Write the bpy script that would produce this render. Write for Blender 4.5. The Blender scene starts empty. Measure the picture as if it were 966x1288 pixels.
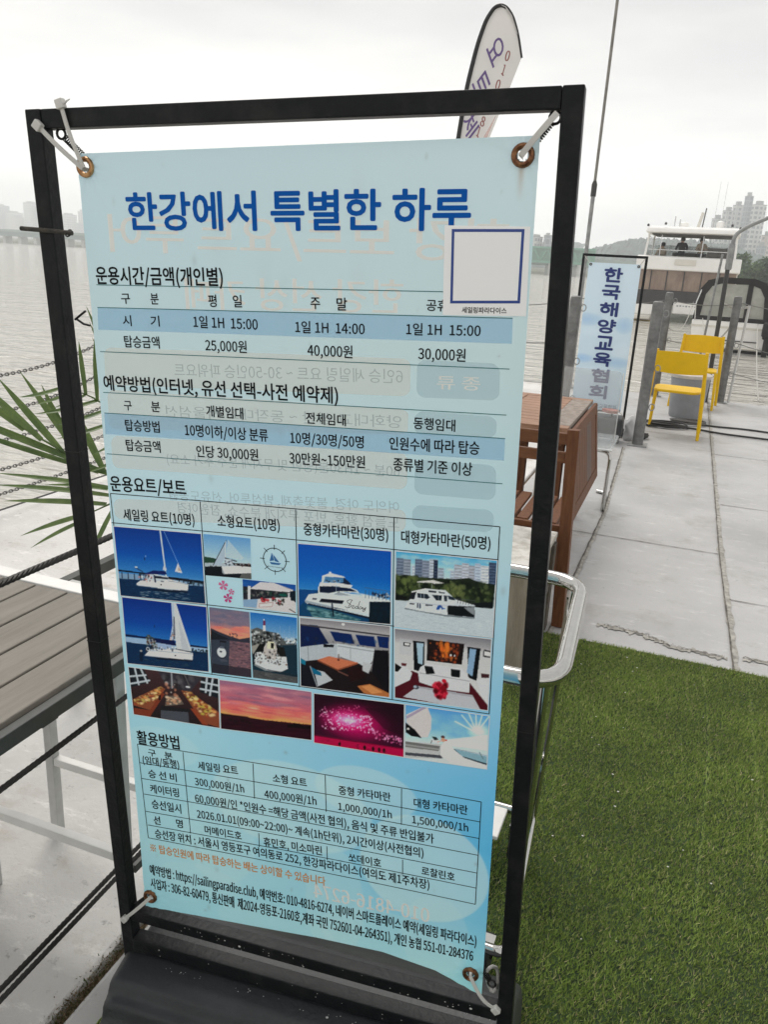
import bpy, bmesh, math, random
import numpy as np
from mathutils import Matrix, Vector
random.seed(7); RNG = np.random.default_rng(11)
S = bpy.context.scene; COL = S.collection; R = math.radians

# ------------------------------------------------------------------ camera
FPX = 1010.0; ROLL = R(3.2); TH = math.atan(317.5*math.cos(ROLL)/FPX); YAW = R(19.9); CAMH = 1.5
f0 = Vector((-math.sin(YAW), math.cos(YAW), 0)); r0 = Vector((math.cos(YAW), math.sin(YAW), 0)); up = Vector((0, 0, 1))
fw = f0*math.cos(TH) - up*math.sin(TH); u0 = up*math.cos(TH) + f0*math.sin(TH)
rr = r0*math.cos(ROLL) + u0*math.sin(ROLL); uu = u0*math.cos(ROLL) - r0*math.sin(ROLL)
cd = bpy.data.cameras.new('camera'); cam = bpy.data.objects.new('camera', cd); COL.objects.link(cam)
cam.matrix_world = Matrix(((rr.x, uu.x, -fw.x, 0), (rr.y, uu.y, -fw.y, 0), (rr.z, uu.z, -fw.z, CAMH), (0, 0, 0, 1)))
cd.sensor_fit = 'HORIZONTAL'; cd.sensor_width = 36; cd.lens = 36*FPX/966; cd.clip_start = 0.02; cd.clip_end = 6000
S.camera = cam

# ------------------------------------------------------------------ sky, sun, exposure
SUN_EL, SUN_AZ = R(56), math.atan2(-0.55, 0.80)
w = bpy.data.worlds.new('World'); S.world = w; w.use_nodes = True
nt = w.node_tree; nt.nodes.clear(); N = nt.nodes.new; LK = nt.links.new
sky = N('ShaderNodeTexSky'); sky.sky_type = 'NISHITA'; sky.sun_disc = False
sky.sun_elevation = SUN_EL; sky.sun_rotation = SUN_AZ; sky.dust_density = 4; sky.air_density = 1.2
tc = N('ShaderNodeTexCoord'); mp = N('ShaderNodeMapping'); mp.inputs['Scale'].default_value = (1.2, 1.2, 6.0)
LK(tc.outputs['Generated'], mp.inputs['Vector'])
nz = N('ShaderNodeTexNoise'); nz.inputs['Scale'].default_value = 2.2; nz.inputs['Detail'].default_value = 5; nz.inputs['Roughness'].default_value = 0.55
LK(mp.outputs['Vector'], nz.inputs['Vector'])
cr = N('ShaderNodeValToRGB'); LK(nz.outputs['Fac'], cr.inputs['Fac'])
cr.color_ramp.elements[0].position = 0.32; cr.color_ramp.elements[0].color = (0.75, 0.745, 0.74, 1)
cr.color_ramp.elements[1].position = 0.70; cr.color_ramp.elements[1].color = (0.955, 0.935, 0.90, 1)
sc_ = N('ShaderNodeVectorMath'); sc_.operation = 'SCALE'; sc_.inputs['Scale'].default_value = 13.2
LK(cr.outputs['Color'], sc_.inputs[0])
sx_ = N('ShaderNodeSeparateXYZ'); LK(tc.outputs['Generated'], sx_.inputs[0])      # sky made brighter low down to offset the dimming by the haze
ab = N('ShaderNodeMath'); ab.operation = 'ABSOLUTE'; LK(sx_.outputs['Z'], ab.inputs[0])
hr = N('ShaderNodeMapRange'); hr.interpolation_type = 'SMOOTHSTEP'; hr.inputs[1].default_value = 0.0; hr.inputs[2].default_value = 0.30; hr.inputs[3].default_value = 14.4; hr.inputs[4].default_value = 8.9
LK(ab.outputs[0], hr.inputs[0]); LK(hr.outputs[0], sc_.inputs['Scale'])
mx = N('ShaderNodeMix'); mx.data_type = 'RGBA'; mx.inputs[0].default_value = 0.93
LK(sky.outputs['Color'], mx.inputs[6]); LK(sc_.outputs['Vector'], mx.inputs[7])
bg = N('ShaderNodeBackground'); bg.inputs['Strength'].default_value = 0.09
LK(mx.outputs[2], bg.inputs['Color']); wo = N('ShaderNodeOutputWorld'); LK(bg.outputs[0], wo.inputs['Surface'])
sl = bpy.data.lights.new('sun', 'SUN'); sl.energy = 1.5; sl.angle = R(28); sl.color = (1, 0.965, 0.92)
so = bpy.data.objects.new('sun', sl); COL.objects.link(so)
sd = Vector((math.sin(SUN_AZ)*math.cos(SUN_EL), math.cos(SUN_AZ)*math.cos(SUN_EL), math.sin(SUN_EL)))
so.rotation_euler = sd.to_track_quat('Z', 'Y').to_euler(); so.location = (-6, -6, 12)
S.view_settings.view_transform = 'Standard'; S.view_settings.look = 'None'; S.view_settings.gamma = 1
S.view_settings.use_curve_mapping = False; S.view_settings.exposure = 0.34
S.render.engine = 'CYCLES'; cy = S.cycles
cy.use_denoising = True; cy.use_adaptive_sampling = True; cy.adaptive_threshold = 0.012
try: cy.denoiser = 'OPENIMAGEDENOISE'
except Exception: pass
cy.max_bounces = 16; cy.diffuse_bounces = 4; cy.glossy_bounces = 4; cy.transparent_max_bounces = 16; cy.volume_bounces = 16; cy.caustics_reflective = False; cy.caustics_refractive = False

# ------------------------------------------------------------------ materials
def srgb(*c):
    return tuple(((x/255)/12.92 if x <= 10 else ((x/255+0.055)/1.055)**2.4) for x in c)
MATS = {}
def mat(name, col, rough=0.6, metal=0.0, var=0.0, scale=8.0, col2=None, bump=0.0, bscale=60.0, spec=0.5, stretch=(1, 1, 1), attr=None, trans=0.0, transl=0.0, alpha=1.0, coat=0.0, lo=0.35, hi=0.65, detail=6):
    if name in MATS: return MATS[name]
    m = bpy.data.materials.new(name); m.use_nodes = True; t = m.node_tree; n = t.nodes; l = t.links
    b = n['Principled BSDF']; out = n['Material Output']
    b.inputs['Base Color'].default_value = (*col, 1); b.inputs['Roughness'].default_value = rough; b.inputs['Metallic'].default_value = metal
    b.inputs['Specular IOR Level'].default_value = spec; b.inputs['Transmission Weight'].default_value = trans
    b.inputs['Alpha'].default_value = alpha; b.inputs['Coat Weight'].default_value = coat
    tcn = n.new('ShaderNodeTexCoord'); mpn = n.new('ShaderNodeMapping'); mpn.inputs['Scale'].default_value = stretch
    l.new(tcn.outputs['Object'], mpn.inputs['Vector'])
    csock = None
    if attr:
        a = n.new('ShaderNodeAttribute'); a.attribute_name = attr; csock = a.outputs['Color']
    if var or col2:
        z = n.new('ShaderNodeTexNoise'); z.inputs['Scale'].default_value = scale; z.inputs['Detail'].default_value = detail; z.inputs['Roughness'].default_value = 0.65
        l.new(mpn.outputs['Vector'], z.inputs['Vector'])
        rp = n.new('ShaderNodeValToRGB'); l.new(z.outputs['Fac'], rp.inputs['Fac'])
        c2 = col2 if col2 else tuple(min(1, x*(1+var)) for x in col); c1 = col if col2 else tuple(x*(1-var) for x in col)
        rp.color_ramp.elements[0].position = lo; rp.color_ramp.elements[1].position = hi
        rp.color_ramp.elements[0].color = (*c1, 1); rp.color_ramp.elements[1].color = (*c2, 1)
        csock = rp.outputs['Color']
    if csock: l.new(csock, b.inputs['Base Color'])
    if bump:
        z2 = n.new('ShaderNodeTexNoise'); z2.inputs['Scale'].default_value = bscale; z2.inputs['Detail'].default_value = 8
        l.new(mpn.outputs['Vector'], z2.inputs['Vector']); bp = n.new('ShaderNodeBump'); bp.inputs['Strength'].default_value = bump; bp.inputs['Distance'].default_value = 0.01
        l.new(z2.outputs['Fac'], bp.inputs['Height']); l.new(bp.outputs['Normal'], b.inputs['Normal'])
    if transl:
        tr = n.new('ShaderNodeBsdfTranslucent'); ms = n.new('ShaderNodeMixShader'); ms.inputs[0].default_value = transl
        if csock: l.new(csock, tr.inputs['Color'])
        else: tr.inputs['Color'].default_value = (*col, 1)
        l.new(b.outputs[0], ms.inputs[1]); l.new(tr.outputs[0], ms.inputs[2]); l.new(ms.outputs[0], out.inputs['Surface'])
    m['csock'] = 1
    MATS[name] = m
    return m

# ------------------------------------------------------------------ mesh helpers
class MB:
    def __init__(s): s.v = []; s.f = []
    def add(s, vs, fs):
        o = len(s.v); s.v += [tuple(p) for p in vs]; s.f += [tuple(i+o for i in f) for f in fs]; return s
    def box(s, x0, x1, y0, y1, z0, z1, M=None):
        vs = [Vector(p) for p in ((x0,y0,z0),(x1,y0,z0),(x1,y1,z0),(x0,y1,z0),(x0,y0,z1),(x1,y0,z1),(x1,y1,z1),(x0,y1,z1))]
        if M is not None: vs = [M @ p for p in vs]
        return s.add(vs, [(0,3,2,1),(4,5,6,7),(0,1,5,4),(1,2,6,5),(2,3,7,6),(3,0,4,7)])
    def bar(s, a, b, wx, wy, up=(0,0,1)):       # rectangular bar from a to b
        a = Vector(a); b = Vector(b); d = (b-a).normalized(); u = Vector(up)
        if abs(d.dot(u)) > 0.98: u = Vector((0,1,0))
        x = d.cross(u).normalized(); y = x.cross(d).normalized()
        vs = [p + x*sx*wx/2 + y*sy*wy/2 for p in (a, b) for sx, sy in ((-1,-1),(1,-1),(1,1),(-1,1))]
        return s.add(vs, [(3,2,1,0),(4,5,6,7),(0,1,5,4),(1,2,6,5),(2,3,7,6),(3,0,4,7)])
    def tube(s, pts, r, n=10, closed=False, rs=None):
        P = [Vector(p) for p in pts]; k = len(P); o = len(s.v); prev = None
        for i, p in enumerate(P):
            if closed: d = (P[(i+1) % k]-P[i-1])
            else: d = P[min(i+1, k-1)]-P[max(i-1, 0)]
            d = d.normalized()
            if prev is None:
                x = d.cross(Vector((0,0,1)))
                if x.length < 1e-3: x = d.cross(Vector((0,1,0)))
            else: x = prev - d*prev.dot(d)
            x.normalize(); prev = x; y = d.cross(x); q = rs[i] if rs else r
            for j in range(n):
                a = 2*math.pi*j/n; s.v.append(tuple(p + x*math.cos(a)*q + y*math.sin(a)*q))
        m = k if closed else k-1
        for i in range(m):
            for j in range(n):
                a, b = o+i*n+j, o+i*n+(j+1) % n; c, d = o+((i+1) % k)*n+(j+1) % n, o+((i+1) % k)*n+j
                s.f.append((a, b, c, d))
        if not closed:
            s.f.append(tuple(o+j for j in reversed(range(n)))); s.f.append(tuple(o+(k-1)*n+j for j in range(n)))
        return s
    def lathe(s, prof, n=24, c=(0,0,0)):
        o = len(s.v)
        for r, z in prof:
            for j in range(n):
                a = 2*math.pi*j/n; s.v.append((c[0]+r*math.cos(a), c[1]+r*math.sin(a), c[2]+z))
        for i in range(len(prof)-1):
            for j in range(n): s.f.append((o+i*n+j, o+i*n+(j+1) % n, o+(i+1)*n+(j+1) % n, o+(i+1)*n+j))
        s.f.append(tuple(o+j for j in reversed(range(n)))); s.f.append(tuple(o+(len(prof)-1)*n+j for j in range(n)))
        return s
    def prism(s, poly, a, b, axis='x'):           # closed 2D outline extruded a..b
        k = len(poly)
        def P(p, t): return (t, p[0], p[1]) if axis == 'x' else ((p[0], t, p[1]) if axis == 'y' else (p[0], p[1], t))
        vs = [P(p, a) for p in poly] + [P(p, b) for p in poly]
        fs = [tuple(range(k))[::-1], tuple(range(k, 2*k))] + [(i, (i+1) % k, k+(i+1) % k, k+i) for i in range(k)]
        return s.add(vs, fs)
    def build(s, name, m, parent=None, smooth=False, bevel=0, loc=None, seg=2):
        me = bpy.data.meshes.new(name); me.from_pydata(s.v, [], s.f); me.update()
        bm = bmesh.new(); bm.from_mesh(me); bmesh.ops.recalc_face_normals(bm, faces=bm.faces); bm.to_mesh(me); bm.free()
        o = bpy.data.objects.new(name, me); COL.objects.link(o)
        me.materials.append(m)
        if smooth:
            for p in me.polygons: p.use_smooth = True
            try: me.set_sharp_from_angle(angle=R(40))
            except Exception: pass
        if bevel:
            b = o.modifiers.new('bevel', 'BEVEL'); b.width = bevel; b.segments = seg; b.limit_method = 'ANGLE'
        if parent: o.parent = parent
        if loc: o.location = loc
        return o
def empty(name, loc=(0,0,0), rz=0):
    o = bpy.data.objects.new(name, None); COL.objects.link(o); o.location = loc; o.rotation_euler = (0,0,rz); o.empty_display_size = 0.1
    return o
def tag(o, label=None, cat=None, group=None, kind=None):
    if label: o['label'] = label
    if cat: o['category'] = cat
    if group: o['group'] = group
    if kind: o['kind'] = kind
    return o
def copy_tree(o, parent=None):
    c = o.copy(); COL.objects.link(c)
    if parent: c.parent = parent
    for ch in list(o.children): copy_tree(ch, c)
    return c
def bulk(name, V, F, m, cols=None, parent=None, smooth=False):
    V = np.asarray(V, np.float32); F = np.asarray(F, np.int32); k = F.shape[1]
    me = bpy.data.meshes.new(name); me.vertices.add(len(V)); me.vertices.foreach_set('co', V.ravel())
    me.loops.add(F.size); me.loops.foreach_set('vertex_index', F.ravel())
    me.polygons.add(len(F)); me.polygons.foreach_set('loop_start', np.arange(0, F.size, k, dtype=np.int32))
    try: me.polygons.foreach_set('loop_total', np.full(len(F), k, np.int32))
    except Exception: pass
    if cols is not None:
        ca = me.color_attributes.new('Col', 'FLOAT_COLOR', 'POINT')
        c4 = np.ones((len(V), 4), np.float32); c4[:, :3] = cols; ca.data.foreach_set('color', c4.ravel())
    me.update(calc_edges=True); me.validate()
    if smooth: me.polygons.foreach_set('use_smooth', np.ones(len(F), bool))
    o = bpy.data.objects.new(name, me); COL.objects.link(o); me.materials.append(m)
    if parent: o.parent = parent
    return o
def arc(c, r, a0, a1, n, ax, ay):
    c = Vector(c); ax = Vector(ax); ay = Vector(ay)
    return [c + ax*r*math.cos(a0+(a1-a0)*i/n) + ay*r*math.sin(a0+(a1-a0)*i/n) for i in range(n+1)]
def rounded_path(pts, rad, n=6, closed=False):
    P = [Vector(p) for p in pts]; out = []; k = len(P)
    for i, p in enumerate(P):
        if not closed and i in (0, k-1): out.append(p); continue
        a = (P[i-1]-p); b = (P[(i+1) % k]-p); ra = min(rad, a.length*0.49, b.length*0.49)
        p0 = p + a.normalized()*ra; p1 = p + b.normalized()*ra
        for j in range(n+1):
            t = j/n; out.append(p0*(1-t)**2 + p*2*t*(1-t) + p1*t*t)
    return out
SX=(0.99705, 0.06671, 0.0379); SN=(-0.06774, 0.99735, 0.02637); SZ=(-0.03605, -0.02886, 0.99893); SROOT=(-0.47211, 1.05004, 0.0117)
TEXTS=[('한강에서 특별한 하루', -0.2365, 1.5434, 0.2507, 1.5449, 0.0468, 'b'), ('운용시간/금액(개인별)', -0.298, 1.4569, -0.0935, 1.4585, 0.0238, 'h'), ('구', -0.2591, 1.4255, -0.2444, 1.4259, 0.0145, 'k'), ('분', -0.2103, 1.4262, -0.1973, 1.4265, 0.0155, 'k'), ('평', -0.1174, 1.4259, -0.1049, 1.4263, 0.0162, 'k'), ('일', -0.0791, 1.4264, -0.0657, 1.4268, 0.016, 'k'), ('주', 0.0372, 1.4275, 0.0509, 1.4279, 0.0156, 'k'), ('말', 0.0748, 1.427, 0.0894, 1.4274, 0.016, 'k'), ('시', -0.2598, 1.3939, -0.2455, 1.3944, 0.0148, 'k'), ('기', -0.2132, 1.3949, -0.1987, 1.3954, 0.0147, 'k'), ('공휴일', 0.1984, 1.4295, 0.2403, 1.4292, 0.0139, 'k'), ('1일 1H  15:00', -0.1433, 1.3967, -0.0429, 1.3964, 0.0165, 'k'), ('1일 1H  14:00', 0.0139, 1.3952, 0.114, 1.3962, 0.0158, 'k'), ('1일 1H  15:00', 0.1719, 1.3983, 0.2702, 1.3999, 0.0152, 'k'), ('탑승금액', -0.2605, 1.3641, -0.2015, 1.3648, 0.0167, 'k'), ('25,000원', -0.1265, 1.3646, -0.0615, 1.3646, 0.0167, 'k'), ('40,000원', 0.0312, 1.3648, 0.0966, 1.365, 0.0167, 'k'), ('30,000원', 0.1889, 1.3676, 0.2519, 1.3679, 0.0164, 'k'), ('예약방법(인터넷, 유선 선택-사전 예약제)', -0.303, 1.3013, 0.0749, 1.3048, 0.0225, 'h'), ('구', -0.271, 1.2687, -0.2578, 1.2689, 0.0146, 'k'), ('분', -0.2239, 1.2699, -0.2092, 1.2697, 0.0157, 'k'), ('개별임대', -0.1316, 1.2694, -0.0718, 1.2693, 0.0165, 'k'), ('전체임대', 0.0267, 1.2702, 0.0863, 1.2709, 0.0159, 'k'), ('동행임대', 0.1843, 1.2745, 0.2417, 1.2747, 0.0158, 'k'), ('탑승방법', -0.2722, 1.238, -0.2126, 1.2392, 0.0173, 'k'), ('10명이하/이상 분류', -0.1695, 1.2381, -0.0338, 1.2398, 0.018, 'k'), ('10명/30명/50명', 0.0015, 1.2396, 0.1126, 1.2418, 0.0173, 'k'), ('인원수에 따라 탑승', 0.1503, 1.2436, 0.2757, 1.2469, 0.0177, 'k'), ('탑승금액', -0.2741, 1.2067, -0.214, 1.2083, 0.0176, 'k'), ('인당 30,000원', -0.1524, 1.2071, -0.051, 1.2094, 0.0177, 'k'), ('30만원~150만원', -0.001, 1.2094, 0.1145, 1.2133, 0.0175, 'k'), ('종류별 기준 이상', 0.1564, 1.2146, 0.2673, 1.217, 0.018, 'k'), ('운용요트/보트', -0.3092, 1.1421, -0.1751, 1.1471, 0.0246, 'h'), ('세일링 요트(10명)', -0.2909, 1.0924, -0.1643, 1.0968, 0.0193, 'k'), ('소형요트(10명)', -0.1239, 1.0999, -0.0205, 1.1043, 0.0192, 'k'), ('중형카타마란(30명)', 0.0187, 1.103, 0.1495, 1.1092, 0.0191, 'k'), ('대형카타마란(50명)', 0.1693, 1.1091, 0.2972, 1.1144, 0.0189, 'k'), ('활용방법', -0.3055, 0.6806, -0.2228, 0.6848, 0.0263, 'h'), ('구', -0.2859, 0.6537, -0.271, 0.6536, 0.0141, 'k'), ('분', -0.2535, 0.6549, -0.2384, 0.6541, 0.014, 'k'), ('(임대/동행)', -0.2984, 0.6354, -0.2264, 0.6396, 0.0168, 'k'), ('승 선 비', -0.2896, 0.6091, -0.2334, 0.6118, 0.0169, 'k'), ('케이터링', -0.2885, 0.5776, -0.2311, 0.5807, 0.0181, 'k'), ('승선일시', -0.2882, 0.5453, -0.2293, 0.5473, 0.0192, 'k'), ('선', -0.2873, 0.5106, -0.274, 0.5115, 0.0178, 'k'), ('명', -0.2412, 0.5144, -0.2283, 0.5149, 0.0176, 'k'), ('승선장 위치 : 서울시 영등포구 여의동로 252, 한강파라다이스(여의도 제1주차장)', -0.2871, 0.4814, 0.2265, 0.5074, 0.0196, 'k'), ('세일링 요트', -0.1889, 0.6462, -0.1131, 0.6525, 0.0171, 'k'), ('소형 요트', -0.0483, 0.6521, 0.013, 0.6564, 0.0166, 'k'), ('중형 카타마란', 0.0696, 0.6555, 0.1582, 0.6623, 0.0169, 'k'), ('대형 카타마란', 0.1971, 0.662, 0.2838, 0.669, 0.0171, 'k'), ('300,000원/1h', -0.1974, 0.6125, -0.1032, 0.6178, 0.0173, 'k'), ('400,000원/1h', -0.065, 0.6165, 0.0294, 0.6241, 0.0177, 'k'), ('1,000,000/1h', 0.0685, 0.6235, 0.1605, 0.6294, 0.0164, 'k'), ('1,500,000/1h', 0.1951, 0.6292, 0.286, 0.6365, 0.0166, 'k'), ('60,000원/인 *인원수 =해당 금액(사전 협의), 음식 및 주류 반입불가', -0.1991, 0.5773, 0.2314, 0.6008, 0.0185, 'k'), ('2026.01.01(09:00~22:00)~ 계속(1h단위), 2시간이상(사전협의)', -0.1978, 0.5446, 0.2149, 0.5683, 0.0189, 'k'), ('머메이드호', -0.1846, 0.514, -0.1128, 0.5178, 0.0173, 'k'), ('휴민호, 미소마린', -0.0705, 0.5168, 0.0376, 0.525, 0.0185, 'k'), ('쏘데이호', 0.0861, 0.5248, 0.143, 0.5278, 0.0172, 'k'), ('로찰린호', 0.213, 0.5327, 0.268, 0.5351, 0.0166, 'k'), ('※ 탑승인원에 따라 탑승하는 배는 상이할 수 있습니다', -0.2998, 0.4467, 0.0432, 0.4622, 0.0186, 'o'), ('예약방법 : https://sailingparadise.club, 예약번호: 010-4816-6274, 네이버 스마트플레이스 예약(세일링 파라다이스)', -0.3053, 0.3963, 0.3089, 0.4158, 0.0229, 'k'), ('사업자 : 306-82-60479, 통신판매  제2024-영등포-2160호,계좌 국민 752601-04-264351), 개인 농협 551-01-284376', -0.3056, 0.3658, 0.305, 0.3837, 0.0232, 'k'), ('세일링파라다이스', 0.2452, 1.4249, 0.3021, 1.4256, 0.0073, 's')]
GHOSTS=[('한강 보트/요트 투어', -0.269, 1.5154, 0.2988, 1.5086, 0.0495, 'g'), ('한강 선상 카페', -0.1531, 1.4353, 0.1662, 1.4391, 0.0417, 'g'), ('6인승 세일링 요트 ~ 30-50인승 파워요트', -0.1802, 1.3267, 0.168, 1.3361, 0.0188, 'd'), ('양화대교 성산 ~ 동작대교 서울섬선', -0.2, 1.2643, 0.1669, 1.2743, 0.0172, 'd'), ('60분 ~ 1H30분(낭만 및 무지개 분수 추가 소요)', -0.2046, 1.1904, 0.1658, 1.2046, 0.0168, 'd'), ('여의도 야경, 불꽃축제, 밤섬투어, 선유도공원', -0.2052, 1.1333, 0.1654, 1.1522, 0.0173, 'd'), ('노들섬 황혼, 반포 무지개 분수쇼, 잠원야경', -0.1915, 1.1141, 0.1658, 1.1285, 0.0175, 'd'), ('종 류', 0.2152, 1.3312, 0.2727, 1.3324, 0.0177, 'g'), ('010-4816-6274', 0.0215, 0.4379, 0.2279, 0.444, 0.0339, 'g')]
GPANELS=[[(-0.2969, 1.3538), (0.1786, 1.3598), (0.1785, 1.3099), (-0.3006, 1.2978)], [(-0.2986, 1.2907), (0.1766, 1.2914), (0.1762, 1.2573), (-0.3014, 1.229)], [(-0.2997, 1.2191), (0.1767, 1.2316), (0.1766, 1.1791), (-0.3026, 1.168)], [(-0.3068, 1.1167), (0.176, 1.1498), (0.1754, 1.1164), (-0.3076, 1.0833)]]
GBOXES=[[(0.1873, 1.3592), (0.2972, 1.3593), (0.2988, 1.312), (0.1874, 1.3094)], [(0.1856, 1.2909), (0.2968, 1.2909), (0.2973, 1.2621), (0.1852, 1.258)], [(0.1871, 1.2235), (0.2993, 1.2253), (0.3008, 1.1764), (0.187, 1.1743)], [(0.1851, 1.1578), (0.2994, 1.1626), (0.3, 1.1305), (0.1846, 1.1246)]]
BANDS=[[(-0.3011, 1.4114), (0.3102, 1.4166), (0.311, 1.3851), (-0.3036, 1.3792)], [(-0.3075, 1.254), (0.3093, 1.2625), (0.3093, 1.2327), (-0.3095, 1.2209)]]
RULES=[(-0.299, 1.4435, 0.221, 1.4464), (-0.3011, 1.4114, 0.3102, 1.4166), (-0.304, 1.3472, 0.3099, 1.3533), (-0.3056, 1.2859, 0.3092, 1.2938), (-0.3075, 1.2542, 0.3093, 1.2626), (-0.3102, 1.1897, 0.3092, 1.2008)]
GRID=[(-0.3111, 1.1251, 0.3089, 1.1399), (-0.3143, 1.0758, 0.3083, 1.0916), (-0.309, 0.9492, 0.308, 0.9716), (-0.3072, 0.8246, 0.3089, 0.8466), (-0.3111, 1.1251, -0.3072, 0.8246), (0.3089, 1.1399, 0.3089, 0.8466), (-0.1519, 1.1274, -0.1508, 0.8292), (0.0065, 1.1315, 0.0047, 0.8343), (0.1582, 1.136, 0.159, 0.8416), (-0.3062, 0.6658, 0.3045, 0.6896), (-0.3056, 0.6276, 0.3046, 0.6523), (-0.3039, 0.595, 0.3041, 0.6207), (-0.3026, 0.5625, 0.3039, 0.5883), (-0.3024, 0.5254, 0.3037, 0.5534), (-0.3007, 0.4961, 0.304, 0.5234), (-0.3024, 0.4674, 0.304, 0.4906), (-0.3062, 0.6658, -0.3024, 0.4674), (0.3045, 0.6896, 0.304, 0.4906), (-0.2165, 0.6673, -0.2138, 0.4988), (-0.0839, 0.6724, -0.0842, 0.6021), (-0.079, 0.5319, -0.0793, 0.5027), (0.046, 0.6786, 0.0469, 0.6069), (0.047, 0.5366, 0.0476, 0.5078), (0.1763, 0.6834, 0.1771, 0.6138), (0.1803, 0.5452, 0.1808, 0.5154)]
PHOTOS={'A1': [(-0.3106, 1.0697), (-0.1542, 1.0747), (-0.1545, 0.9565), (-0.3102, 0.9496)], 'A2a': [(-0.1497, 1.0752), (-0.0697, 1.0771), (-0.0709, 1.01), (-0.1511, 1.0061)], 'A2d': [(-0.0862, 1.008), (0.0031, 1.0107), (0.0022, 0.9629), (-0.0871, 0.9604)], 'A3': [(0.0089, 1.0781), (0.1546, 1.0843), (0.1544, 0.9687), (0.0074, 0.9594)], 'A4': [(0.1618, 1.0852), (0.3077, 1.0898), (0.3071, 0.9725), (0.1618, 0.9668)], 'B1': [(-0.3081, 0.9465), (-0.1529, 0.9509), (-0.1566, 0.8341), (-0.3096, 0.8245)], 'B2a': [(-0.1477, 0.9516), (-0.0773, 0.9531), (-0.079, 0.8366), (-0.1505, 0.8331)], 'B2b': [(-0.0759, 0.9533), (0.0034, 0.9556), (0.0022, 0.8407), (-0.0761, 0.8371)], 'B3': [(0.0092, 0.9563), (0.1537, 0.9643), (0.1539, 0.8449), (0.0075, 0.8375)], 'B4': [(0.1619, 0.962), (0.3057, 0.9687), (0.306, 0.8524), (0.1635, 0.846)], 'C1': [(-0.3088, 0.8169), (-0.1402, 0.8237), (-0.1427, 0.7302), (-0.3071, 0.7258)], 'C2': [(-0.1371, 0.8219), (0.025, 0.8292), (0.0232, 0.7408), (-0.1397, 0.7296)], 'C3': [(0.0297, 0.8274), (0.1778, 0.8367), (0.1785, 0.7428), (0.028, 0.737)], 'C4': [(0.1807, 0.8367), (0.3091, 0.8426), (0.3097, 0.7511), (0.1811, 0.7428)], 'LOGO': [(-0.057, 1.0721), (-0.0021, 1.0735), (-0.0035, 1.0229), (-0.0579, 1.021)], 'FLOWER': [(-0.1409, 1.0048), (-0.0897, 1.0062), (-0.0922, 0.9569), (-0.1427, 0.9551)]}
STICKER=[(0.2193, 1.5259), (0.3253, 1.5246), (0.3267, 1.4195), (0.2203, 1.4177)]
STFRAME=[(0.2286, 1.5216), (0.3184, 1.5218), (0.3183, 1.4348), (0.2295, 1.4323)]
BANNER=[(-0.3099, 1.6189), (0.3299, 1.6245), (0.3232, 0.2996), (-0.3222, 0.317)]
BOTTOM=[(-0.332, 0.3055), (-0.2117, 0.3194), (-0.1294, 0.3275), (0.0272, 0.3409), (0.1484, 0.3453), (0.2428, 0.3338), (0.3231, 0.3031)]
GROM=[(-0.2972, 1.6013), (0.3112, 1.6035), (-0.3085, 0.3341), (0.3028, 0.3451)]
TIES=[[(-0.354, 1.6514), (-0.2981, 1.5992)], [(-0.3153, 1.6761), (-0.2967, 1.6002)], [(0.3488, 1.6467), (0.3094, 1.6026)], [(-0.3632, 0.2742), (-0.3048, 0.3371)], [(0.3476, 0.2993), (0.3035, 0.3454)]]
SPR=[[(-0.3372, 1.6489), (-0.3037, 1.6167)], [(0.3487, 1.6483), (0.319, 1.6136)], [(0.3421, 0.3272), (0.3162, 0.3617)], [(-0.3547, 0.2883), (-0.32, 0.3214)]]
FRM=[(-0.3792, 1.6773), (0.3756, 1.6793), (-0.3826, 0.1912), (0.3914, 0.2601), (-0.3431, 0.2994), (-0.347, 0.2596), (-0.3299, 0.2355), (-0.3605, 0.1962), (-0.4034, 1.5203), (-0.3195, 1.5141), (0.2907, 0.2231)]
# ------------------------------------------------------------------ setting: water, haze, banks
WZ = -0.6
def plane(name, x0, x1, y0, y1, z, m, kind='structure'):
    o = MB().add([(x0,y0,z),(x1,y0,z),(x1,y1,z),(x0,y1,z)], [(0,1,2,3)]).build(name, m); o['kind'] = kind; return o
def water_mat():
    m = mat('river water', (0.54, 0.515, 0.465), rough=0.05, spec=0.5); t = m.node_tree; n = t.nodes; l = t.links; b = n['Principled BSDF']
    b.inputs['IOR'].default_value = 1.33
    tcn = n.new('ShaderNodeTexCoord'); hs = []
    for sc, st, dist in ((0.9, (0.5, 1.7, 1), 0.55), (3.6, (0.45, 1.5, 1), 0.10), (0.12, (0.7, 1.6, 1), 0.35)):
        mpn = n.new('ShaderNodeMapping'); mpn.inputs['Scale'].default_value = st; mpn.inputs['Rotation'].default_value = (0, 0, 0.25)
        l.new(tcn.outputs['Object'], mpn.inputs['Vector']); z = n.new('ShaderNodeTexNoise'); z.inputs['Scale'].default_value = sc; z.inputs['Detail'].default_value = 4
        l.new(mpn.outputs['Vector'], z.inputs['Vector']); bp = n.new('ShaderNodeBump'); bp.inputs['Strength'].default_value = 1.0; bp.inputs['Distance'].default_value = dist
        l.new(z.outputs['Fac'], bp.inputs['Height'])
        if hs: l.new(hs[-1].outputs['Normal'], bp.inputs['Normal'])
        hs.append(bp)
    l.new(hs[-1].outputs['Normal'], b.inputs['Normal']); return m
plane('river', -950, 950, -350, 420, WZ, water_mat())
M_bank = mat('bank soil', (0.10, 0.11, 0.07), var=0.4, scale=0.3, rough=0.95)
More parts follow.
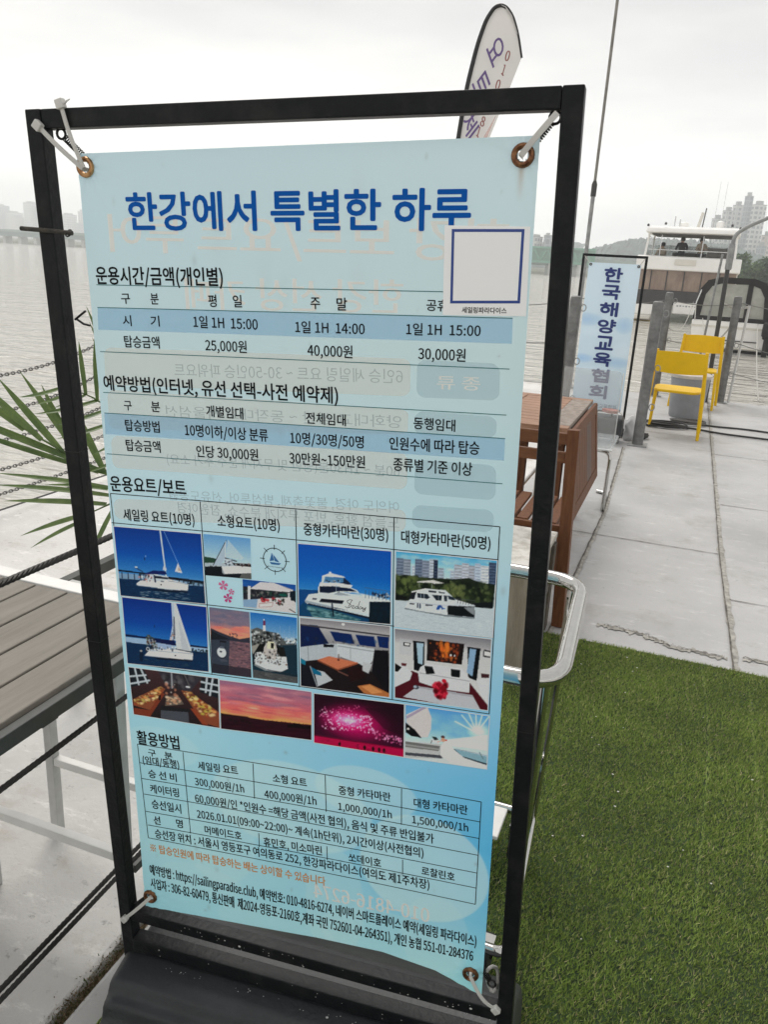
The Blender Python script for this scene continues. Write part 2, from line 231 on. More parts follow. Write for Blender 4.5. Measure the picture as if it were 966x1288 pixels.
# far bank: one sheet of land out to the horizon with a low rise at the water
g = MB(); ys = [284, 286.5, 300, 420, 700, 950]; zs = [-1.2, 0.3, 0.9, 1.4, 2.2, 3.0]
for i in range(5): g.add([(-950,ys[i],zs[i]),(950,ys[i],zs[i]),(950,ys[i+1],zs[i+1]),(-950,ys[i+1],zs[i+1])], [(0,1,2,3)])
o = g.build('far_bank', M_bank); o['kind'] = 'structure'
g = MB(); xs = [14, 15.5, 20, 950]; zz = [-1.2, -0.1, 0.5, 1.5]
for i in range(3): g.add([(xs[i],52,zz[i]),(xs[i+1],52,zz[i+1]),(xs[i+1],286,zz[i+1]),(xs[i],286,zz[i])], [(0,1,2,3)])
g.add([(-6,92,-1.2),(14.5,92,-1.2),(14.5,94,0.1),(-6,94,0.1)], [(0,1,2,3)]); g.add([(-6,94,0.1),(14.5,94,0.1),(14.5,286,0.8),(-6,286,0.8)], [(0,1,2,3)])
o = g.build('near_bank', M_bank); o['kind'] = 'structure'
hz = MB().box(-960, 960, -360, 960, -2.4, 58).build('haze', mat('haze air', (1,1,1))); hz['kind'] = 'stuff'
hm = hz.data.materials[0].node_tree; hm.nodes.clear(); pv = hm.nodes.new('ShaderNodeVolumePrincipled'); ho = hm.nodes.new('ShaderNodeOutputMaterial')
pv.inputs['Color'].default_value = (0.955, 0.985, 1.0, 1); pv.inputs['Density'].default_value = 0.0012; pv.inputs['Anisotropy'].default_value = 0.5
hm.links.new(pv.outputs[0], ho.inputs['Volume'])

# hills and far woods
def ridge(name, x0, x1, y, zb, hf, depth, m, n=70, rough=1.0):
    rows = 7; V = []; F = []
    for i in range(n+1):
        x = x0 + (x1-x0)*i/n; H = hf(i/n)*(1+0.0*x)
        for j in range(rows):
            t = j/(rows-1); z = zb + (H-zb)*math.sin(t*math.pi*0.5)**0.8 + RNG.normal()*rough*(0.3+0.7*t)
            V.append((x + RNG.normal()*rough*0.6, y + depth*t, z))
    for i in range(n):
        for j in range(rows-1):
            a = i*rows+j; F.append((a, a+rows, a+rows+1, a+1))
    o = MB().add(V, F).build(name, m); o['kind'] = 'structure'; return o
M_hill = mat('wooded hill', (0.055, 0.085, 0.08), var=0.6, scale=0.22, rough=1)
ridge('wooded_hill', -110, 60, 455, 1.5, lambda t: 13.5 + 9*math.exp(-((t-0.52)/0.16)**2) + 3*math.exp(-((t-0.75)/0.1)**2) + 1.5*math.sin(t*21), 60, M_hill, 260, 0.8)
ridge('low_hill', -420, -90, 640, 1.5, lambda t: 10 + 6*math.sin(t*5)**2 + 7*t, 60, M_hill, 80, 0.6)

# leaf-clump trees
def leaf_cloud(clumps, per, size, cols):
    V = []; F = []; Cc = []
    for (cx, cy_, cz, r) in clumps:
        base = np.array(cols[RNG.integers(len(cols))])
        d = RNG.normal(size=(per, 3)); d /= np.linalg.norm(d, axis=1)[:, None]; p = np.array([cx, cy_, cz]) + d*r*(0.55+0.5*RNG.random((per, 1)))*np.array([1, 1, 0.85])
        for q in p:
            a = RNG.normal(size=3); a /= np.linalg.norm(a); b = np.cross(a, RNG.normal(size=3)); b /= np.linalg.norm(b); s = size*(0.6+0.8*RNG.random())
            k = len(V); V += [q-a*s, q+b*s*0.6, q+a*s, q-b*s*0.6]; F.append((k, k+1, k+2, k+3)); c = base*(0.8+0.4*RNG.random()); Cc += [c]*4
    return V, F, Cc
M_leaf = mat('foliage', (0.05, 0.09, 0.03), rough=0.8, attr='Col', transl=0.3)
M_bark = mat('bark', (0.12, 0.09, 0.07), var=0.3, scale=20, rough=0.95)
def tree(x, y, h, r, label, cat='tree', group=None, cols=((0.12,0.18,0.085),(0.15,0.21,0.10),(0.09,0.14,0.075)), zb=0.0, per=70, dens=14):
    e = empty('broadleaf_tree', (x, y, zb)); tag(e, label, cat, group)
    tk = MB(); tk.tube([(0,0,-0.3),(0.03*h,0,h*0.3),(0,0.02*h,h*0.62)], 0, 7, rs=[h*0.035, h*0.026, h*0.012])
    for a in range(4):
        q = a*1.6+RNG.random(); tk.tube([(0.02*h,0,h*0.35),(math.cos(q)*r*0.5, math.sin(q)*r*0.5, h*0.66)], 0, 5, rs=[h*0.014, h*0.005])
    tk.build('trunk', M_bark, e, smooth=True)
    cl = []
    for i in range(dens):
        a = RNG.random()*6.28; t = RNG.random(); rad = r*(0.25+0.75*math.sin(math.pi*min(1, 0.2+0.75*t)))*math.sqrt(RNG.random())
        cl.append((math.cos(a)*rad*0.8, math.sin(a)*rad*0.8, h*(0.22+0.68*t), r*(0.32+0.2*RNG.random())))
    V, F, Cc = leaf_cloud(cl, per, r*0.13, cols); bulk('crown', V, F, M_leaf, np.array(Cc), e)
    return e
TL = ['rounded dark green tree left of the towers over the bank', 'short pale green tree under the lowest tower', 'broad tree below the tallest tower', 'small grey-green tree right of the tallest tower',
      'tree with a ragged crown at the right edge of the picture', 'low bushy tree at the water behind the black canopy', 'slim tree between two broader ones beyond the white boat', 'low shrub-like tree behind the curved metal arm', 'wide tree half hidden by the black boat canopy']
for i, (x, y, h, r) in enumerate([(2.2,108,3.9,1.7),(4.6,112,4.6,1.9),(7.0,106,4.1,2.0),(9.3,115,4.3,1.8),(11.4,109,4.4,2.0),(3.6,99,2.2,1.4),(5.6,104,3.4,1.2),(8.2,99,2.6,1.5),(10.2,100,2.8,1.8)]):
    tree(x, y, h, r, TL[i], group='trees on the right bank', zb=0.1)

# city across the water
def facade(name, wall, win, sx, sz, frac=0.55):
    m = bpy.data.materials.new(name); m.use_nodes = True; t = m.node_tree; n = t.nodes; l = t.links; b = n['Principled BSDF']; b.inputs['Roughness'].default_value = 0.7
    tcn = n.new('ShaderNodeTexCoord'); sp = n.new('ShaderNodeSeparateXYZ'); l.new(tcn.outputs['Object'], sp.inputs[0])
    ad = n.new('ShaderNodeMath'); ad.operation = 'ADD'; l.new(sp.outputs['X'], ad.inputs[0]); l.new(sp.outputs['Y'], ad.inputs[1]); prev = None
    for sock, s in ((ad.outputs[0], sx), (sp.outputs['Z'], sz)):
        a = n.new('ShaderNodeMath'); a.operation = 'MULTIPLY'; a.inputs[1].default_value = 1/s; l.new(sock, a.inputs[0])
        f = n.new('ShaderNodeMath'); f.operation = 'FRACT'; l.new(a.outputs[0], f.inputs[0]); g_ = n.new('ShaderNodeMath'); g_.operation = 'LESS_THAN'; g_.inputs[1].default_value = frac; l.new(f.outputs[0], g_.inputs[0])
        if prev: 
            k = n.new('ShaderNodeMath'); k.operation = 'MULTIPLY'; l.new(prev.outputs[0], k.inputs[0]); l.new(g_.outputs[0], k.inputs[1]); prev = k
        else: prev = g_
    mxn = n.new('ShaderNodeMix'); mxn.data_type = 'RGBA'; mxn.inputs[6].default_value = (*wall, 1); mxn.inputs[7].default_value = (*win, 1)
    l.new(prev.outputs[0], mxn.inputs[0]); l.new(mxn.outputs[2], b.inputs['Base Color']); return m
FAC = [facade('pale concrete flats', (0.62,0.61,0.60), (0.16,0.17,0.20), 3.2, 2.9), facade('grey glass block', (0.30,0.33,0.36), (0.12,0.15,0.19), 2.6, 3.3, 0.75), facade('warm plaster flats', (0.58,0.46,0.41), (0.16,0.14,0.14), 3.6, 2.8, 0.5)]
def tower(name, x, y, wdt, dep, h, m, label, cat, group=None, crown=1, zb=1.0):
    e = empty(name, (x, y, zb), RNG.uniform(-0.3, 0.3) if cat == 'building' else RNG.uniform(0.45, 0.75)); tag(e, label, cat, group)
    MB().box(-wdt/2, wdt/2, -dep/2, dep/2, 0, h).build('walls', m, e)
    rb = MB(); rb.box(-wdt*0.28, wdt*0.22, -dep*0.3, dep*0.3, h+0.01, h+2.2*crown)
    rb.box(-wdt/2-0.15, wdt/2+0.15, -dep/2-0.15, dep/2+0.15, h-0.4, h+0.006); rb.build('roof', FAC_ROOF, e); return e
FAC_ROOF = mat('roof concrete', (0.3,0.3,0.3), var=0.15, scale=1)
rt = [(3.6,600,6,9,37.5,0,'shortest tower block in the row above the right bank'),(9.6,606,6,9,43,0,'second tower block in the row, with a plain flat top'),(15.2,612,5.8,9,47,0,'third tower block, just left of the tallest one'),(20.6,604,4.2,8,52,1,'narrow grey tallest tower block rising above the row'),(27.2,598,8.6,9,46.5,0,'wide pale tower block right of the tallest tower'),(35,590,7,9,28,2,'lower pinkish block at the right end of the tower row'),(31.5,575,5,7,21,1,'low grey block in front of the wide pale tower')]
for x, y, wd, dp, h, k, lb in rt: tower('apartment_tower', x, y, wd*0.86, dp*0.5, h, FAC[k], lb, 'apartment tower', 'apartment towers above the right bank')
cl_ = [(-503,500,10,14,24,1),(-494,505,9,12,19.5,0),(-484,498,6,10,16,2),(-479,508,5,10,17,0),(-472,500,6,12,26.5,0),(-465.5,503,4.5,10,24,1),(-460,506,6,10,22,0),(-452,500,8,10,15,2),(-445,505,5,10,17,0),(-438,500,7,10,19.5,0),(-431,507,4.5,8,22.5,0),(-424,500,8,10,14,1),(-516,498,9,12,15,2),(-526,503,10,12,20,0)]
cl_n = ['dark-topped tower at the left end of the far skyline','pale slab just right of the dark-topped tower','low warm-coloured block in the far skyline','thin pale tower in the middle of the low blocks','tallest pale tower left of the black post','slim grey tower touching the tallest pale one','pale block behind the black sign post','low warm block behind the black sign post','narrow pale block behind the black sign post','pale tower seen between black post and banner','thin tower right beside the banner edge','low grey block beside the banner edge','low warm block at the left border of the skyline','pale block beyond the left border of the skyline']
for (x, y, wd, dp, h, k), lb in zip(cl_, cl_n): tower('city_building', x*1.75, y*1.75, wd*1.75, dp*1.5, (h-0.5)*1.75, FAC[k], lb, 'building', 'buildings of the far skyline', 0.8)
for i in range(16):
    x = -400 + i*21.5 + RNG.uniform(-5, 5); tower('city_building', x, 560+RNG.uniform(-30, 60), RNG.uniform(6, 12), 12, RNG.uniform(11, 24), FAC[i % 3], 'hazy block of the far skyline hidden behind the big banner', 'building', 'far blocks behind the banner', 0.8)
for i, (x, h, k, lb) in enumerate([(-89,17,0,'small pale block on the skyline between the banner and the right post'),(-83,18,1,'small grey block beside the right black post'),(-78,16,0,'low pale block just behind the right black post')]):
    tower('city_building', x, 470, 3.5, 8, h, FAC[k], lb, 'building', 'buildings of the far skyline', 0.5)

# long low bridge along the far bank
br = empty('river_bridge', (0, 276, 0)); tag(br, 'long low bridge with pale piers along the far bank', 'bridge')
M_deck = mat('bridge girder', (0.16,0.22,0.21), var=0.15, scale=0.2); M_pier = mat('bridge concrete', (0.5,0.5,0.48), var=0.15, scale=0.3)
MB().box(-420, 60, -3, 3, 2.4, 4.1).build('deck', M_deck, br); MB().box(-420, 60, -3.2, -3.02, 4.1, 5.0).build('parapet', mat('parapet', (0.25,0.32,0.30)), br)
for i in range(58):
    x = -412+i*8.1; MB().box(x-0.8, x+0.8, -2, 2, -1.0, 2.398).build('pier', M_pier, br, bevel=0.2)
gt = empty('green_truss_span', (-41, 268, 0)); tag(gt, 'green truss span of a bridge left of the small blue banner', 'bridge span')
M_green = mat('green girder', (0.10,0.30,0.20), var=0.1, scale=0.5)
t_ = MB(); t_.box(-44, 9, -1.5, 1.5, 3.1, 3.9); t_.box(-44, 9, -1.5, 1.5, 7.4, 8.0)
t_.build('chords', M_green, gt); t_ = MB()
for i in range(13):
    x = -44+i*4; t_.bar((x,-1,3.9),(x+2,-1,7.4),0.5,0.5); t_.bar((x+2,-1,7.4),(x+4,-1,3.9),0.5,0.5); t_.bar((x,1,3.9),(x,1,7.4),0.7,0.5)
t_.box(-44, 9, -0.1, 0.1, 3.9, 7.4)
t_.build('web', M_green, gt)
for x in (-40, -28, -14, -4, 5): MB().lathe([(1.2,-1.4),(1.2,3.08)], 12, (x,0,0)).build('pier', M_pier, gt)
# ------------------------------------------------------------------ dock
def concrete(name, c1, c2, stain, bstr=0.5, rot=0.0):
    m = mat(name, c1, rough=0.75, spec=0.35); t = m.node_tree; n = t.nodes; l = t.links; b = n['Principled BSDF']
    tcn = n.new('ShaderNodeTexCoord')
    def noise(s, d=8, r=0.6, st=(1,1,1)):
        mpn = n.new('ShaderNodeMapping'); mpn.inputs['Scale'].default_value = st; l.new(tcn.outputs['Object'], mpn.inputs['Vector'])
        z = n.new('ShaderNodeTexNoise'); z.inputs['Scale'].default_value = s; z.inputs['Detail'].default_value = d; z.inputs['Roughness'].default_value = r; l.new(mpn.outputs['Vector'], z.inputs['Vector']); return z
    def ramp(z, p0, p1):
        r_ = n.new('ShaderNodeMapRange'); r_.inputs[1].default_value = p0; r_.inputs[2].default_value = p1; l.new(z.outputs['Fac'], r_.inputs[0]); return r_
    def mixc(f, a, bb):
        x = n.new('ShaderNodeMix'); x.data_type = 'RGBA'; l.new(f.outputs[0], x.inputs[0])
        for i, s in ((6, a), (7, bb)):
            if hasattr(s, 'links') or hasattr(s, 'is_output'): l.new(s, x.inputs[i])
            else: x.inputs[i].default_value = (*s, 1)
        return x.outputs[2]
    c = mixc(ramp(noise(0.9, 6, 0.6, (1,1.6,1)), 0.35, 0.65), c1, c2)
    c = mixc(ramp(noise(0.55, 7, 0.62), 0.46, 0.66), c, tuple(x*0.80 for x in c1))
    c = mixc(ramp(noise(2.6, 9, 0.7), 0.545, 0.72), c, stain)
    c = mixc(ramp(noise(38, 4, 0.7), 0.62, 0.74), c, tuple(x*0.55 for x in c1))
    c = mixc(ramp(noise(11, 8, 0.75, (0.6,1.4,1)), 0.56, 0.72), c, tuple(min(1, x*1.22) for x in c2))
    l.new(c, b.inputs['Base Color'])
    z = noise(26, 12, 0.75); bp = n.new('ShaderNodeBump'); bp.inputs['Strength'].default_value = bstr; bp.inputs['Distance'].default_value = 0.012
    l.new(z.outputs['Fac'], bp.inputs['Height']); l.new(bp.outputs['Normal'], b.inputs['Normal']); 
    rz_ = ramp(noise(1.3, 5, 0.6), 0.3, 0.7); rz_.inputs[3].default_value = 0.42; rz_.inputs[4].default_value = 0.8; l.new(rz_.outputs[0], b.inputs['Roughness'])
    return m
M_con = concrete('walkway concrete', (0.42,0.416,0.41), (0.48,0.475,0.47), (0.32,0.305,0.28), 0.25)
M_con2 = concrete('rough deck concrete', (0.66,0.645,0.62), (0.76,0.745,0.72), (0.40,0.345,0.28), 0.9)
dk = MB().box(-0.975, 3.2, -3.2, 11.15, -0.9, 0.0).build('dock_walkway', M_con, bevel=0.012); dk['kind'] = 'structure'
dk = MB().box(-3.6, -1.0, -3.2, 11.15, -0.9, -0.006).build('dock_deck', M_con2, bevel=0.015); dk['kind'] = 'structure'
sg = MB().box(-1.0, -0.975, -3.2, 11.1, -0.9, -0.03).build('dock_seam', mat('seam soil', (0.14,0.10,0.065), var=0.5, scale=30, rough=1, bump=0.8)); sg['kind'] = 'structure'
# rubber edge and worn joints
rb = MB(); rb.box(-3.6, 3.2, 11.152, 11.22, -0.34, -0.01); rb.box(-3.66, -3.602, -3.2, 11.15, -0.34, -0.02); ro = rb.build('dock_fender_strip', mat('fender rubber', (0.02,0.02,0.02), rough=0.8), bevel=0.015); ro['kind'] = 'structure'
M_joint = mat('joint mortar', (0.34,0.325,0.295), var=0.35, scale=24, rough=1, bump=1.0, bscale=45)
M_gap = mat('joint gap', (0.12,0.11,0.095), var=0.5, scale=30, rough=1)
def ribbon(name, pts, wd, z, m, jit=0.0, n=40):
    V = []; F = []; P = [Vector((p[0], p[1], 0)) for p in pts]
    L = [0]
    for a, b in zip(P, P[1:]): L.append(L[-1]+(b-a).length)
    for i in range(n+1):
        s = L[-1]*i/n; k = max(j for j in range(len(L)-1) if L[j] <= s+1e-9); q = P[k].lerp(P[k+1], (s-L[k])/(L[k+1]-L[k])); d = (P[k+1]-P[k]).normalized(); nn = Vector((-d.y, d.x, 0))
        c = q + nn*RNG.normal()*jit; ww = wd*(1+RNG.normal()*0.25*(jit > 0))/2
        V += [(c.x-nn.x*ww, c.y-nn.y*ww, z), (c.x+nn.x*ww, c.y+nn.y*ww, z)]
    for i in range(n): F.append((2*i, 2*i+1, 2*i+3, 2*i+2))
    o = MB().add(V, F).build(name, m); o['kind'] = 'structure'; return o
ribbon('expansion_joint', [(0.375,3.15),(0.345,4.7),(0.315,11.1)], 0.030, 0.004, M_joint, 0.0012, 110)
ribbon('expansion_joint_gap', [(0.362,3.15),(0.333,4.7),(0.305,11.1)], 0.006, 0.008, M_gap, 0.0008, 120)
ribbon('expansion_joint', [(-0.375,3.2),(-0.355,5.2),(-0.42,7.4)], 0.018, 0.004, M_joint, 0.002, 60)
ribbon('expansion_joint_gap', [(-0.386,3.2),(-0.366,5.2),(-0.431,7.4)], 0.008, 0.008, M_gap, 0.001, 60)
for y0, xa, xb in ((4.73,-0.97,0.34),(8.35,-0.9,0.32),(4.02,0.37,3.1),(5.85,0.36,3.1),(7.6,0.33,3.1)):
    ribbon('slab_joint', [(xa,y0),(xb,y0-0.01)], 0.006, 0.004, M_gap, 0.0006, 60)
ribbon('crack', [(-0.20,3.42),(0.0,3.40),(0.12,3.335),(0.34,3.325)], 0.030, 0.004, M_joint, 0.008, 60)
ribbon('crack_gap', [(-0.17,3.425),(0.0,3.405),(0.12,3.34),(0.33,3.33)], 0.006, 0.008, M_gap, 0.006, 90)
ribbon('crack', [(0.40,3.36),(0.6,3.35),(1.2,3.31)], 0.03, 0.004, M_joint, 0.008, 60)
ribbon('crack_gap', [(0.40,3.365),(0.6,3.355),(1.2,3.315)], 0.006, 0.008, M_gap, 0.006, 80)

# artificial turf
TX0, TX1, TY0, TY1 = -0.905, 2.6, -2.5, 3.215
tm = mat('turf backing', (0.022,0.04,0.012), var=0.5, scale=40, rough=1)
tb = MB().box(TX0, TX1, TY0, TY1, 0.004, 0.008).build('artificial_turf', tm); tb['kind'] = 'structure'
def blades(n, x0, x1, y0, y1, z, hm, name, pal):
    x = RNG.uniform(x0, x1, n); y = RNG.uniform(y0, y1, n)
    # two worn seams where the rolls of turf meet
    s1 = 0.235 + 0.02*np.sin(y*3) ; s2 = 0.40 + 0.012*np.sin(y*2.1+1)
    keep = (np.abs(x-s1) > 0.0022) | (RNG.random(n) < 0.35); x, y = x[keep], y[keep]; n = len(x)
    near = np.exp(-((x-s1[keep]-0.004)/0.005)**2) + 0.5*np.exp(-((x-s2[keep])/0.008)**2)
    cl = 0.5+0.5*np.sin(x*9+np.sin(y*7)*1.5)*np.sin(y*11+np.cos(x*5)); hgt = hm*(0.6+0.7*RNG.random(n))*(0.8+0.35*cl)*(1+0.4*near)
    a = RNG.uniform(0, 2*np.pi, n); lean = RNG.uniform(0.2, 1.15, n); la = 0.9+RNG.normal(size=n)*1.1
    wd = RNG.uniform(0.0009, 0.0017, n)
    dx, dy = np.cos(a)*wd, np.sin(a)*wd; lx, ly = np.cos(la)*lean*hgt, np.sin(la)*lean*hgt
    V = np.empty((n, 3, 3), np.float32); V[:,0] = np.stack([x-dx, y-dy, np.full(n, z)], 1); V[:,1] = np.stack([x+dx, y+dy, np.full(n, z)], 1); V[:,2] = np.stack([x+lx, y+ly, z+hgt], 1)
    pal = np.array(pal); pi = RNG.choice(len(pal), n, p=[0.40,0.32,0.17,0.07,0.04]); c = pal[pi]*(0.7+0.6*RNG.random((n,1)))*(0.85+0.3*cl[:,None])*(1+0.35*near[:,None]*np.array([1.0,0.9,1.6]))
    C3 = np.repeat(c[:,None,:], 3, 1)
    o = bulk(name, V.reshape(-1,3), np.arange(3*n).reshape(-1,3), mat('turf blade', (0.05,0.09,0.02), rough=0.55, attr='Col', transl=0.25, spec=0.3), C3.reshape(-1,3)); o['kind'] = 'stuff'; return o
PAL = [(0.240,0.325,0.068),(0.170,0.250,0.050),(0.34,0.41,0.115),(0.44,0.45,0.18),(0.54,0.46,0.26)]
blades(470000, TX0, 1.35, 0.35, TY1+0.004, 0.008, 0.0085, 'turf_blades', PAL)
# crumbs and petals scattered on the turf
V = []; F = []
for i in range(85):
    x, y = RNG.uniform(-0.3, 1.2), RNG.uniform(0.8, 3.2); r = RNG.uniform(0.0015, 0.0042); k = len(V)
    for j in range(5): V.append((x+r*math.cos(j*1.256), y+r*0.7*math.sin(j*1.256), 0.019+0.002*RNG.random()))
    F.append(tuple(range(k, k+5)))
o = MB().add(V, F).build('litter_specks', mat('speck', (0.55,0.54,0.48), var=0.5, scale=60)); o['kind'] = 'stuff'
# moss and dead leaves in the dock seam
n = 16000; x = -0.972+RNG.normal(size=n)*0.016+0.012*np.sin(np.arange(n)*0.0); y = RNG.uniform(0.6, 1.6, n)*1.0; d_ = RNG.random(n) < (0.35+0.65*(np.sin(y*9)*0.5+0.5))
x, y = x[d_], y[d_]; n = len(x); a = RNG.uniform(0, 6.28, n); wd = RNG.uniform(0.0008, 0.0026, n); h = RNG.uniform(0.002, 0.008, n)
V = np.empty((n,3,3), np.float32); zb = np.full(n, -0.008); V[:,0] = np.stack([x-np.cos(a)*wd, y-np.sin(a)*wd, zb], 1); V[:,1] = np.stack([x+np.cos(a)*wd, y+np.sin(a)*wd, zb], 1); V[:,2] = np.stack([x+RNG.normal(size=n)*0.004, y+RNG.normal(size=n)*0.004, zb+h], 1)
pc = np.array([(0.06,0.08,0.02),(0.16,0.11,0.06),(0.10,0.07,0.04),(0.24,0.19,0.12)])[RNG.integers(4, size=n)]
o = bulk('moss_and_leaf_litter', V.reshape(-1,3), np.arange(3*n).reshape(-1,3), MATS['turf blade'], np.repeat(pc, 3, 0)); o['kind'] = 'stuff'
# ------------------------------------------------------------------ the big banner and its stand
MS = Matrix(((SX[0], SN[0], SZ[0], SROOT[0]), (SX[1], SN[1], SZ[1], SROOT[1]), (SX[2], SN[2], SZ[2], SROOT[2]), (0,0,0,1)))
def sroot(name):
    e = bpy.data.objects.new(name, None); COL.objects.link(e); e.empty_display_size = 0.1; e.matrix_world = MS; return e
def groundz(x, y): return (0.012 - MS[2][3] - x*SX[2] - y*SN[2])/SZ[2]     # local z of the ground under a point of the stand
M_frame = mat('black painted steel', (0.009,0.010,0.0115), rough=0.42, col2=(0.028,0.028,0.027), lo=0.50, hi=0.86, scale=22, bump=0.16, bscale=90, spec=0.16)
M_plast = mat('black moulded plastic', (0.022,0.024,0.027), rough=0.5, var=0.25, scale=6, bump=0.15, bscale=120)
st = sroot('banner_stand'); tag(st, 'black steel banner frame on a black plastic base holding the large blue price banner', 'banner stand')
XL, XR, ZT, TB = -0.3792, 0.3770, 1.6785, 0.025
def zr(x): return ZT + (x-XL)/(XR-XL)*0.002
for x0, x1 in ((XL, XL+TB), (XR-TB, XR)):
    MB().box(x0, x1, -TB/2, TB/2, 0.03, ZT-0.003).build('post', M_frame, st, bevel=0.0018)
MB().box(XL+TB+0.0005, XR-TB-0.0005, -TB/2+0.0006, TB/2-0.0006, ZT-TB-0.003, ZT-0.0032).build('top_rail', M_frame, st, bevel=0.0018)
MB().box(XL+TB+0.0005, XR-TB-0.0005, -TB/2+0.0006, TB/2-0.0006, 0.266, 0.291).build('bottom_rail', M_frame, st, bevel=0.0018)
MB().box(XL+TB+0.0005, XR-TB-0.0005, -TB/2-0.004, TB/2-0.0006, 0.196, 0.226).build('foot_rail', M_frame, st, bevel=0.0018)
for x, z in ((XL+TB/2, 1.19), (XR-TB/2, 0.83), (XL+TB/2, 0.86)):     # sleeve joints of the frame
    MB().box(x-TB/2-0.0004, x+TB/2+0.0004, -TB/2-0.0004, TB/2+0.0004, z, z+0.0012).build('sleeve_joint', mat('joint dark', (0.004,0.004,0.004)), st)
# base: moulded profile swept across, ends sloping down
prof = [(-0.34,-9),(-0.335,0.030),(-0.30,0.060),(-0.20,0.098),(-0.130,0.113),(-0.116,0.115),(-0.108,0.118),(-0.102,0.130),(-0.098,0.147),(-0.092,0.153),(-0.082,0.157),(-0.076,0.166),(-0.070,0.179),(-0.060,0.184),(-0.034,0.189),(-0.018,0.192),(0.018,0.192),(0.022,0.182),(0.05,0.178),(0.10,0.185),(0.13,0.170),(0.20,0.10),(0.27,0.06),(0.29,0.02),(0.295,-9)]
NXB = 42; V = []; F = []; xa, xb = -0.383, 0.381
for i in range(NXB+1):
    t = i/NXB; x = xa + (xb-xa)*t; e = min(t, 1-t)*(xb-xa); drop = 0 if e > 0.03 else (1-e/0.03)**2
    for (y, z) in prof:
        gz = groundz(x, y); zz = gz if z < -1 else max(gz+0.004, z - 0.020*drop)
        if -0.033 < y < 0.03 and 0.02 < t < 0.98 and z > 0: zz = z
        V.append((x, y, zz))
k = len(prof)
for i in range(NXB):
    for j in range(k-1): F.append((i*k+j, (i+1)*k+j, (i+1)*k+j+1, i*k+j+1))
F.append(tuple(range(k))); F.append(tuple(NXB*k+j for j in reversed(range(k))))
bb = MB().add(V, F).build('base', M_plast, st, smooth=True)
sm_ = bb.modifiers.new('sub', 'SUBSURF'); sm_.levels = 1; sm_.render_levels = 2
# dried droplets on base and rails
V = []; F = []; M_drop = mat('dried droplet', (0.62,0.62,0.60), rough=0.5)
for i in range(120):
    x = RNG.uniform(-0.3, 0.36); y = -TB/2-0.0055; 
    c = [(x, RNG.uniform(-0.0165,-0.0148), RNG.uniform(0.2,0.224)), (x, -TB/2-0.0006, RNG.uniform(0.268,0.289)), (x+0.01, RNG.uniform(-0.033,-0.022), 0.1905)][i % 3]
    r = RNG.choice([0.0007,0.001,0.0014,0.0026], p=[0.5,0.32,0.14,0.04]); o_ = len(V)
    for a in range(8):
        ca, sa = math.cos(a*0.785)*r, math.sin(a*0.785)*r*0.85
        V.append((c[0]+ca, c[1]-0.0006, c[2]+sa) if i % 3 != 2 else (c[0]+ca, c[1]+sa, c[2]+0.0012))
    F.append(tuple(range(o_, o_+8)))
dp = MB().add(V, F).build('droplet_spatter', M_drop, st); tag(dp, kind='stuff')

def yb(x, z):
    x = np.asarray(x, float); z = np.asarray(z, float)
    return -0.004 + 0.0035*np.sin(4.2*x+1.7*z+0.4) - 0.010*np.exp(-((z-0.29)/0.09)**2)*np.cos(x*4.4)
bn = sroot('price_banner'); tag(bn, 'large light blue vinyl banner with Korean yacht prices, boat photos and a white sticker', 'banner')
(TLx,TLz),(TRx,TRz),(BRx,BRz),(BLx,BLz) = BANNER
NX, NZ = 290, 590
s_, t_ = np.meshgrid(np.linspace(0,1,NX+1), np.linspace(0,1,NZ+1))
bx = (TLx+(TRx-TLx)*s_)*(1-t_) + (BLx+(BRx-BLx)*s_)*t_
bzb = np.interp(bx, [p[0] for p in BOTTOM], [p[1] for p in BOTTOM]); bz = (TLz+(TRz-TLz)*s_)*(1-t_) + bzb*t_
by = yb(bx, bz)
for gx_, gz_ in GROM:       # pulled folds around the eyelets
    q_ = np.hypot(bx-gx_, bz-gz_); a_ = np.arctan2(bz-gz_, bx-gx_); by = by + 0.0016*np.sin(a_*9+gx_*40)*np.clip(q_/0.012, 0, 1)*np.exp(-q_/0.030)
LIT = (0.725, 0.685, 0.645)
def alb(c): return np.clip(np.array(srgb(*c))/np.array(LIT), 0, 0.93)
kz = [1.62, 1.35, 1.1, 0.9, 0.72, 0.6, 0.45, 0.30]
kl = [(174,192,195),(175,193,193),(173,198,203),(163,198,211),(150,194,214),(154,197,215),(160,200,218),(148,198,218)]
kr = [(182,196,197),(177,194,193),(168,194,198),(136,181,200),(100,170,204),(84,165,201),(116,181,210),(156,206,227)]
cl_a = np.array([alb(c) for c in kl]); cr_a = np.array([alb(c) for c in kr])
colr = np.zeros(bx.shape+(3,))
for ch in range(3):
    a = np.interp(-bz, [-z for z in kz], cl_a[:,ch]); b = np.interp(-bz, [-z for z in kz], cr_a[:,ch]); f_ = np.clip((s_-0.15)/0.85, 0, 1)**1.3; colr[...,ch] = a*(1-f_)+b*f_
def soft_ell(cx, cz, rx, rz, edge, amt, tgt=(186,212,220)):
    q = np.sqrt(((bx-cx)/rx)**2 + ((bz-cz)/rz)**2); f_ = np.clip((1-q)/edge, 0, 1)*amt; colr[:] = colr*(1-f_[...,None]) + alb(tgt)*f_[...,None]
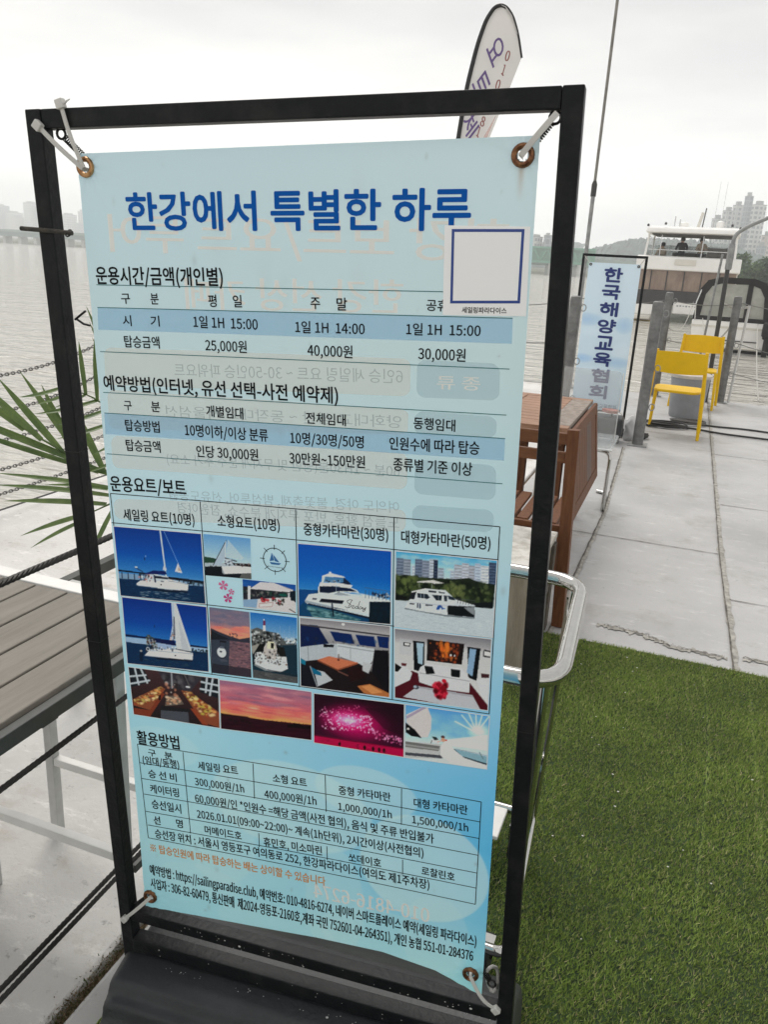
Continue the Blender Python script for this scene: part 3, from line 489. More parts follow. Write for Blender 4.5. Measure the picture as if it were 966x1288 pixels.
for q in ((0.215,0.535,0.11,0.105,0.03,0.55),(-0.02,0.60,0.15,0.09,0.05,0.45),(0.115,0.66,0.09,0.05,0.06,0.4),(0.06,0.42,0.055,0.12,0.05,0.22),(-0.26,0.67,0.08,0.04,0.1,0.22),(-0.16,0.50,0.075,0.10,0.06,0.20),(0.16,0.37,0.13,0.06,0.05,0.2),(-0.05,0.34,0.12,0.045,0.08,0.18),(0.24,0.40,0.06,0.09,0.06,0.18),(-0.20,0.40,0.09,0.035,0.1,0.16)): soft_ell(*q)
# rust run below the right eyelet, dark specks and a small bug-like stain
gx, gz = GROM[1]; f_ = np.exp(-((bx-gx+0.001)/0.0035)**2)*np.clip((gz-bz)/0.012, 0, 1)*np.clip((gz-0.052-bz)/-0.035, 0, 1)*0.5; colr[:] = colr*(1-f_[...,None]) + np.array((0.42,0.26,0.12))*f_[...,None]
for i in range(70):
    x = RNG.uniform(-0.29,0.32); z = RNG.uniform(0.32,1.61); r = RNG.uniform(0.0012,0.004); am = RNG.uniform(0.08,0.4)
    f_ = np.exp(-(((bx-x)/r)**2+((bz-z)/(r*RNG.uniform(0.8,2.2)))**2))*am; colr[:] = colr*(1-f_[...,None]) + np.array((0.22,0.22,0.2))*f_[...,None]
# smudges
for i in range(9):
    x = RNG.uniform(-0.28,0.3); z = RNG.uniform(1.2,1.6); f_ = np.exp(-(((bx-x)/0.012)**2+((bz-z)/0.03)**2))*0.10; colr[:] = colr*(1-f_[...,None]) + np.array((0.5,0.52,0.5))*f_[...,None]
idx = np.arange((NX+1)*(NZ+1)).reshape(NZ+1, NX+1); Fq = np.stack([idx[1:,:-1], idx[1:,1:], idx[:-1,1:], idx[:-1,:-1]], -1).reshape(-1,4)
cxm = (bx[1:,:-1]+bx[:-1,1:]).ravel()/2; czm = (bz[1:,:-1]+bz[:-1,1:]).ravel()/2; keep = np.ones(len(Fq), bool)
for g_ in GROM: keep &= (cxm-g_[0])**2+(czm-g_[1])**2 > 0.0062**2
M_vinyl = mat('printed vinyl', (0.6,0.7,0.75), rough=0.42, attr='Col', transl=0.30, spec=0.35, bump=0.07, bscale=9)
sheet = bulk('vinyl_sheet', np.stack([bx,by,bz],-1).reshape(-1,3), Fq[keep], M_vinyl, colr.reshape(-1,3), bn, smooth=True)

# printing ---------------------------------------------------------------
OFF = 0.4       # print layers lie a few tenths of a millimetre apart
def on(x, z, off): return (x, float(yb(x, z))-off*OFF, z)
def strip(q, off, name, m, parent=bn, n=16):
    (a,b),(c,d),(e,f),(g2,h2) = q; V = []; F = []
    for i in range(n+1):
        t = i/n; V.append(on(a+(c-a)*t, b+(d-b)*t, off)); V.append(on(g2+(e-g2)*t, h2+(f-h2)*t, off))
    for i in range(n): F.append((2*i, 2*i+2, 2*i+3, 2*i+1))
    return MB().add(V, F), name, m, parent
def strips(qs, off, name, m, parent=bn):
    mb = MB()
    for q in qs: s = strip(q, off, name, m)[0]; mb.add(s.v, s.f)
    return mb.build(name, m, parent)
def see_mat(name, col, a): return mat(name, col, rough=0.5, alpha=a, spec=0.2)
def panel_mesh(qs, off, rad=0.012):
    mb = MB()
    for (x0,z0),(x1,z1),(x2,z2),(x3,z3) in qs:
        L_ = math.hypot(x1-x0, z1-z0); H_ = abs(z0-z3); V = []; F = []; us = [0,0.05,0.12,0.25,0.45,0.7,1.0]; us = [u*rad/L_ for u in us]; us = us + [k/40 for k in range(2,39)] + [1-u for u in reversed(us)]
        us = sorted(set(round(u, 5) for u in us))
        for u in us:
            e = min(u, 1-u)*L_; i_ = 0 if e >= rad else (rad - math.sqrt(max(0, rad*rad-(rad-e)**2)))/H_
            for v in (i_, 0.5, 1-i_): V.append(on((x0+(x1-x0)*u)*(1-v)+(x3+(x2-x3)*u)*v, (z0+(z1-z0)*u)*(1-v)+(z3+(z2-z3)*u)*v, off))
        for i in range(len(us)-1):
            for j in range(2): F.append((3*i+j, 3*i+3+j, 3*i+4+j, 3*i+1+j))
        mb.add(V, F)
    return mb
panel_mesh(GPANELS, 0.0005).build('show_through_panels', see_mat('show through pale', (0.88,0.86,0.80), 0.52), bn)
panel_mesh(GBOXES, 0.0005).build('show_through_boxes', see_mat('show through blue', (0.36,0.50,0.58), 0.25), bn)
strips(BANDS, 0.0008, 'table_bands', see_mat('band blue', (0.34,0.60,0.84), 0.50))
def lines(L_, wd, off, name, m):
    qs = []
    for x0, z0, x1, z1 in L_:
        d = math.hypot(x1-x0, z1-z0); nx, nz_ = -(z1-z0)/d*wd/2, (x1-x0)/d*wd/2
        qs.append(((x0+nx,z0+nz_),(x1+nx,z1+nz_),(x1-nx,z1-nz_),(x0-nx,z0-nz_)))
    return strips(qs, off, name, m)
INK = mat('black ink', (0.006,0.0065,0.008), rough=0.6, spec=0.08); M_teal = mat('teal ink', (0.03,0.16,0.17), rough=0.5, spec=0.3)
lines(RULES, 0.0011, 0.0014, 'table_rules', M_teal); lines(GRID, 0.0013, 0.0014, 'table_grid', INK)

# lettering: Hangul through Blender's built-in fonts
TXT = {}
try:
    import os
    NOTO = bpy.data.fonts.load(os.path.join(bpy.utils.resource_path('LOCAL'), 'datafiles', 'fonts', 'Noto Sans CJK Regular.woff2'))
except Exception: NOTO = None        # Blender's default font falls back to the same glyphs
def want(s, bold):
    if (s, bold) in TXT: return
    cu = bpy.data.curves.new('lettering', 'FONT'); cu.body = s; cu.size = 1; cu.resolution_u = 3; cu.fill_mode = 'FRONT'; cu.offset = bold
    if NOTO: cu.font = NOTO
    o = bpy.data.objects.new('lettering', cu); COL.objects.link(o); TXT[(s, bold)] = o
BOLD = {k: 0 for k in 'bhksogd'}; HEAVY = {'b': 0.024, 'h': 0.018, 'k': 0.015, 's': 0.014, 'o': 0.015, 'g': 0, 'd': 0}      # stroke weight added, in em
REF = {}
EXTRA = [('SAILING PARADISE', 0)]
SIGN2 = list('한국해양교육협회'); FLAGT = ['요', '트', '체', '험', '0', '1', '-', '8']
for T_ in (TEXTS, GHOSTS):
    for s in T_: want(s[0], BOLD[s[6]])
for k_ in set(BOLD.values()) | {0}: want('한', k_)
for s, b_ in EXTRA: want(s, b_)
for s in SIGN2: want(s, 0)
want('한국해양교육협회', 0)
for s in FLAGT: want(s, 0)
bpy.context.view_layer.update(); dg = bpy.context.evaluated_depsgraph_get(); GLY = {}
for k_, o in TXT.items():
    me = bpy.data.meshes.new_from_object(o.evaluated_get(dg)); v = np.array([q.co[:2] for q in me.vertices]); GLY[k_] = (v, [tuple(p.vertices) for p in me.polygons]); bpy.data.meshes.remove(me)
for o in TXT.values():
    cu = o.data; bpy.data.objects.remove(o); bpy.data.curves.remove(cu)
def put_text(mb, s, bold, x0, z0, x1, z1, hh, off, mirror=False):
    v, f = GLY[(s, bold)]; r = GLY[('한', bold)][0]; rh = r[:,1].max()-r[:,1].min(); rc = (r[:,1].max()+r[:,1].min())/2
    mn, mx_ = v[:,0].min(), v[:,0].max(); u = (v[:,0]-mn)/(mx_-mn); u = 1-u if mirror else u; q = (v[:,1]-rc)*hh/rh
    d = math.hypot(x1-x0, z1-z0); ux, uz = (x1-x0)/d, (z1-z0)/d
    X = x0+u*(x1-x0)-q*uz*0.6; Z = z0+u*(z1-z0)+q*ux; Y = yb(X, Z)-off*OFF
    mb.add(list(zip(X.tolist(), Y.tolist(), Z.tolist())), f)
groups = {k: MB() for k in 'bhkosgd'}
for (s, x0, z0, x1, z1, hh, kd) in TEXTS:
    e_ = HEAVY[kd]*hh*1.1; k_ = 0      # heavier strokes: the outline stamped a hair's breadth apart
    for dx, dz in ((0,0),(1,0),(-1,0),(0,1),(0,-1),(0.7,0.7),(-0.7,-0.7),(0.7,-0.7),(-0.7,0.7))[:9 if kd in 'bh' else 5]: put_text(groups[kd], s, 0, x0+dx*e_, z0+dz*e_, x1+dx*e_, z1+dz*e_, hh, (0.0034 if kd == 's' else 0.0016)+0.00003*k_); k_ += 1
for (s, x0, z0, x1, z1, hh, kd) in GHOSTS:
    mb = MB(); dd = 0.022*hh if kd == 'g' else 0
    for q_ in ((0,) if kd == 'd' else (0, 1, -1)): put_text(mb, s, 0, x0+q_*dd, z0, x1+q_*dd, z1, hh, 0.0006+0.00004*(q_+1), True)
    mb.build('show_through_line', see_mat('show through white', (0.97,0.97,0.93), 0.72) if kd == 'g' else see_mat('show through grey', (0.20,0.25,0.28), 0.26), bn)
groups['b'].build('title_lettering', mat('title blue ink', (0.0,0.095,0.42), rough=0.5, spec=0.1), bn)
groups['h'].build('heading_lettering', INK, bn); groups['k'].build('table_lettering', INK, bn)
groups['o'].build('note_lettering', mat('orange ink', (0.72,0.29,0.06), rough=0.5), bn)
# white sticker with a blue square border, caption below
M_stk = mat('sticker paper', (0.94,0.94,0.95), rough=0.35); stk = strips([STICKER], 0.0026, 'sticker', M_stk)
(fx0,fz0),(fx1,fz1),(fx2,fz2),(fx3,fz3) = STFRAME; t = 0.0034
fr = [((fx0,fz0),(fx1,fz1),(fx1,fz1-t),(fx0,fz0-t)),((fx3,fz3+t),(fx2,fz2+t),(fx2,fz2),(fx3,fz3)),((fx0,fz0-t),(fx0+t,fz0-t),(fx3+t,fz3+t),(fx3,fz3+t)),((fx1-t,fz1-t),(fx1,fz1-t),(fx2,fz2+t),(fx2-t,fz2+t))]
strips(fr, 0.0031, 'border', mat('sticker blue', (0.02,0.06,0.28), rough=0.4), stk); groups['s'].build('caption', INK, stk)
# eyelets
M_brass = mat('rusty brass', (0.30,0.15,0.07), rough=0.38, metal=0.8, col2=(0.10,0.035,0.02), scale=160)
for i, (x, z) in enumerate(GROM):
    y = float(yb(x, z)); mb = MB(); mb.tube([(x+0.0105*math.cos(a*0.2618), y-0.0016, z+0.0105*math.sin(a*0.2618)) for a in range(24)], 0.0036, 8, closed=True)
    mb.build('eyelet', M_brass if i else mat('worn brass', (0.55,0.33,0.15), rough=0.3, metal=0.9, col2=(0.25,0.11,0.05), scale=140), bn, smooth=True)
# ------------------------------------------------------------------ the boat photographs printed on the banner
class Pic:
    def __init__(s, w=132, h=104): s.w, s.h = w, h; s.a = np.zeros((h*2, w*2, 3)); s.X, s.Y = np.meshgrid((np.arange(w*2)+0.5)/(w*2), (np.arange(h*2)+0.5)/(h*2))
    def mixm(s, m, c): m = np.clip(m, 0, 1)[..., None]; s.a = s.a*(1-m) + np.array(c, float)*m; return s
    def grad(s, stops, y0=0.0, y1=1.0, nz=0):
        m = (s.Y >= y0) & (s.Y < y1); v = (s.Y-y0)/(y1-y0)
        for ch in range(3): s.a[..., ch] = np.where(m, np.interp(v, [k[0] for k in stops], [k[1][ch] for k in stops]), s.a[..., ch])
        return s
    def poly(s, pts, c, al=1.0):
        m = np.zeros(s.X.shape, bool); k = len(pts)
        for i in range(k):
            (x0, y0), (x1, y1) = pts[i], pts[(i+1) % k]
            if y0 == y1: continue
            m ^= ((s.Y >= min(y0, y1)) & (s.Y < max(y0, y1)) & (s.X < x0+(s.Y-y0)*(x1-x0)/(y1-y0)))
        return s.mixm(m*al, c)
    def rect(s, x0, y0, x1, y1, c, al=1.0): return s.mixm(((s.X >= x0) & (s.X < x1) & (s.Y >= y0) & (s.Y < y1))*al, c)
    def ell(s, cx, cy, rx, ry, c, al=1.0, soft=0.08):
        H, W = s.X.shape; i0, i1 = max(0, int((cy-ry)*H)), min(H, int((cy+ry)*H)+2); j0, j1 = max(0, int((cx-rx)*W)), min(W, int((cx+rx)*W)+2)
        if i1 <= i0 or j1 <= j0: return s
        X, Y = s.X[i0:i1, j0:j1], s.Y[i0:i1, j0:j1]; m = np.clip((1-np.sqrt(((X-cx)/rx)**2+((Y-cy)/ry)**2))/soft, 0, 1)[..., None]*al
        s.a[i0:i1, j0:j1] = s.a[i0:i1, j0:j1]*(1-m) + np.array(c, float)*m; return s
    def line(s, p, q, wd, c, al=1.0):
        asp = s.w/s.h; px, py, qx, qy = p[0]*asp, p[1], q[0]*asp, q[1]; dx, dy = qx-px, qy-py; L = dx*dx+dy*dy+1e-9
        t = np.clip(((s.X*asp-px)*dx+(s.Y-py)*dy)/L, 0, 1); d = np.hypot(s.X*asp-px-t*dx, s.Y-py-t*dy); return s.mixm(np.clip((wd-d)/0.006+0.5, 0, 1)*al, c)
    def noise(s, amt, gx, gy, y0=0, y1=1, seed=0):
        r = np.random.default_rng(seed); g = r.normal(size=(gy, gx)); yi = np.linspace(0, gy-1, s.h*2); xi = np.linspace(0, gx-1, s.w*2)
        q = np.array([np.interp(xi, np.arange(gx), g[j]) for j in range(gy)]); q = np.array([np.interp(yi, np.arange(gy), q[:, i]) for i in range(s.w*2)]).T
        s.a += (q*amt)[..., None]*((s.Y >= y0) & (s.Y < y1))[..., None]; return s
    def dots(s, n, x0, y0, x1, y1, r, cols, seed=1, al=0.9):
        g = np.random.default_rng(seed)
        for i in range(n): rr_ = r*(0.5+g.random()); s.ell(g.uniform(x0, x1), g.uniform(y0, y1), rr_, rr_*s.w/s.h, cols[g.integers(len(cols))], al, 0.5)
        return s
    def out(s): a = np.clip(s.a, 0, 255)/255; a = a.reshape(s.h, 2, s.w, 2, 3).mean((1, 3)); return np.where(a < 0.04045, a/12.92, ((a+0.055)/1.055)**2.4)
M_print = mat('photo print ink', (0.5,0.5,0.5), rough=0.5, attr='Col', spec=0.12)
def print_pic(key, p, label, off=0.0020, border=True):
    q = PHOTOS[key]; a = np.clip(p.out()/np.array(LIT)*0.98, 0.004, 0.90); h, w_ = a.shape[:2]; u, v = np.meshgrid(np.linspace(0,1,w_), np.linspace(0,1,h))
    X = (q[0][0]+(q[1][0]-q[0][0])*u)*(1-v)+(q[3][0]+(q[2][0]-q[3][0])*u)*v; Z = (q[0][1]+(q[1][1]-q[0][1])*u)*(1-v)+(q[3][1]+(q[2][1]-q[3][1])*u)*v
    idx = np.arange(h*w_).reshape(h, w_); F = np.stack([idx[1:,:-1], idx[1:,1:], idx[:-1,1:], idx[:-1,:-1]], -1).reshape(-1,4)
    o = bulk('printed_photo', np.stack([X, yb(X, Z)-off*OFF, Z], -1).reshape(-1,3), F, M_print, a.reshape(-1,3), bn); o['label'] = label
    if border:
        e = 0.0012; qq = [(q[0][0]-e, q[0][1]+e), (q[1][0]+e, q[1][1]+e), (q[2][0]+e, q[2][1]-e), (q[3][0]-e, q[3][1]-e)]
        strips([qq], off-0.0004, 'white_border', mat('photo white', (0.80,0.82,0.84), rough=0.45), o)
    return o
def bil_inv(Q, x, y):
    (x0,y0),(x1,y1),(x2,y2),(x3,y3) = Q; u = v = 0.5
    for _ in range(12):
        fx = x0*(1-u)*(1-v)+x1*u*(1-v)+x2*u*v+x3*(1-u)*v-x; fy = y0*(1-u)*(1-v)+y1*u*(1-v)+y2*u*v+y3*(1-u)*v-y
        a = (x1-x0)*(1-v)+(x2-x3)*v; b = (x3-x0)*(1-u)+(x2-x1)*u; c = (y1-y0)*(1-v)+(y2-y3)*v; d = (y3-y0)*(1-u)+(y2-y1)*u; D = a*d-b*c; u -= (fx*d-b*fy)/D; v -= (a*fy-c*fx)/D
    return (u, v)
class QPic(Pic):      # a picture drawn in the coordinates of a tilted frame Q
    def __init__(s, w, h, Q): super().__init__(w, h); s.Q = Q; s.sx = math.hypot(Q[1][0]-Q[0][0], Q[1][1]-Q[0][1]); s.sy = math.hypot(Q[3][0]-Q[0][0], Q[3][1]-Q[0][1])
    def P(s, pts, c, al=1.0): return s.poly([bil_inv(s.Q, *p) for p in pts], c, al)
    def L(s, p, q, wd, c, al=1.0): return s.line(bil_inv(s.Q, *p), bil_inv(s.Q, *q), wd/s.sy/2, c, al)
    def E(s, cx, cy, rx, ry, c, al=1.0, soft=0.15): u, v = bil_inv(s.Q, cx, cy); return s.ell(u, v, rx/s.sx, ry/s.sy, c, al, soft)
    def D(s, n, pts, r, cols, seed=1, al=0.9, fl=1.0):   # specks inside a quadrilateral
        g = np.random.default_rng(seed)
        for i in range(n):
            a, b = g.random(), g.random(); x = (pts[0][0]*(1-a)+pts[1][0]*a)*(1-b)+(pts[3][0]*(1-a)+pts[2][0]*a)*b; y = (pts[0][1]*(1-a)+pts[1][1]*a)*(1-b)+(pts[3][1]*(1-a)+pts[2][1]*a)*b
            k = r*(0.4+g.random()); s.E(x, y, k, k*fl, cols[g.integers(len(cols))], al, 0.6)
        return s
    def grain(s, a, seed=0):
        g = np.random.default_rng(seed); z = g.normal(size=(s.h, s.w)); z = np.repeat(np.repeat(z, 2, 0), 2, 1); s.a += (z*a*0.55)[..., None]*(0.4+0.6*s.a.mean(-1, keepdims=True)/160); return s
W_ = (222,226,230); K_ = (14,18,26)
Q = [(40,55),(862,128),(905,800),(108,705)]; p = QPic(132,104,Q).grad([(0,(0,52,128)),(0.35,(4,74,158)),(0.62,(50,120,182)),(0.72,(96,150,196))], 0, 1)
p.P([(85,530),(905,625),(910,810),(100,720)],(8,42,74)); p.D(260,[(100,550),(900,630),(905,800),(110,710)],16,[(4,30,58),(20,66,100),(10,50,84)],3,0.5,0.25)
p.P([(80,490),(330,510),(560,550),(900,590),(900,628),(560,600),(330,560),(85,540)],(120,150,176)); p.P([(78,455),(350,492),(350,505),(78,470)],K_); p.P([(560,530),(900,578),(900,605),(560,552)],K_)
for x in (120,180,240,300,600,660,700,740,790,840,880): p.L((x,470+x*0.13),(x+4,520+x*0.125),9,(24,34,52))
p.D(30,[(740,580),(900,595),(900,620),(740,610)],10,[K_,(60,80,90)],8); p.L((250,440),(320,480),9,(30,44,70)); p.E(258,436,16,8,(200,210,215)); p.E(338,360,5,16,(14,34,66)); p.E(348,335,6,9,(120,160,200))
p.L((484,95),(545,560),13,(206,216,226)); p.L((520,105),(650,400),4,(150,180,215)); p.P([(650,400),(692,500),(622,482)],(214,214,214)); p.P([(655,430),(680,480),(650,475)],(150,100,70),0.5); p.P([(525,405),(548,470),(508,465)],(196,200,208))
p.P([(262,590),(300,562),(560,552),(748,604),(742,668),(560,655),(262,606)],W_); p.P([(300,640),(560,655),(742,668),(742,690),(540,680),(300,640)],(8,26,46)); p.P([(330,565),(350,500),(440,505),(560,530),(565,560),(450,575)],(190,196,200)); p.P([(345,495),(420,470),(535,478),(548,512),(440,506),(345,505)],(14,28,84)); p.D(46,[(290,500),(380,510),(450,580),(280,575)],10,[(30,34,44),(200,120,110),(230,230,230),(50,60,90)],5); p.P([(440,520),(560,540),(560,556),(440,545)],(24,30,44)); p.L((430,520),(440,578),14,(20,28,50)); p.E(494,606,8,7,K_); p.E(505,576,18,5,(40,44,50)); p.L((560,570),(745,606),4,(90,96,104)); p.L((265,610),(740,668),3,(150,160,170))
p.D(80,[(280,660),(760,690),(760,765),(300,720)],26,[(120,136,146),(70,96,112),(14,40,60),(170,180,184)],6,0.7,0.14); p.grain(6); print_pic('A1', p, 'printed photo of a white sailing boat with lowered sails on blue water')
Q = [(40,55),(868,148),(905,800),(108,690)]; p = QPic(132,104,Q).grad([(0,(0,46,122)),(0.35,(4,66,150)),(0.6,(40,110,176)),(0.7,(80,140,190))], 0, 1)
p.P([(88,470),(905,600),(905,810),(105,700)],(8,42,74)); p.D(240,[(95,490),(900,610),(900,790),(110,690)],16,[(4,28,54),(18,62,94),(10,46,78)],4,0.5,0.25); p.P([(85,430),(300,460),(560,500),(895,560),(895,604),(560,560),(300,512),(88,480)],(150,176,200)); p.P([(82,405),(560,478),(590,520),(300,455),(82,428)],(8,24,60)); p.P([(720,520),(895,548),(895,562),(720,540)],(10,24,56)); p.D(34,[(740,560),(895,580),(895,612),(740,600)],9,[K_,(20,40,40)],5)
p.P([(530,100),(575,115),(738,590),(592,562),(560,330)],(202,202,200)); p.P([(600,260),(715,575),(640,565)],(176,180,184),0.6); p.P([(530,100),(552,110),(578,480),(520,475),(545,330)],(176,190,208)); p.P([(552,240),(565,250),(575,460),(555,470)],(60,60,70),0.7); p.D(14,[(535,380),(565,390),(565,470),(525,470)],9,[(220,170,140),(60,60,80)],4,0.7); p.E(370,335,6,16,(20,44,90))
p.P([(275,620),(330,560),(600,565),(750,605),(748,676),(560,655),(330,628)],W_); p.P([(330,630),(560,656),(748,676),(745,692),(420,662)],(6,22,38)); p.P([(360,500),(560,510),(570,560),(350,560)],(150,170,196)); p.P([(330,455),(570,475),(585,530),(330,482)],(10,24,66)); p.D(90,[(290,410),(360,440),(420,560),(290,580)],12,[(24,30,40),(60,76,60),(150,150,150),(90,60,50)],8); p.D(40,[(370,530),(600,545),(600,580),(370,570)],9,[(30,34,44),(190,190,190),(230,230,230)],9); p.E(310,555,20,22,(200,200,200)); p.E(310,555,12,13,(30,40,50)); p.E(580,627,8,7,K_); p.L((600,565),(738,595),7,K_); p.L((330,570),(745,612),4,(120,126,134)); p.E(242,572,14,9,(180,170,160)); p.P([(225,580),(265,590),(260,680),(230,670)],(6,24,40),0.7)
p.D(60,[(280,650),(750,690),(740,770),(300,700)],26,[(60,76,76),(34,56,66),(10,34,50)],7,0.6,0.14); p.grain(6); print_pic('B1', p, 'printed photo of a sailing boat under a tall white sail')
Q = [(32,25),(482,68),(495,455),(52,415)]; p = QPic(84,72,Q).grad([(0,(96,150,196)),(0.35,(140,180,206)),(0.6,(176,200,210))], 0, 1); p.P([(270,80),(420,250),(400,270),(250,240)],(196,206,212),0.6); p.P([(36,235),(130,250),(180,265),(200,300),(44,300)],(34,64,48)); p.P([(44,295),(500,300),(500,330),(46,330)],(170,180,184)); p.P([(50,330),(500,330),(500,460),(52,420)],(16,22,28)); p.P([(210,330),(495,318),(495,395),(230,402)],(214,218,220)); p.P([(215,345),(240,400),(218,395)],(150,156,160)); p.P([(248,100),(240,250),(205,318),(130,318)],(170,184,194)); p.L((252,90),(130,318),6,(30,36,48)); p.L((248,95),(246,255),7,(210,216,222)); p.L((245,252),(352,282),10,(20,24,34)); p.P([(238,258),(300,262),(330,300),(235,322)],(196,202,208)); p.D(22,[(240,265),(310,275),(310,318),(240,318)],9,[(40,44,54),(120,130,140)],3); p.P([(310,296),(490,310),(490,336),(330,322)],(26,24,28)); p.D(20,[(330,305),(490,312),(490,335),(340,322)],9,[(90,60,50),(20,20,24),(150,150,150)],6); p.D(10,[(70,320),(200,330),(200,420),(60,410)],12,[(8,10,14)],5); p.P([(400,400),(495,398),(495,455),(380,440)],(120,116,108),0.7); p.grain(6); print_pic('A2a', p, 'printed photo of a catamaran with a triangular sail', border=False)
Q = [(400,452),(908,500),(912,778),(412,722)]; p = QPic(90,54,Q).grad([(0,(10,66,140)),(0.3,(60,110,160)),(0.5,(40,44,56)),(1,(190,186,184))], 0, 1); p.P([(400,500),(640,470),(910,510),(910,550),(400,520)],(20,74,150),0.7); p.P([(405,520),(910,560),(910,680),(412,640)],(36,38,44)); p.D(60,[(410,550),(860,580),(860,640),(415,610)],14,[(70,66,66),(20,22,26),(110,106,100),(30,60,50)],3); p.P([(480,540),(570,480),(700,484),(885,550),(870,575),(480,545)],(206,198,196)); p.P([(700,484),(885,550),(840,545)],(176,168,168)); p.P([(455,515),(482,520),(478,700),(455,690)],(210,208,206)); p.P([(838,580),(852,582),(850,660),(832,655)],(200,200,200)); p.P([(412,650),(560,640),(545,725),(412,715)],(130,160,186)); p.P([(550,640),(860,620),(912,680),(912,778),(540,730)],(206,198,194)); p.P([(565,680),(700,668),(690,715),(560,722)],(180,150,144)); p.P([(570,690),(690,676),(684,708),(568,716)],(212,206,202)); p.D(30,[(570,630),(650,640),(650,668),(580,660)],12,[(176,40,52),(200,90,90),(60,30,30)],4); p.D(40,[(690,630),(800,640),(790,700),(700,680)],13,[(150,30,44),(24,26,24),(60,60,50),(220,220,220)],5); p.E(790,602,50,16,(16,90,74),0.8,0.4); p.L((850,735),(910,772),8,(60,50,46)); p.P([(855,560),(912,570),(912,660),(860,650)],(14,26,36)); p.grain(7); print_pic('A2d', p, 'printed photo of an open boat deck under a white roof', border=False)
Q = [(32,40),(915,108),(908,790),(45,700)]; p = QPic(140,112,Q).grad([(0,(0,76,164)),(0.4,(6,92,176)),(0.6,(40,120,186)),(0.66,(110,160,196))], 0, 1); p.P([(45,450),(240,462),(300,720),(45,700)],(2,66,120)); p.P([(230,462),(910,560),(908,800),(45,700),(60,600)],(6,60,96)); p.P([(120,600),(400,660),(640,740),(600,770),(180,715)],(60,104,112)); p.D(90,[(130,620),(420,670),(640,750),(180,710)],26,[(120,160,160),(20,56,66),(84,130,134)],5,0.7,0.3)
p.P([(712,572),(908,575),(908,792),(712,770)],(0,24,34)); p.D(20,[(740,590),(900,600),(900,770),(740,740)],16,[(0,34,48)],4,0.5); p.P([(105,555),(140,498),(240,488),(460,480),(560,500),(908,560),(908,575),(714,572),(712,722),(560,690),(130,590)],(206,212,214)); p.P([(130,590),(380,650),(712,735),(712,700),(380,620),(140,575)],(8,18,34)); p.P([(150,585),(370,632),(712,716),(712,690),(380,628)],(196,204,208)); p.P([(262,540),(478,560),(462,592),(242,568)],(14,18,28)); p.P([(180,532),(222,538),(215,550),(176,545)],(20,26,38)); p.P([(100,550),(380,618),(380,634),(110,575)],(150,160,166)); p.L((365,590),(378,700),12,(14,20,34))
p.P([(232,430),(250,415),(540,440),(600,465),(620,492),(460,480),(330,500),(232,488)],(206,214,218)); p.P([(245,425),(400,428),(400,478),(330,490),(245,480)],(16,26,46)); p.P([(405,430),(540,448),(600,478),(450,472),(405,475)],(10,24,50)); p.P([(240,415),(250,390),(420,395),(560,420),(545,440),(400,425),(240,425)],(214,220,222)); p.P([(270,330),(345,305),(470,335),(490,350),(265,335)],(216,222,224)); p.P([(290,338),(470,350),(500,400),(285,388)],(70,120,160)); p.P([(270,335),(300,335),(285,390),(262,392)],(196,206,212)); p.P([(475,345),(545,405),(520,415),(420,392),(470,395)],(20,34,56)); p.D(16,[(300,370),(440,375),(440,390),(300,385)],9,[(190,190,190),(24,30,44)],3); p.P([(380,500),(430,480),(545,515),(430,510)],(30,34,40)); p.P([(340,500),(460,478),(545,500),(620,490),(908,555),(640,530)],(200,208,212),0.7); p.P([(640,500),(900,560),(640,540)],(206,212,214))
for i in range(8): p.L((680+i*32,468+i*3),(676+i*32,536+i*4),4,(60,76,96))
p.L((670,440),(906,478),4,(70,90,120)); p.D(40,[(740,490),(906,500),(906,540),(760,530)],13,[(30,44,70),(160,170,180),(14,20,34)],7); p.E(346,302,14,10,W_); p.grain(6); pa3 = print_pic('A3', p, 'printed photo of a white power catamaran with a name in script on the bow')
Q = [(32,30),(920,95),(890,782),(30,680)]; p = QPic(140,112,Q).grad([(0,(70,160,200)),(0.15,(150,196,214)),(0.35,(196,206,212)),(0.5,(190,200,206))], 0, 1); p.D(50,[(40,40),(900,100),(900,200),(40,180)],50,[(206,214,218),(170,200,214)],3,0.4,0.35)
for x0, x1, y0, y1, c in ((40,105,85,240,(100,112,130)),(105,172,95,250,(130,138,150)),(180,208,150,240,(176,184,194)),(208,272,92,258,(92,104,124)),(272,335,105,262,(122,130,146)),(335,412,92,262,(170,176,186)),(372,410,100,262,(40,50,70)),(412,465,165,265,(150,160,172)),(520,552,190,275,(170,180,190)),(552,620,135,280,(166,170,178)),(620,680,122,285,(176,178,186)),(680,730,140,290,(156,158,166)),(730,780,122,295,(170,180,196)),(780,850,140,300,(196,200,206)),(850,912,112,305,(60,74,98))):
    p.P([(x0,y0),(x1,y0+(x1-x0)*0.07),(x1-1,y1),(x0-1,y1)],c)
    for j in range(int((y1-y0)/13)): p.P([(x0+5,y0+8+j*13),(x1-4,y0+10+j*13),(x1-4,y0+14+j*13),(x0+5,y0+12+j*13)],tuple(min(235,k+46) for k in c) if j % 2 else tuple(int(k*0.7) for k in c),0.75)
p.P([(35,245),(120,228),(240,250),(380,255),(560,262),(680,250),(780,290),(905,305),(890,520),(30,450)],(28,36,24)); p.D(150,[(36,240),(240,255),(240,400),(36,380)],24,[(92,104,54),(64,76,40),(38,48,28),(20,26,18)],4,0.8); p.D(170,[(240,260),(900,310),(890,470),(240,420)],24,[(60,72,40),(34,44,26),(20,28,20),(84,94,56),(16,22,18)],5,0.8); p.D(60,[(460,300),(640,330),(640,420),(480,400)],20,[(110,116,66),(80,90,50)],6,0.6); p.P([(32,400),(140,420),(130,450),(32,445)],(14,18,18)); p.P([(720,470),(892,460),(890,520),(720,505)],(18,22,24))
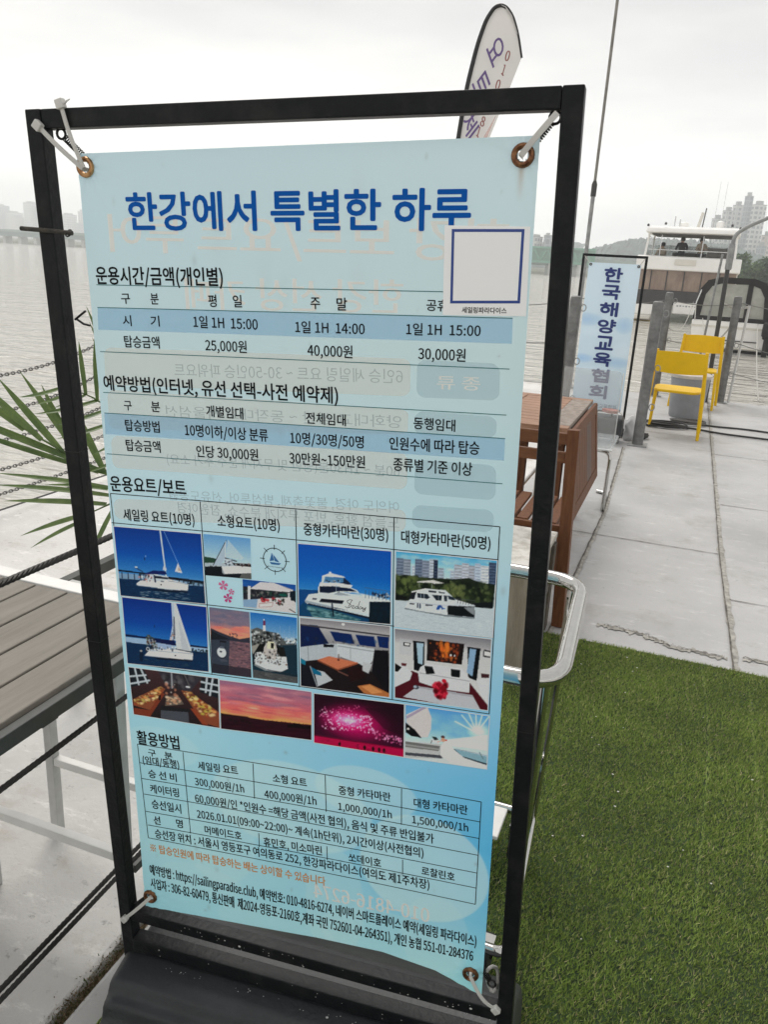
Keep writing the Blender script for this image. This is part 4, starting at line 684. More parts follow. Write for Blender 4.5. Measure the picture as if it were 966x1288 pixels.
p.P([(30,448),(150,455),(740,512),(890,518),(890,785),(28,685)],(188,196,198)); p.D(120,[(40,560),(880,600),(880,770),(40,670)],30,[(206,210,210),(168,178,182)],7,0.4,0.2); p.P([(120,515),(260,545),(500,580),(735,598),(735,612),(480,592),(120,528)],(96,104,108),0.8)
p.P([(120,515),(150,455),(215,400),(230,360),(300,345),(480,360),(570,440),(738,490),(732,598),(500,580),(260,545)],(204,206,208)); p.P([(500,495),(735,500),(732,598),(500,578)],(16,20,22)); p.P([(640,510),(735,505),(732,580),(700,560)],(130,134,136)); p.P([(570,478),(738,488),(735,502),(500,495)],(196,200,202)); p.P([(180,375),(225,362),(205,440),(150,440),(175,400)],(24,28,34)); p.P([(178,372),(310,345),(310,355),(180,384)],W_); p.P([(232,385),(320,395),(345,425),(320,438),(232,425)],(24,34,44)); p.L((262,388),(262,432),4,W_); p.L((292,390),(292,436),4,W_); p.P([(362,402),(450,405),(445,450),(400,450)],(22,32,42)); p.L((420,404),(420,450),3,(150,150,150)); p.P([(465,404),(495,408),(495,460),(470,455)],(40,50,58)); p.P([(500,405),(550,420),(570,450),(510,440)],(30,42,54)); p.P([(330,362),(400,370),(400,385),(330,378)],(28,34,44)); p.P([(420,372),(475,380),(475,390),(424,384)],(28,34,44)); p.P([(230,285),(370,272),(470,300),(380,305),(360,298),(230,294)],(206,200,192)); p.L((250,294),(250,335),4,(150,150,150)); p.L((360,300),(360,345),4,(150,150,150)); p.P([(165,472),(208,478),(205,488),(165,484)],(30,36,44)); p.P([(303,484),(370,490),(366,500),(303,496)],(30,36,44)); p.P([(230,474),(242,474),(242,516),(230,516)],(30,44,70)); p.P([(250,476),(262,476),(262,520),(250,520)],(30,44,70)); p.P([(400,530),(415,494),(440,490),(465,520),(455,535),(440,510),(425,532)],(24,70,140)); p.E(470,522,12,5,(60,110,180)); p.L((140,462),(500,496),3,(150,156,162))
for i in range(7): p.L((590+i*24,432+i*3),(586+i*24,474+i*3),3,(50,56,60))
p.L((570,432),(735,448),3,(80,86,90)); p.grain(6); print_pic('A4', p, 'printed photo of a large catamaran before tower blocks and trees')
Q = [(40,50),(435,85),(460,730),(72,685)]; p = QPic(72,108,Q).grad([(0,(104,104,124)),(0.2,(130,112,126)),(0.30,(196,124,116)),(0.40,(250,150,110)),(0.46,(150,110,110))], 0, 1); p.D(40,[(50,70),(430,90),(430,220),(60,220)],70,[(92,96,120),(150,118,124),(120,104,120)],3,0.4,0.3); p.D(26,[(120,240),(430,230),(430,320),(200,300)],50,[(252,110,90),(255,150,110),(230,120,110)],5,0.6,0.25); p.P([(60,250),(130,280),(240,320),(340,350),(440,330),(442,390),(60,362)],(44,46,58)); p.P([(60,270),(120,300),(240,352),(60,360)],(24,28,34)); p.D(14,[(240,290),(320,300),(320,350),(240,345)],9,[(60,58,68)],3); p.P([(240,365),(442,385),(460,735),(250,700)],(112,84,90)); p.D(190,[(240,370),(445,390),(455,640),(240,640)],18,[(170,112,110),(90,66,78),(140,98,102),(60,50,62)],6,0.7,0.28); p.P([(60,360),(245,368),(240,700),(72,690)],(52,58,70)); p.D(40,[(70,370),(230,380),(230,690),(80,680)],24,[(44,50,62),(64,70,82)],7,0.5,0.3); p.P([(80,590),(460,640),(460,735),(72,690)],(34,32,40),0.75); p.E(168,490,52,56,(14,20,28)); p.E(168,482,50,54,(206,208,212)); p.P([(115,480),(220,490),(205,560),(140,560)],(20,26,34),0.0); p.P([(148,365),(212,372),(210,388),(148,384)],(24,26,32)); p.L((152,380),(152,440),5,(30,34,40)); p.L((208,380),(205,440),5,(30,34,40)); p.E(160,474,14,8,(24,28,36)); p.P([(150,420),(190,425),(190,445),(148,440)],(90,96,106)); p.E(190,560,44,14,(80,84,92),0.6); p.grain(6); print_pic('B2a', p, 'printed photo of a small boat at sunset', border=False)
Q = [(448,85),(900,135),(912,790),(478,735)]; p = QPic(84,108,Q).grad([(0,(30,104,176)),(0.25,(100,150,190)),(0.36,(150,180,200))], 0, 1); p.P([(450,330),(900,380),(912,800),(478,740)],(20,44,56)); p.P([(450,260),(520,235),(600,265),(720,290),(780,360),(890,350),(895,400),(450,420)],(84,86,84)); p.D(230,[(450,260),(740,300),(760,430),(452,400)],15,[(200,200,196),(30,32,34),(120,118,112),(16,18,20),(60,62,58)],9); p.D(60,[(770,330),(895,340),(895,390),(780,385)],11,[(180,196,204),(40,54,64),(220,226,228)],4); p.P([(578,180),(598,180),(602,270),(574,270)],(212,206,204)); p.P([(577,170),(600,172),(601,215),(577,213)],(110,40,70)); p.E(585,160,7,8,W_)
for x in (690,740,780,830,870): p.L((x,200+(x % 90)),(x,350),2.5,(150,170,190))
p.P([(452,420),(540,395),(520,470),(480,500)],(150,144,134)); p.P([(540,400),(600,390),(590,500),(470,520)],(18,20,20)); p.P([(700,420),(780,430),(800,530),(720,520)],(20,22,22)); p.P([(500,480),(600,470),(720,520),(800,520),(815,640),(760,668),(620,650),(490,590)],(206,206,204)); p.P([(490,590),(620,650),(760,668),(740,675),(600,662),(495,610)],(130,134,134)); p.P([(585,430),(610,385),(690,380),(710,440),(710,520),(690,560),(580,500)],(190,180,172)); p.P([(620,370),(685,372),(690,450),(615,440)],(214,206,176)); p.P([(650,385),(680,388),(680,440),(652,436)],(26,24,22)); p.D(90,[(500,480),(720,440),(810,600),(520,590)],11,[(60,60,60),(230,230,228),(150,146,140),(110,96,86),(20,20,20)],7,0.7); p.D(20,[(470,490),(500,500),(500,600),(480,590)],9,[(20,24,28)],5); p.E(740,595,10,7,(30,30,34)); p.E(800,600,10,8,(120,80,60)); p.P([(478,650),(912,725),(912,800),(478,740)],(74,74,74)); p.D(40,[(480,660),(905,740),(905,780),(480,730)],26,[(50,52,54),(100,100,98)],8,0.6,0.2); p.L((620,650),(910,715),6,(30,30,34)); p.grain(7); print_pic('B2b', p, 'printed photo of a white boat moored in a marina', border=False)
Q = [(20,30),(462,68),(450,405),(25,350)]; p = QPic(136,108,Q).grad([(0,(130,124,126)),(0.12,(176,170,168)),(0.25,(150,146,146)),(1,(60,50,50))], 0, 1); p.P([(22,60),(110,66),(165,150),(22,165)],(6,26,66)); p.P([(170,92),(275,105),(290,152),(195,138)],(8,34,82)); p.P([(295,108),(385,115),(392,165),(315,155)],(8,34,84)); p.P([(398,112),(455,118),(452,170),(408,165)],(10,36,84)); p.L((22,62),(458,112),7,(60,56,58)); p.D(24,[(22,110),(440,140),(440,166),(22,160)],9,[(40,40,44),(20,60,110)],3,0.5); p.P([(22,165),(160,150),(220,150),(220,215),(110,225),(22,232)],(178,182,184)); p.P([(205,148),(385,172),(375,230),(330,275),(305,240),(205,205)],(196,198,198)); p.L((210,160),(380,185),3,(120,124,128)); p.L((60,165),(64,225),3,(130,134,138)); p.L((270,165),(270,220),3,(150,152,154)); p.P([(385,178),(452,180),(450,405),(360,350)],(16,14,20)); p.P([(22,235),(110,225),(310,242),(380,290),(450,405),(25,352)],(26,18,20)); p.P([(108,225),(165,208),(305,238),(205,270)],(196,110,76)); p.P([(108,225),(205,270),(205,277),(108,232)],(110,56,36)); p.P([(205,270),(305,238),(305,245),(205,277)],(140,70,44)); p.P([(250,262),(330,262),(340,310),(270,330)],(34,14,16)); p.L((210,280),(255,300),6,(110,70,60)); p.P([(330,235),(372,245),(355,290),(325,275)],(186,186,184)); p.P([(22,245),(70,255),(180,320),(130,355),(25,350)],(18,20,28)); p.P([(90,270),(140,282),(182,322),(110,352)],(184,186,186)); p.P([(75,258),(125,285),(128,302),(90,292)],(10,96,126)); p.P([(22,215),(50,230),(48,250),(22,240)],(20,110,136)); p.L((72,256),(106,352),5,(150,154,156)); p.P([(300,350),(360,340),(450,385),(450,408),(330,385)],(176,104,56)); p.P([(320,352),(360,345),(420,380),(370,388)],(220,150,90),0.7); p.P([(138,152),(190,155),(188,166),(138,166)],(8,10,14)); p.E(236,60,9,6,(250,250,246)); p.L((212,200),(212,222),4,(90,60,50)); p.E(211,226,6,5,(90,40,30)); p.grain(6); print_pic('B3', p, 'printed photo of a boat cabin with white bench and wooden table')
Q = [(475,75),(938,125),(922,462),(475,408)]; p = QPic(140,108,Q).grad([(0,(120,118,122)),(0.12,(158,152,152)),(0.2,(196,192,188)),(1,(206,202,198))], 0, 1); p.P([(475,310),(560,275),(600,290),(830,320),(925,440),(925,470),(475,412)],(74,16,26)); p.P([(500,120),(560,128),(560,200),(500,195)],(184,184,184),0.5); p.P([(635,125),(812,148),(800,244),(632,225)],(26,18,18)); p.D(120,[(650,135),(790,150),(780,238),(650,222)],8,[(130,50,24),(180,90,40),(70,30,20),(40,20,20),(150,60,30)],4,0.8); p.D(16,[(700,145),(735,150),(735,215),(700,215)],10,[(230,120,40),(210,96,34)],5,0.7,1.8); p.E(748,200,5,6,(220,220,220)); p.E(766,202,4,5,(200,200,200)); p.P([(566,132),(622,138),(618,282),(570,270)],(16,18,22)); p.P([(582,140),(616,144),(612,245),(590,238)],(160,184,196)); p.P([(826,160),(888,168),(870,320),(830,305)],(14,16,20)); p.P([(838,168),(868,172),(850,300),(824,280)],(130,160,186)); p.P([(518,138),(552,142),(550,160),(518,156)],(24,26,30)); p.P([(524,142),(548,145),(546,155),(524,152)],(250,250,240)); p.P([(902,172),(938,180),(936,212),(900,206)],(36,36,38)); p.P([(906,180),(936,186),(934,205),(905,200)],(250,248,240))
p.P([(600,258),(630,238),(800,262),(838,310),(835,378),(700,362),(596,330),(590,285)],(206,203,202)); p.L((600,285),(836,322),4,(160,156,158)); p.P([(620,250),(660,255),(672,288),(630,290)],(14,16,18)); p.P([(748,264),(792,270),(790,306),(750,300)],(14,16,18)); p.P([(475,245),(520,250),(562,285),(550,320),(475,356)],(206,204,204)); p.P([(475,238),(510,258),(490,280),(475,278)],(12,12,14)); p.P([(508,238),(535,240),(530,252),(510,250)],(80,20,26)); p.P([(868,315),(938,305),(930,425),(890,385)],(206,204,204)); p.P([(890,285),(930,288),(928,305),(892,305)],(60,30,34)); p.P([(516,402),(590,348),(850,388),(888,458),(700,435)],(186,184,186)); p.P([(590,348),(850,388),(860,400),(580,356)],(150,146,150),0.6); p.D(44,[(660,330),(735,340),(720,405),(680,400)],13,[(130,8,26),(180,20,44),(80,4,14),(200,40,60)],6,1); p.E(716,322,12,10,(190,24,44)); p.E(690,340,14,9,(140,10,30)); p.E(580,354,16,11,(70,72,80)); p.E(576,352,9,6,(170,176,184)); p.grain(5); print_pic('B4', p, 'printed photo of a lounge with white sofas and red flowers')
Q = [(22,25),(464,84),(474,328),(48,262)]; p = QPic(130,76,Q).grad([(0,(64,40,42)),(0.4,(52,32,34)),(1,(30,20,22))], 0, 1); p.P([(24,28),(100,38),(132,100),(36,125)],(24,30,36)); p.P([(385,80),(464,88),(466,180),(378,150)],(22,28,34)); p.P([(170,45),(390,75),(330,150),(215,125)],(50,46,52)); p.D(30,[(180,60),(360,80),(320,140),(220,120)],16,[(70,62,66),(30,28,32),(100,96,96)],3,0.5)
for a, b in (((55,30),(75,112)),((85,34),(118,104)),((26,72),(110,66)),((32,108),(128,92)),((410,82),(405,150)),((438,86),(425,165)),((384,100),(464,118)),((380,134),(464,150))): p.L(a, b, 9, (186,190,192))
p.L((238,50),(242,130),7,(150,150,152)); p.L((300,60),(330,130),5,(90,84,84)); p.P([(45,185),(185,120),(208,135),(130,240),(48,215)],(130,70,44)); p.P([(285,140),(330,150),(472,250),(472,325),(390,300)],(130,66,42)); p.P([(215,170),(270,165),(300,210),(205,220)],(96,84,74)); p.D(130,[(52,185),(195,125),(170,190),(60,215)],11,[(206,140,74),(226,196,140),(150,60,36),(180,160,80),(100,50,34)],4,0.85,0.6); p.D(110,[(295,148),(335,155),(470,255),(400,275)],12,[(206,140,74),(226,196,140),(150,60,36),(190,176,70),(100,50,34)],6,0.85,0.6); p.D(40,[(215,168),(275,165),(295,208),(210,212)],10,[(220,190,160),(170,110,80),(200,160,120)],7,0.8,0.6); p.P([(50,228),(130,240),(190,150),(205,160),(130,275),(48,258)],(120,50,30)); p.P([(330,230),(350,232),(420,315),(390,310)],(140,60,34)); p.P([(185,240),(320,245),(325,305),(185,282)],(70,72,78)); p.P([(185,215),(330,235),(330,250),(185,240)],(26,24,26)); p.P([(176,165),(186,165),(184,190),(174,190)],(14,12,14)); p.D(22,[(210,105),(270,112),(270,165),(205,160)],9,[(190,120,90),(220,210,200),(40,30,30)],9,0.8); p.E(318,125,12,5,(220,226,230)); p.grain(6); print_pic('C1', p, 'printed photo of a buffet laid out in a cabin')
Q = [(472,88),(938,148),(938,402),(482,332)]; p = QPic(130,76,Q).grad([(0,(146,100,124)),(0.2,(178,104,120)),(0.4,(196,92,104)),(0.56,(222,110,96)),(0.66,(252,160,90)),(0.72,(244,130,80)),(0.78,(150,50,50))], 0, 1); p.D(60,[(475,95),(935,155),(935,240),(478,200)],70,[(120,88,112),(206,120,130),(160,90,110),(216,140,140)],3,0.45,0.16); p.D(40,[(475,180),(935,240),(935,310),(478,250)],60,[(240,120,100),(180,70,84),(255,150,110),(210,90,90)],4,0.5,0.12); p.E(650,232,40,7,(255,190,150),0.8,0.8); p.P([(478,252),(700,292),(938,320),(938,405),(482,335)],(40,10,22)); p.L((478,258),(620,278),8,(20,10,14)); p.L((600,276),(830,318),5,(40,16,20))
for i in range(14): p.L((612+i*22,280+i*2.6),(612+i*22,300+i*2.4),3,(40,16,20))
p.P([(820,318),(870,312),(900,326),(938,322),(938,345),(820,335)],(16,8,12)); p.D(26,[(500,275),(640,295),(640,310),(500,290)],9,[(20,8,12)],5,0.9,0.5); p.D(30,[(490,300),(930,350),(930,395),(490,330)],40,[(56,12,26),(30,8,16)],6,0.5,0.2); p.grain(5); print_pic('C2', p, 'printed photo of a pink and orange sunset')
Q = [(85,705),(462,748),(460,968),(85,910)]; p = QPic(130,76,Q).grad([(0,(34,6,22)),(1,(60,8,36))], 0, 1); p.E(265,830,190,95,(140,6,66),0.9,0.9); p.E(255,825,160,76,(206,14,96),0.95,0.8); p.E(225,815,110,46,(244,60,140),0.9,0.9); p.E(230,815,74,30,(255,150,196),0.9,0.9); p.E(235,815,40,16,(255,206,228),0.8,0.9); p.D(240,[(110,770),(330,800),(340,870),(120,850)],3.5,[(255,200,225),(250,140,190),(255,230,240)],4,0.8); p.D(90,[(330,850),(455,890),(455,920),(340,890)],4,[(255,170,206),(240,90,150)],5,0.7); p.D(50,[(110,760),(300,750),(200,800),(110,800)],3,[(250,120,170)],6,0.7); p.P([(300,765),(460,760),(460,880),(380,850)],(26,4,18),0.5); p.P([(85,880),(460,935),(460,970),(85,912)],(176,8,62)); p.L((85,878),(460,932),4,(110,6,44))
for x in (195,272,300,335,360,380): p.E(x,898+(x-85)*0.145,6,10,(30,2,14))
p.D(14,[(90,890),(450,935),(450,960),(90,905)],12,[(206,14,80),(140,6,50)],7,0.6,0.4); p.grain(6); print_pic('C3', p, 'printed photo of magenta fireworks')
Q = [(340,25),(852,88),(832,415),(338,345)]; p = QPic(130,80,Q).grad([(0,(84,150,206)),(0.4,(130,186,222)),(0.65,(196,214,222)),(1,(206,210,210))], 0, 1); p.D(30,[(480,60),(840,100),(720,220),(500,200)],50,[(104,166,214),(150,196,226)],3,0.3,0.5); p.P([(345,85),(440,42),(480,45),(502,100),(500,170),(480,220),(440,222),(345,130)],(206,196,190)); p.P([(345,95),(450,40),(475,42),(350,110)],(150,130,160),0.7); p.P([(342,132),(400,175),(442,224),(380,215),(342,190)],(14,16,18)); p.E(358,170,9,7,(230,230,230)); p.E(790,180,80,60,(250,248,242),0.9,0.9)
for a in (-2.6,-2.2,-1.9,-1.6,-1.3,-1.0): p.L((775,190),(775+150*math.cos(a),190+130*math.sin(a)),9,(255,255,252),0.55)
p.P([(580,235),(740,215),(840,200),(838,300),(600,270)],(226,226,222),0.8); p.P([(600,100),(740,215),(640,215)],(120,176,214),0.5); p.P([(340,245),(560,262),(575,290),(575,352),(338,345)],(186,184,180)); p.P([(340,245),(555,275),(545,305),(340,280)],(110,108,104)); p.P([(340,262),(555,290),(548,300),(340,272)],(150,148,144)); p.P([(340,312),(560,330),(570,350),(340,330)],(70,72,78)); p.P([(640,290),(835,335),(832,385),(700,345)],(130,166,176)); p.L((640,292),(690,340),5,(30,60,70)); p.L((690,340),(832,384),9,(20,34,44)); p.L((650,290),(835,330),4,(150,160,164)); p.L((790,310),(812,350),5,(90,110,116)); p.P([(560,270),(590,240),(640,295),(700,345),(832,390),(830,414),(640,390),(555,330)],(232,230,228)); p.P([(560,290),(600,290),(640,360),(590,350)],(206,206,208),0.6); p.P([(498,232),(545,228),(552,262),(500,250)],(206,204,204)); p.P([(505,215),(530,218),(545,235),(520,238)],(34,44,40)); p.E(572,218,13,9,(70,44,40)); p.E(574,236,15,13,(206,150,120)); p.E(592,238,7,6,(200,90,70)); p.L((540,248),(566,240),6,(210,170,150)); p.L((505,240),(500,255),4,(60,60,60)); p.grain(5); print_pic('C4', p, 'printed photo of a bride in white on a boat deck')
# logo: compass ring with a little sailing boat; pink blossoms
def plogo(pts, name, m, off=0.0022, parent=bn): return MB().add([on(x, z, off) for x, z in pts], [tuple(range(len(pts)))]).build(name, m, parent)
q = PHOTOS['LOGO']; lx = sum(a for a, b in q)/4; lz = sum(b for a, b in q)/4; lr = 0.0195
mb = MB(); na = 40
for i in range(na):
    a, b = 2*math.pi*i/na, 2*math.pi*(i+1)/na; mb.add([on(lx+r_*math.cos(t), lz+r_*math.sin(t), 0.0022) for r_, t in ((lr,a),(lr,b),(lr-0.0012,b),(lr-0.0012,a))], [(0,1,2,3)])
for i in range(8):
    a = i*math.pi/4; ca, sa = math.cos(a), math.sin(a); mb.add([on(lx+r_*ca-s*0.0005*sa, lz+r_*sa+s*0.0005*ca, 0.0022) for r_, s in ((lr-0.003,-1),(lr+0.005,-1),(lr+0.005,1),(lr-0.003,1))], [(0,1,2,3)])
ring = mb.build('compass_logo', INK, bn)
mb = MB(); bz_ = lz-0.001
for P_ in ([(-0.0085,-0.002),(-0.001,0.0),(-0.0045,0.0125)],[(0.0,-0.001),(0.0075,-0.0025),(-0.0025,0.010)],[(-0.0085,-0.0035),(0.0105,-0.0035),(0.007,-0.0065),(-0.006,-0.0070)]): mb.add([on(lx+x, bz_+z, 0.0022) for x, z in P_], [(0,1,2) if len(P_) == 3 else (0,1,2,3)])
mb.build('boat_emblem', mat('emblem blue', (0.02,0.16,0.42), rough=0.5), ring)
mb = MB(); put_text(mb, 'SAILING PARADISE', 0, lx-0.0125, lz-0.0115, lx+0.0125, lz-0.0118, 0.0022, 0.0022); mb.build('lettering', INK, ring)
q = PHOTOS['FLOWER']; fx = sum(a for a, b in q)/4; fz = sum(b for a, b in q)/4
for (dx, dz, r_, c_, nm) in ((-0.004,0.012,0.0085,(0.72,0.16,0.36),'pink'),(0.0095,0.003,0.0055,(0.70,0.12,0.34),'pink'),(0.003,-0.009,0.0080,(0.62,0.05,0.26),'dark pink')):
    mb = MB()
    for k_ in range(5):
        a = k_*1.2566+0.3; pts = [(0,0)]
        for t_2, rr_ in ((-0.42,0.62),(-0.36,0.92),(-0.10,1.0),(0.0,0.90),(0.10,1.0),(0.36,0.92),(0.42,0.62)): pts.append((rr_*r_*math.cos(a+t_2), rr_*r_*math.sin(a+t_2)))
        mb.add([on(fx+dx+x, fz+dz+z, 0.0022) for x, z in pts], [tuple(range(8))])
    mb.build('blossom', mat('blossom '+nm, c_, rough=0.5), bn)
mb = MB(); q = PHOTOS['A3']; QA = [(32,40),(915,108),(908,790),(45,700)]
def a3(x, y): u, v = bil_inv(QA, x, y); return ((q[0][0]*(1-u)+q[1][0]*u)*(1-v)+(q[3][0]*(1-u)+q[2][0]*u)*v, (q[0][1]*(1-u)+q[1][1]*u)*(1-v)+(q[3][1]*(1-u)+q[2][1]*u)*v)
def stroke(pts, r):      # a pen stroke of the script name
    P = [a3(x, y) for x, y in [(k.x, k.y) for k in rounded_path([(a, b, 0) for a, b in pts], 14, 4)]]; V = []; F = []
    for i, (x, z) in enumerate(P):
        a, b = P[max(i-1, 0)], P[min(i+1, len(P)-1)]; d = math.hypot(b[0]-a[0], b[1]-a[1])+1e-9; nx, nz_ = -(b[1]-a[1])/d*r, (b[0]-a[0])/d*r; V += [on(x+nx, z+nz_, 0.0024), on(x-nx, z-nz_, 0.0024)]
    for i in range(len(P)-1): F.append((2*i, 2*i+1, 2*i+3, 2*i+2))
    mb.add(V, F)
for st_ in ([(560,560),(540,552),(505,562),(515,585),(545,598),(540,625),(505,632),(490,615)],[(555,556),(535,590),(518,625)],[(548,618),(562,606),(574,610),(568,622),(550,626),(562,640),(582,628)],[(612,622),(596,612),(582,628),(590,642),(606,634),(628,566)],[(612,624),(610,642),(622,640)],[(648,630),(634,616),(620,632),(628,646),(642,638),(650,622),(648,644),(658,642)],[(660,624),(658,642),(672,640),(684,626)],[(684,626),(672,662),(654,668),(652,654),(676,644)]): stroke(st_, 0.00038)
mb.build('boat_name', INK, pa3)
# ties and springs ---------------------------------------------------------------
M_tie = mat('white nylon', (0.72,0.71,0.68), rough=0.35, transl=0.25); M_spring = mat('blackened spring steel', (0.02,0.02,0.02), rough=0.4, metal=0.6)
def tie(i, label, sag=0.0, tail=None, head=True, wd=0.0064):
    (hx, hz_), (gx, gz) = TIES[i]; e = sroot('cable_tie'); tag(e, label, 'cable tie', 'white cable ties holding the big banner'); y0 = -0.0165; y1 = float(yb(gx, gz))-0.006
    P = []; n = 10
    for k in range(n+1):
        t = k/n; P.append(Vector((hx+(gx-hx)*t, y0+(y1-y0)*t-0.004*math.sin(math.pi*t), hz_+(gz-hz_)*t-sag*math.sin(math.pi*t))))
    P.append(Vector((gx+(gx-hx)*0.03, y1+0.012, gz+(gz-hz_)*0.03)))
    V = []; F = []; d = (P[n]-P[0]).normalized(); nn = Vector((-d.z, 0, d.x))
    for p in P:
        for sx, sy in ((-1,-1),(1,-1),(1,1),(-1,1)): V.append(p + nn*sx*wd/2 + Vector((0, sy*0.0009, 0)))
    for k in range(len(P)-1):
        for j in range(4): F.append((4*k+j, 4*k+(j+1) % 4, 4*k+4+(j+1) % 4, 4*k+4+j))
    F += [(3,2,1,0), tuple(4*(len(P)-1)+j for j in range(4))]; MB().add(V, F).build('strap', M_tie, e, bevel=0.0004)
    if head: 
        Mh = Matrix.Translation(P[0]) @ Matrix.Rotation(-math.atan2(d.z, d.x), 4, 'Y'); MB().box(-0.0095, 0.003, -0.005, 0.0045, -0.0060, 0.0060, Mh).build('head', M_tie, e, bevel=0.0014)
    if tail: MB().tube([P[0]+Vector((0.002,0.001,0.002)), P[0]+Vector(tail)*0.6+Vector((0,0,0.001)), P[0]+Vector(tail)], 0.0012, 6, rs=[0.0016,0.0013,0.0005]).build('tail', M_tie, e)
tie(0, 'white cable tie running slantwise from the left post to the top left eyelet'); tie(1, 'white cable tie looped over the top rail with its tail sticking up', tail=(0.018,-0.004,0.008), wd=0.0058)
tie(2, 'white cable tie at the top right corner pulled towards the rusty eyelet', head=False, wd=0.0070); tie(3, 'white cable tie at the bottom left corner below the last line of print'); tie(4, 'sagging white cable tie at the curled bottom right corner of the banner', sag=0.008)
def spring(i, label):
    (ax, az), (bx_, bz_2) = SPR[i]; e = sroot('coil_spring'); tag(e, label, 'spring', 'coil springs behind the banner corners'); a = Vector((ax, 0.0, az)); b = Vector((bx_, 0.004, bz_2)); d = (b-a).normalized(); n1 = Vector((0,1,0)); n2 = d.cross(n1).normalized(); L_ = (b-a).length
    pts = []; T0, T1 = 0.28, 1.0
    for k in range(12*11+1):
        t = k/132; ang = t*11*2*math.pi; pts.append(a + d*L_*(T0+(T1-T0)*t) + (n1*math.cos(ang)+n2*math.sin(ang))*0.0042)
    MB().tube(pts, 0.0010, 5).build('coil', M_spring, e); MB().tube([a + d*0.006 + (d*math.cos(k*0.3927)+n2*math.sin(k*0.3927))*0.0066 for k in range(16)], 0.0018, 6, closed=True).build('hook', M_spring, e, smooth=True)
spring(0, 'dark coil spring in the top left corner of the black frame'); spring(1, 'dark coil spring under the top right cable tie'); spring(2, 'coil spring half hidden behind the bottom right corner of the banner'); spring(3, 'coil spring beside the bottom left post behind the cable tie')
e = sroot('rope_loop'); tag(e, 'pale rope loop behind the bottom right banner corner', 'rope loop')
MB().tube([(0.338+0.010*math.cos(k*0.52), 0.006+0.004*math.sin(k*1.1), 0.338+0.026*math.sin(k*0.52)-0.3*0.01*math.cos(k*0.52)) for k in range(12)], 0.0030, 7, closed=True).build('loop', mat('grey cord', (0.35,0.34,0.32), var=0.3, scale=200, rough=0.9), e, smooth=True)
e = sroot('bent_wire'); tag(e, 'short bent dark wire between the left post and the banner edge below the rusty rod', 'wire')
MB().tube([(-0.345,0.006,1.393),(-0.333,0.006,1.386),(-0.322,0.006,1.384)], 0.0017, 6).build('wire', M_spring, e); MB().tube([(-0.346,0.004,1.392),(-0.334,0.004,1.400),(-0.326,0.004,1.405)], 0.0017, 6).build('wire', M_spring, e)
(ax, az), (bx_, bz_2) = FRM[8], FRM[9]; e = sroot('rusty_rod'); tag(e, 'short dark rusty rod lying across the left post of the black frame', 'rod')
MB().tube([(ax-0.002,-0.017,az),((ax+bx_)/2,-0.0175,(az+bz_2)/2+0.0004),(bx_,-0.016,bz_2)], 0.0032, 8).build('rod', mat('rusty steel', (0.07,0.06,0.045), col2=(0.03,0.028,0.025), scale=120, rough=0.8, bump=0.5, bscale=300), e, smooth=True)
MB().tube([(bx_-0.006+0.0045*math.cos(k*0.6),-0.016+0.004*math.sin(k*0.6),bz_2+0.0045*math.sin(k*0.6)) for k in range(10)], 0.0012, 5, closed=True).build('wire_twist', M_spring, e)
# ------------------------------------------------------------------ slatted table, bench frame, wire-rope railing on the left
M_slat = mat('grey-brown composite board', (0.165,0.148,0.124), col2=(0.225,0.203,0.172), scale=5, stretch=(9,0.7,1), rough=0.7, bump=0.25, bscale=60)
M_dgrey = mat('dark grey powder coat', (0.060,0.062,0.058), rough=0.5, var=0.2, scale=14); M_wsteel = mat('white powder coat', (0.74,0.73,0.70), rough=0.45, var=0.06, scale=9)
M_gsteel = mat('pale grey steel leg', (0.50,0.50,0.48), rough=0.5, var=0.12, scale=12)
e = empty('slatted_table', (-1.45, 1.1, 0)); tag(e, 'grey-brown slatted table with pale steel legs left of the big banner', 'table')
P_ = Vector((-1.45, 1.1, 0)); TX, TN, TF = -0.965, 0.42, 1.375
def rel(mb, o): mb.v = [tuple(Vector(v)-o) for v in mb.v]; return mb
x = TX-0.022
for i in range(9):
    rel(MB().box(x-0.088, x, TN, TF-0.004, 0.700, 0.722), P_).build('slat', M_slat, e, bevel=0.003); x -= 0.0945
rel(MB().box(TX-0.90, TX, TF, TF+0.045, 0.678, 0.724), P_).build('end_rail', M_wsteel, e, bevel=0.002)
rel(MB().box(TX-0.020, TX, TN, TF-0.001, 0.680, 0.712), P_).build('side_rail', M_dgrey, e, bevel=0.002)
rel(MB().box(TX-0.90, TX-0.022, TN+0.01, TF-0.01, 0.690, 0.698), P_).build('under_board', M_frame, e); rel(MB().box(TX-0.90, TX-0.022, 0.98, 1.02, 0.66, 0.688), P_).build('cross_rail', M_dgrey, e)
for yy, ma in ((1.40, M_gsteel), (1.185, M_gsteel)):
    for xx in (-1.385, -0.990): rel(MB().box(xx-0.0125, xx+0.0125, yy-0.0125, yy+0.0125, -0.006, 0.677), P_).build('leg', ma, e, bevel=0.002)
    rel(MB().box(-1.372, -1.003, yy-0.011, yy+0.011, 0.206, 0.228), P_).build('stretcher', M_wsteel, e, bevel=0.002)
rel(MB().box(-1.000, -0.980, 1.206, 1.379, 0.16, 0.18), P_).build('stretcher', M_dgrey, e)
e = empty('low_steel_frame', (-1.6, 2.3, -0.006)); tag(e, 'low bare steel frame behind the far end of the slatted table', 'frame'); P_ = Vector((-1.6, 2.3, -0.006))
for xx in (-1.80, -1.38):
    rel(MB().box(xx-0.0175, xx+0.0175, 1.90, 2.92, 0.408, 0.446), P_).build('side_rail', M_dgrey, e, bevel=0.002)
    for yy in (1.95, 2.86): rel(MB().box(xx-0.0175, xx+0.0175, yy-0.02, yy+0.02, -0.006, 0.407), P_).build('leg', M_gsteel, e, bevel=0.002)
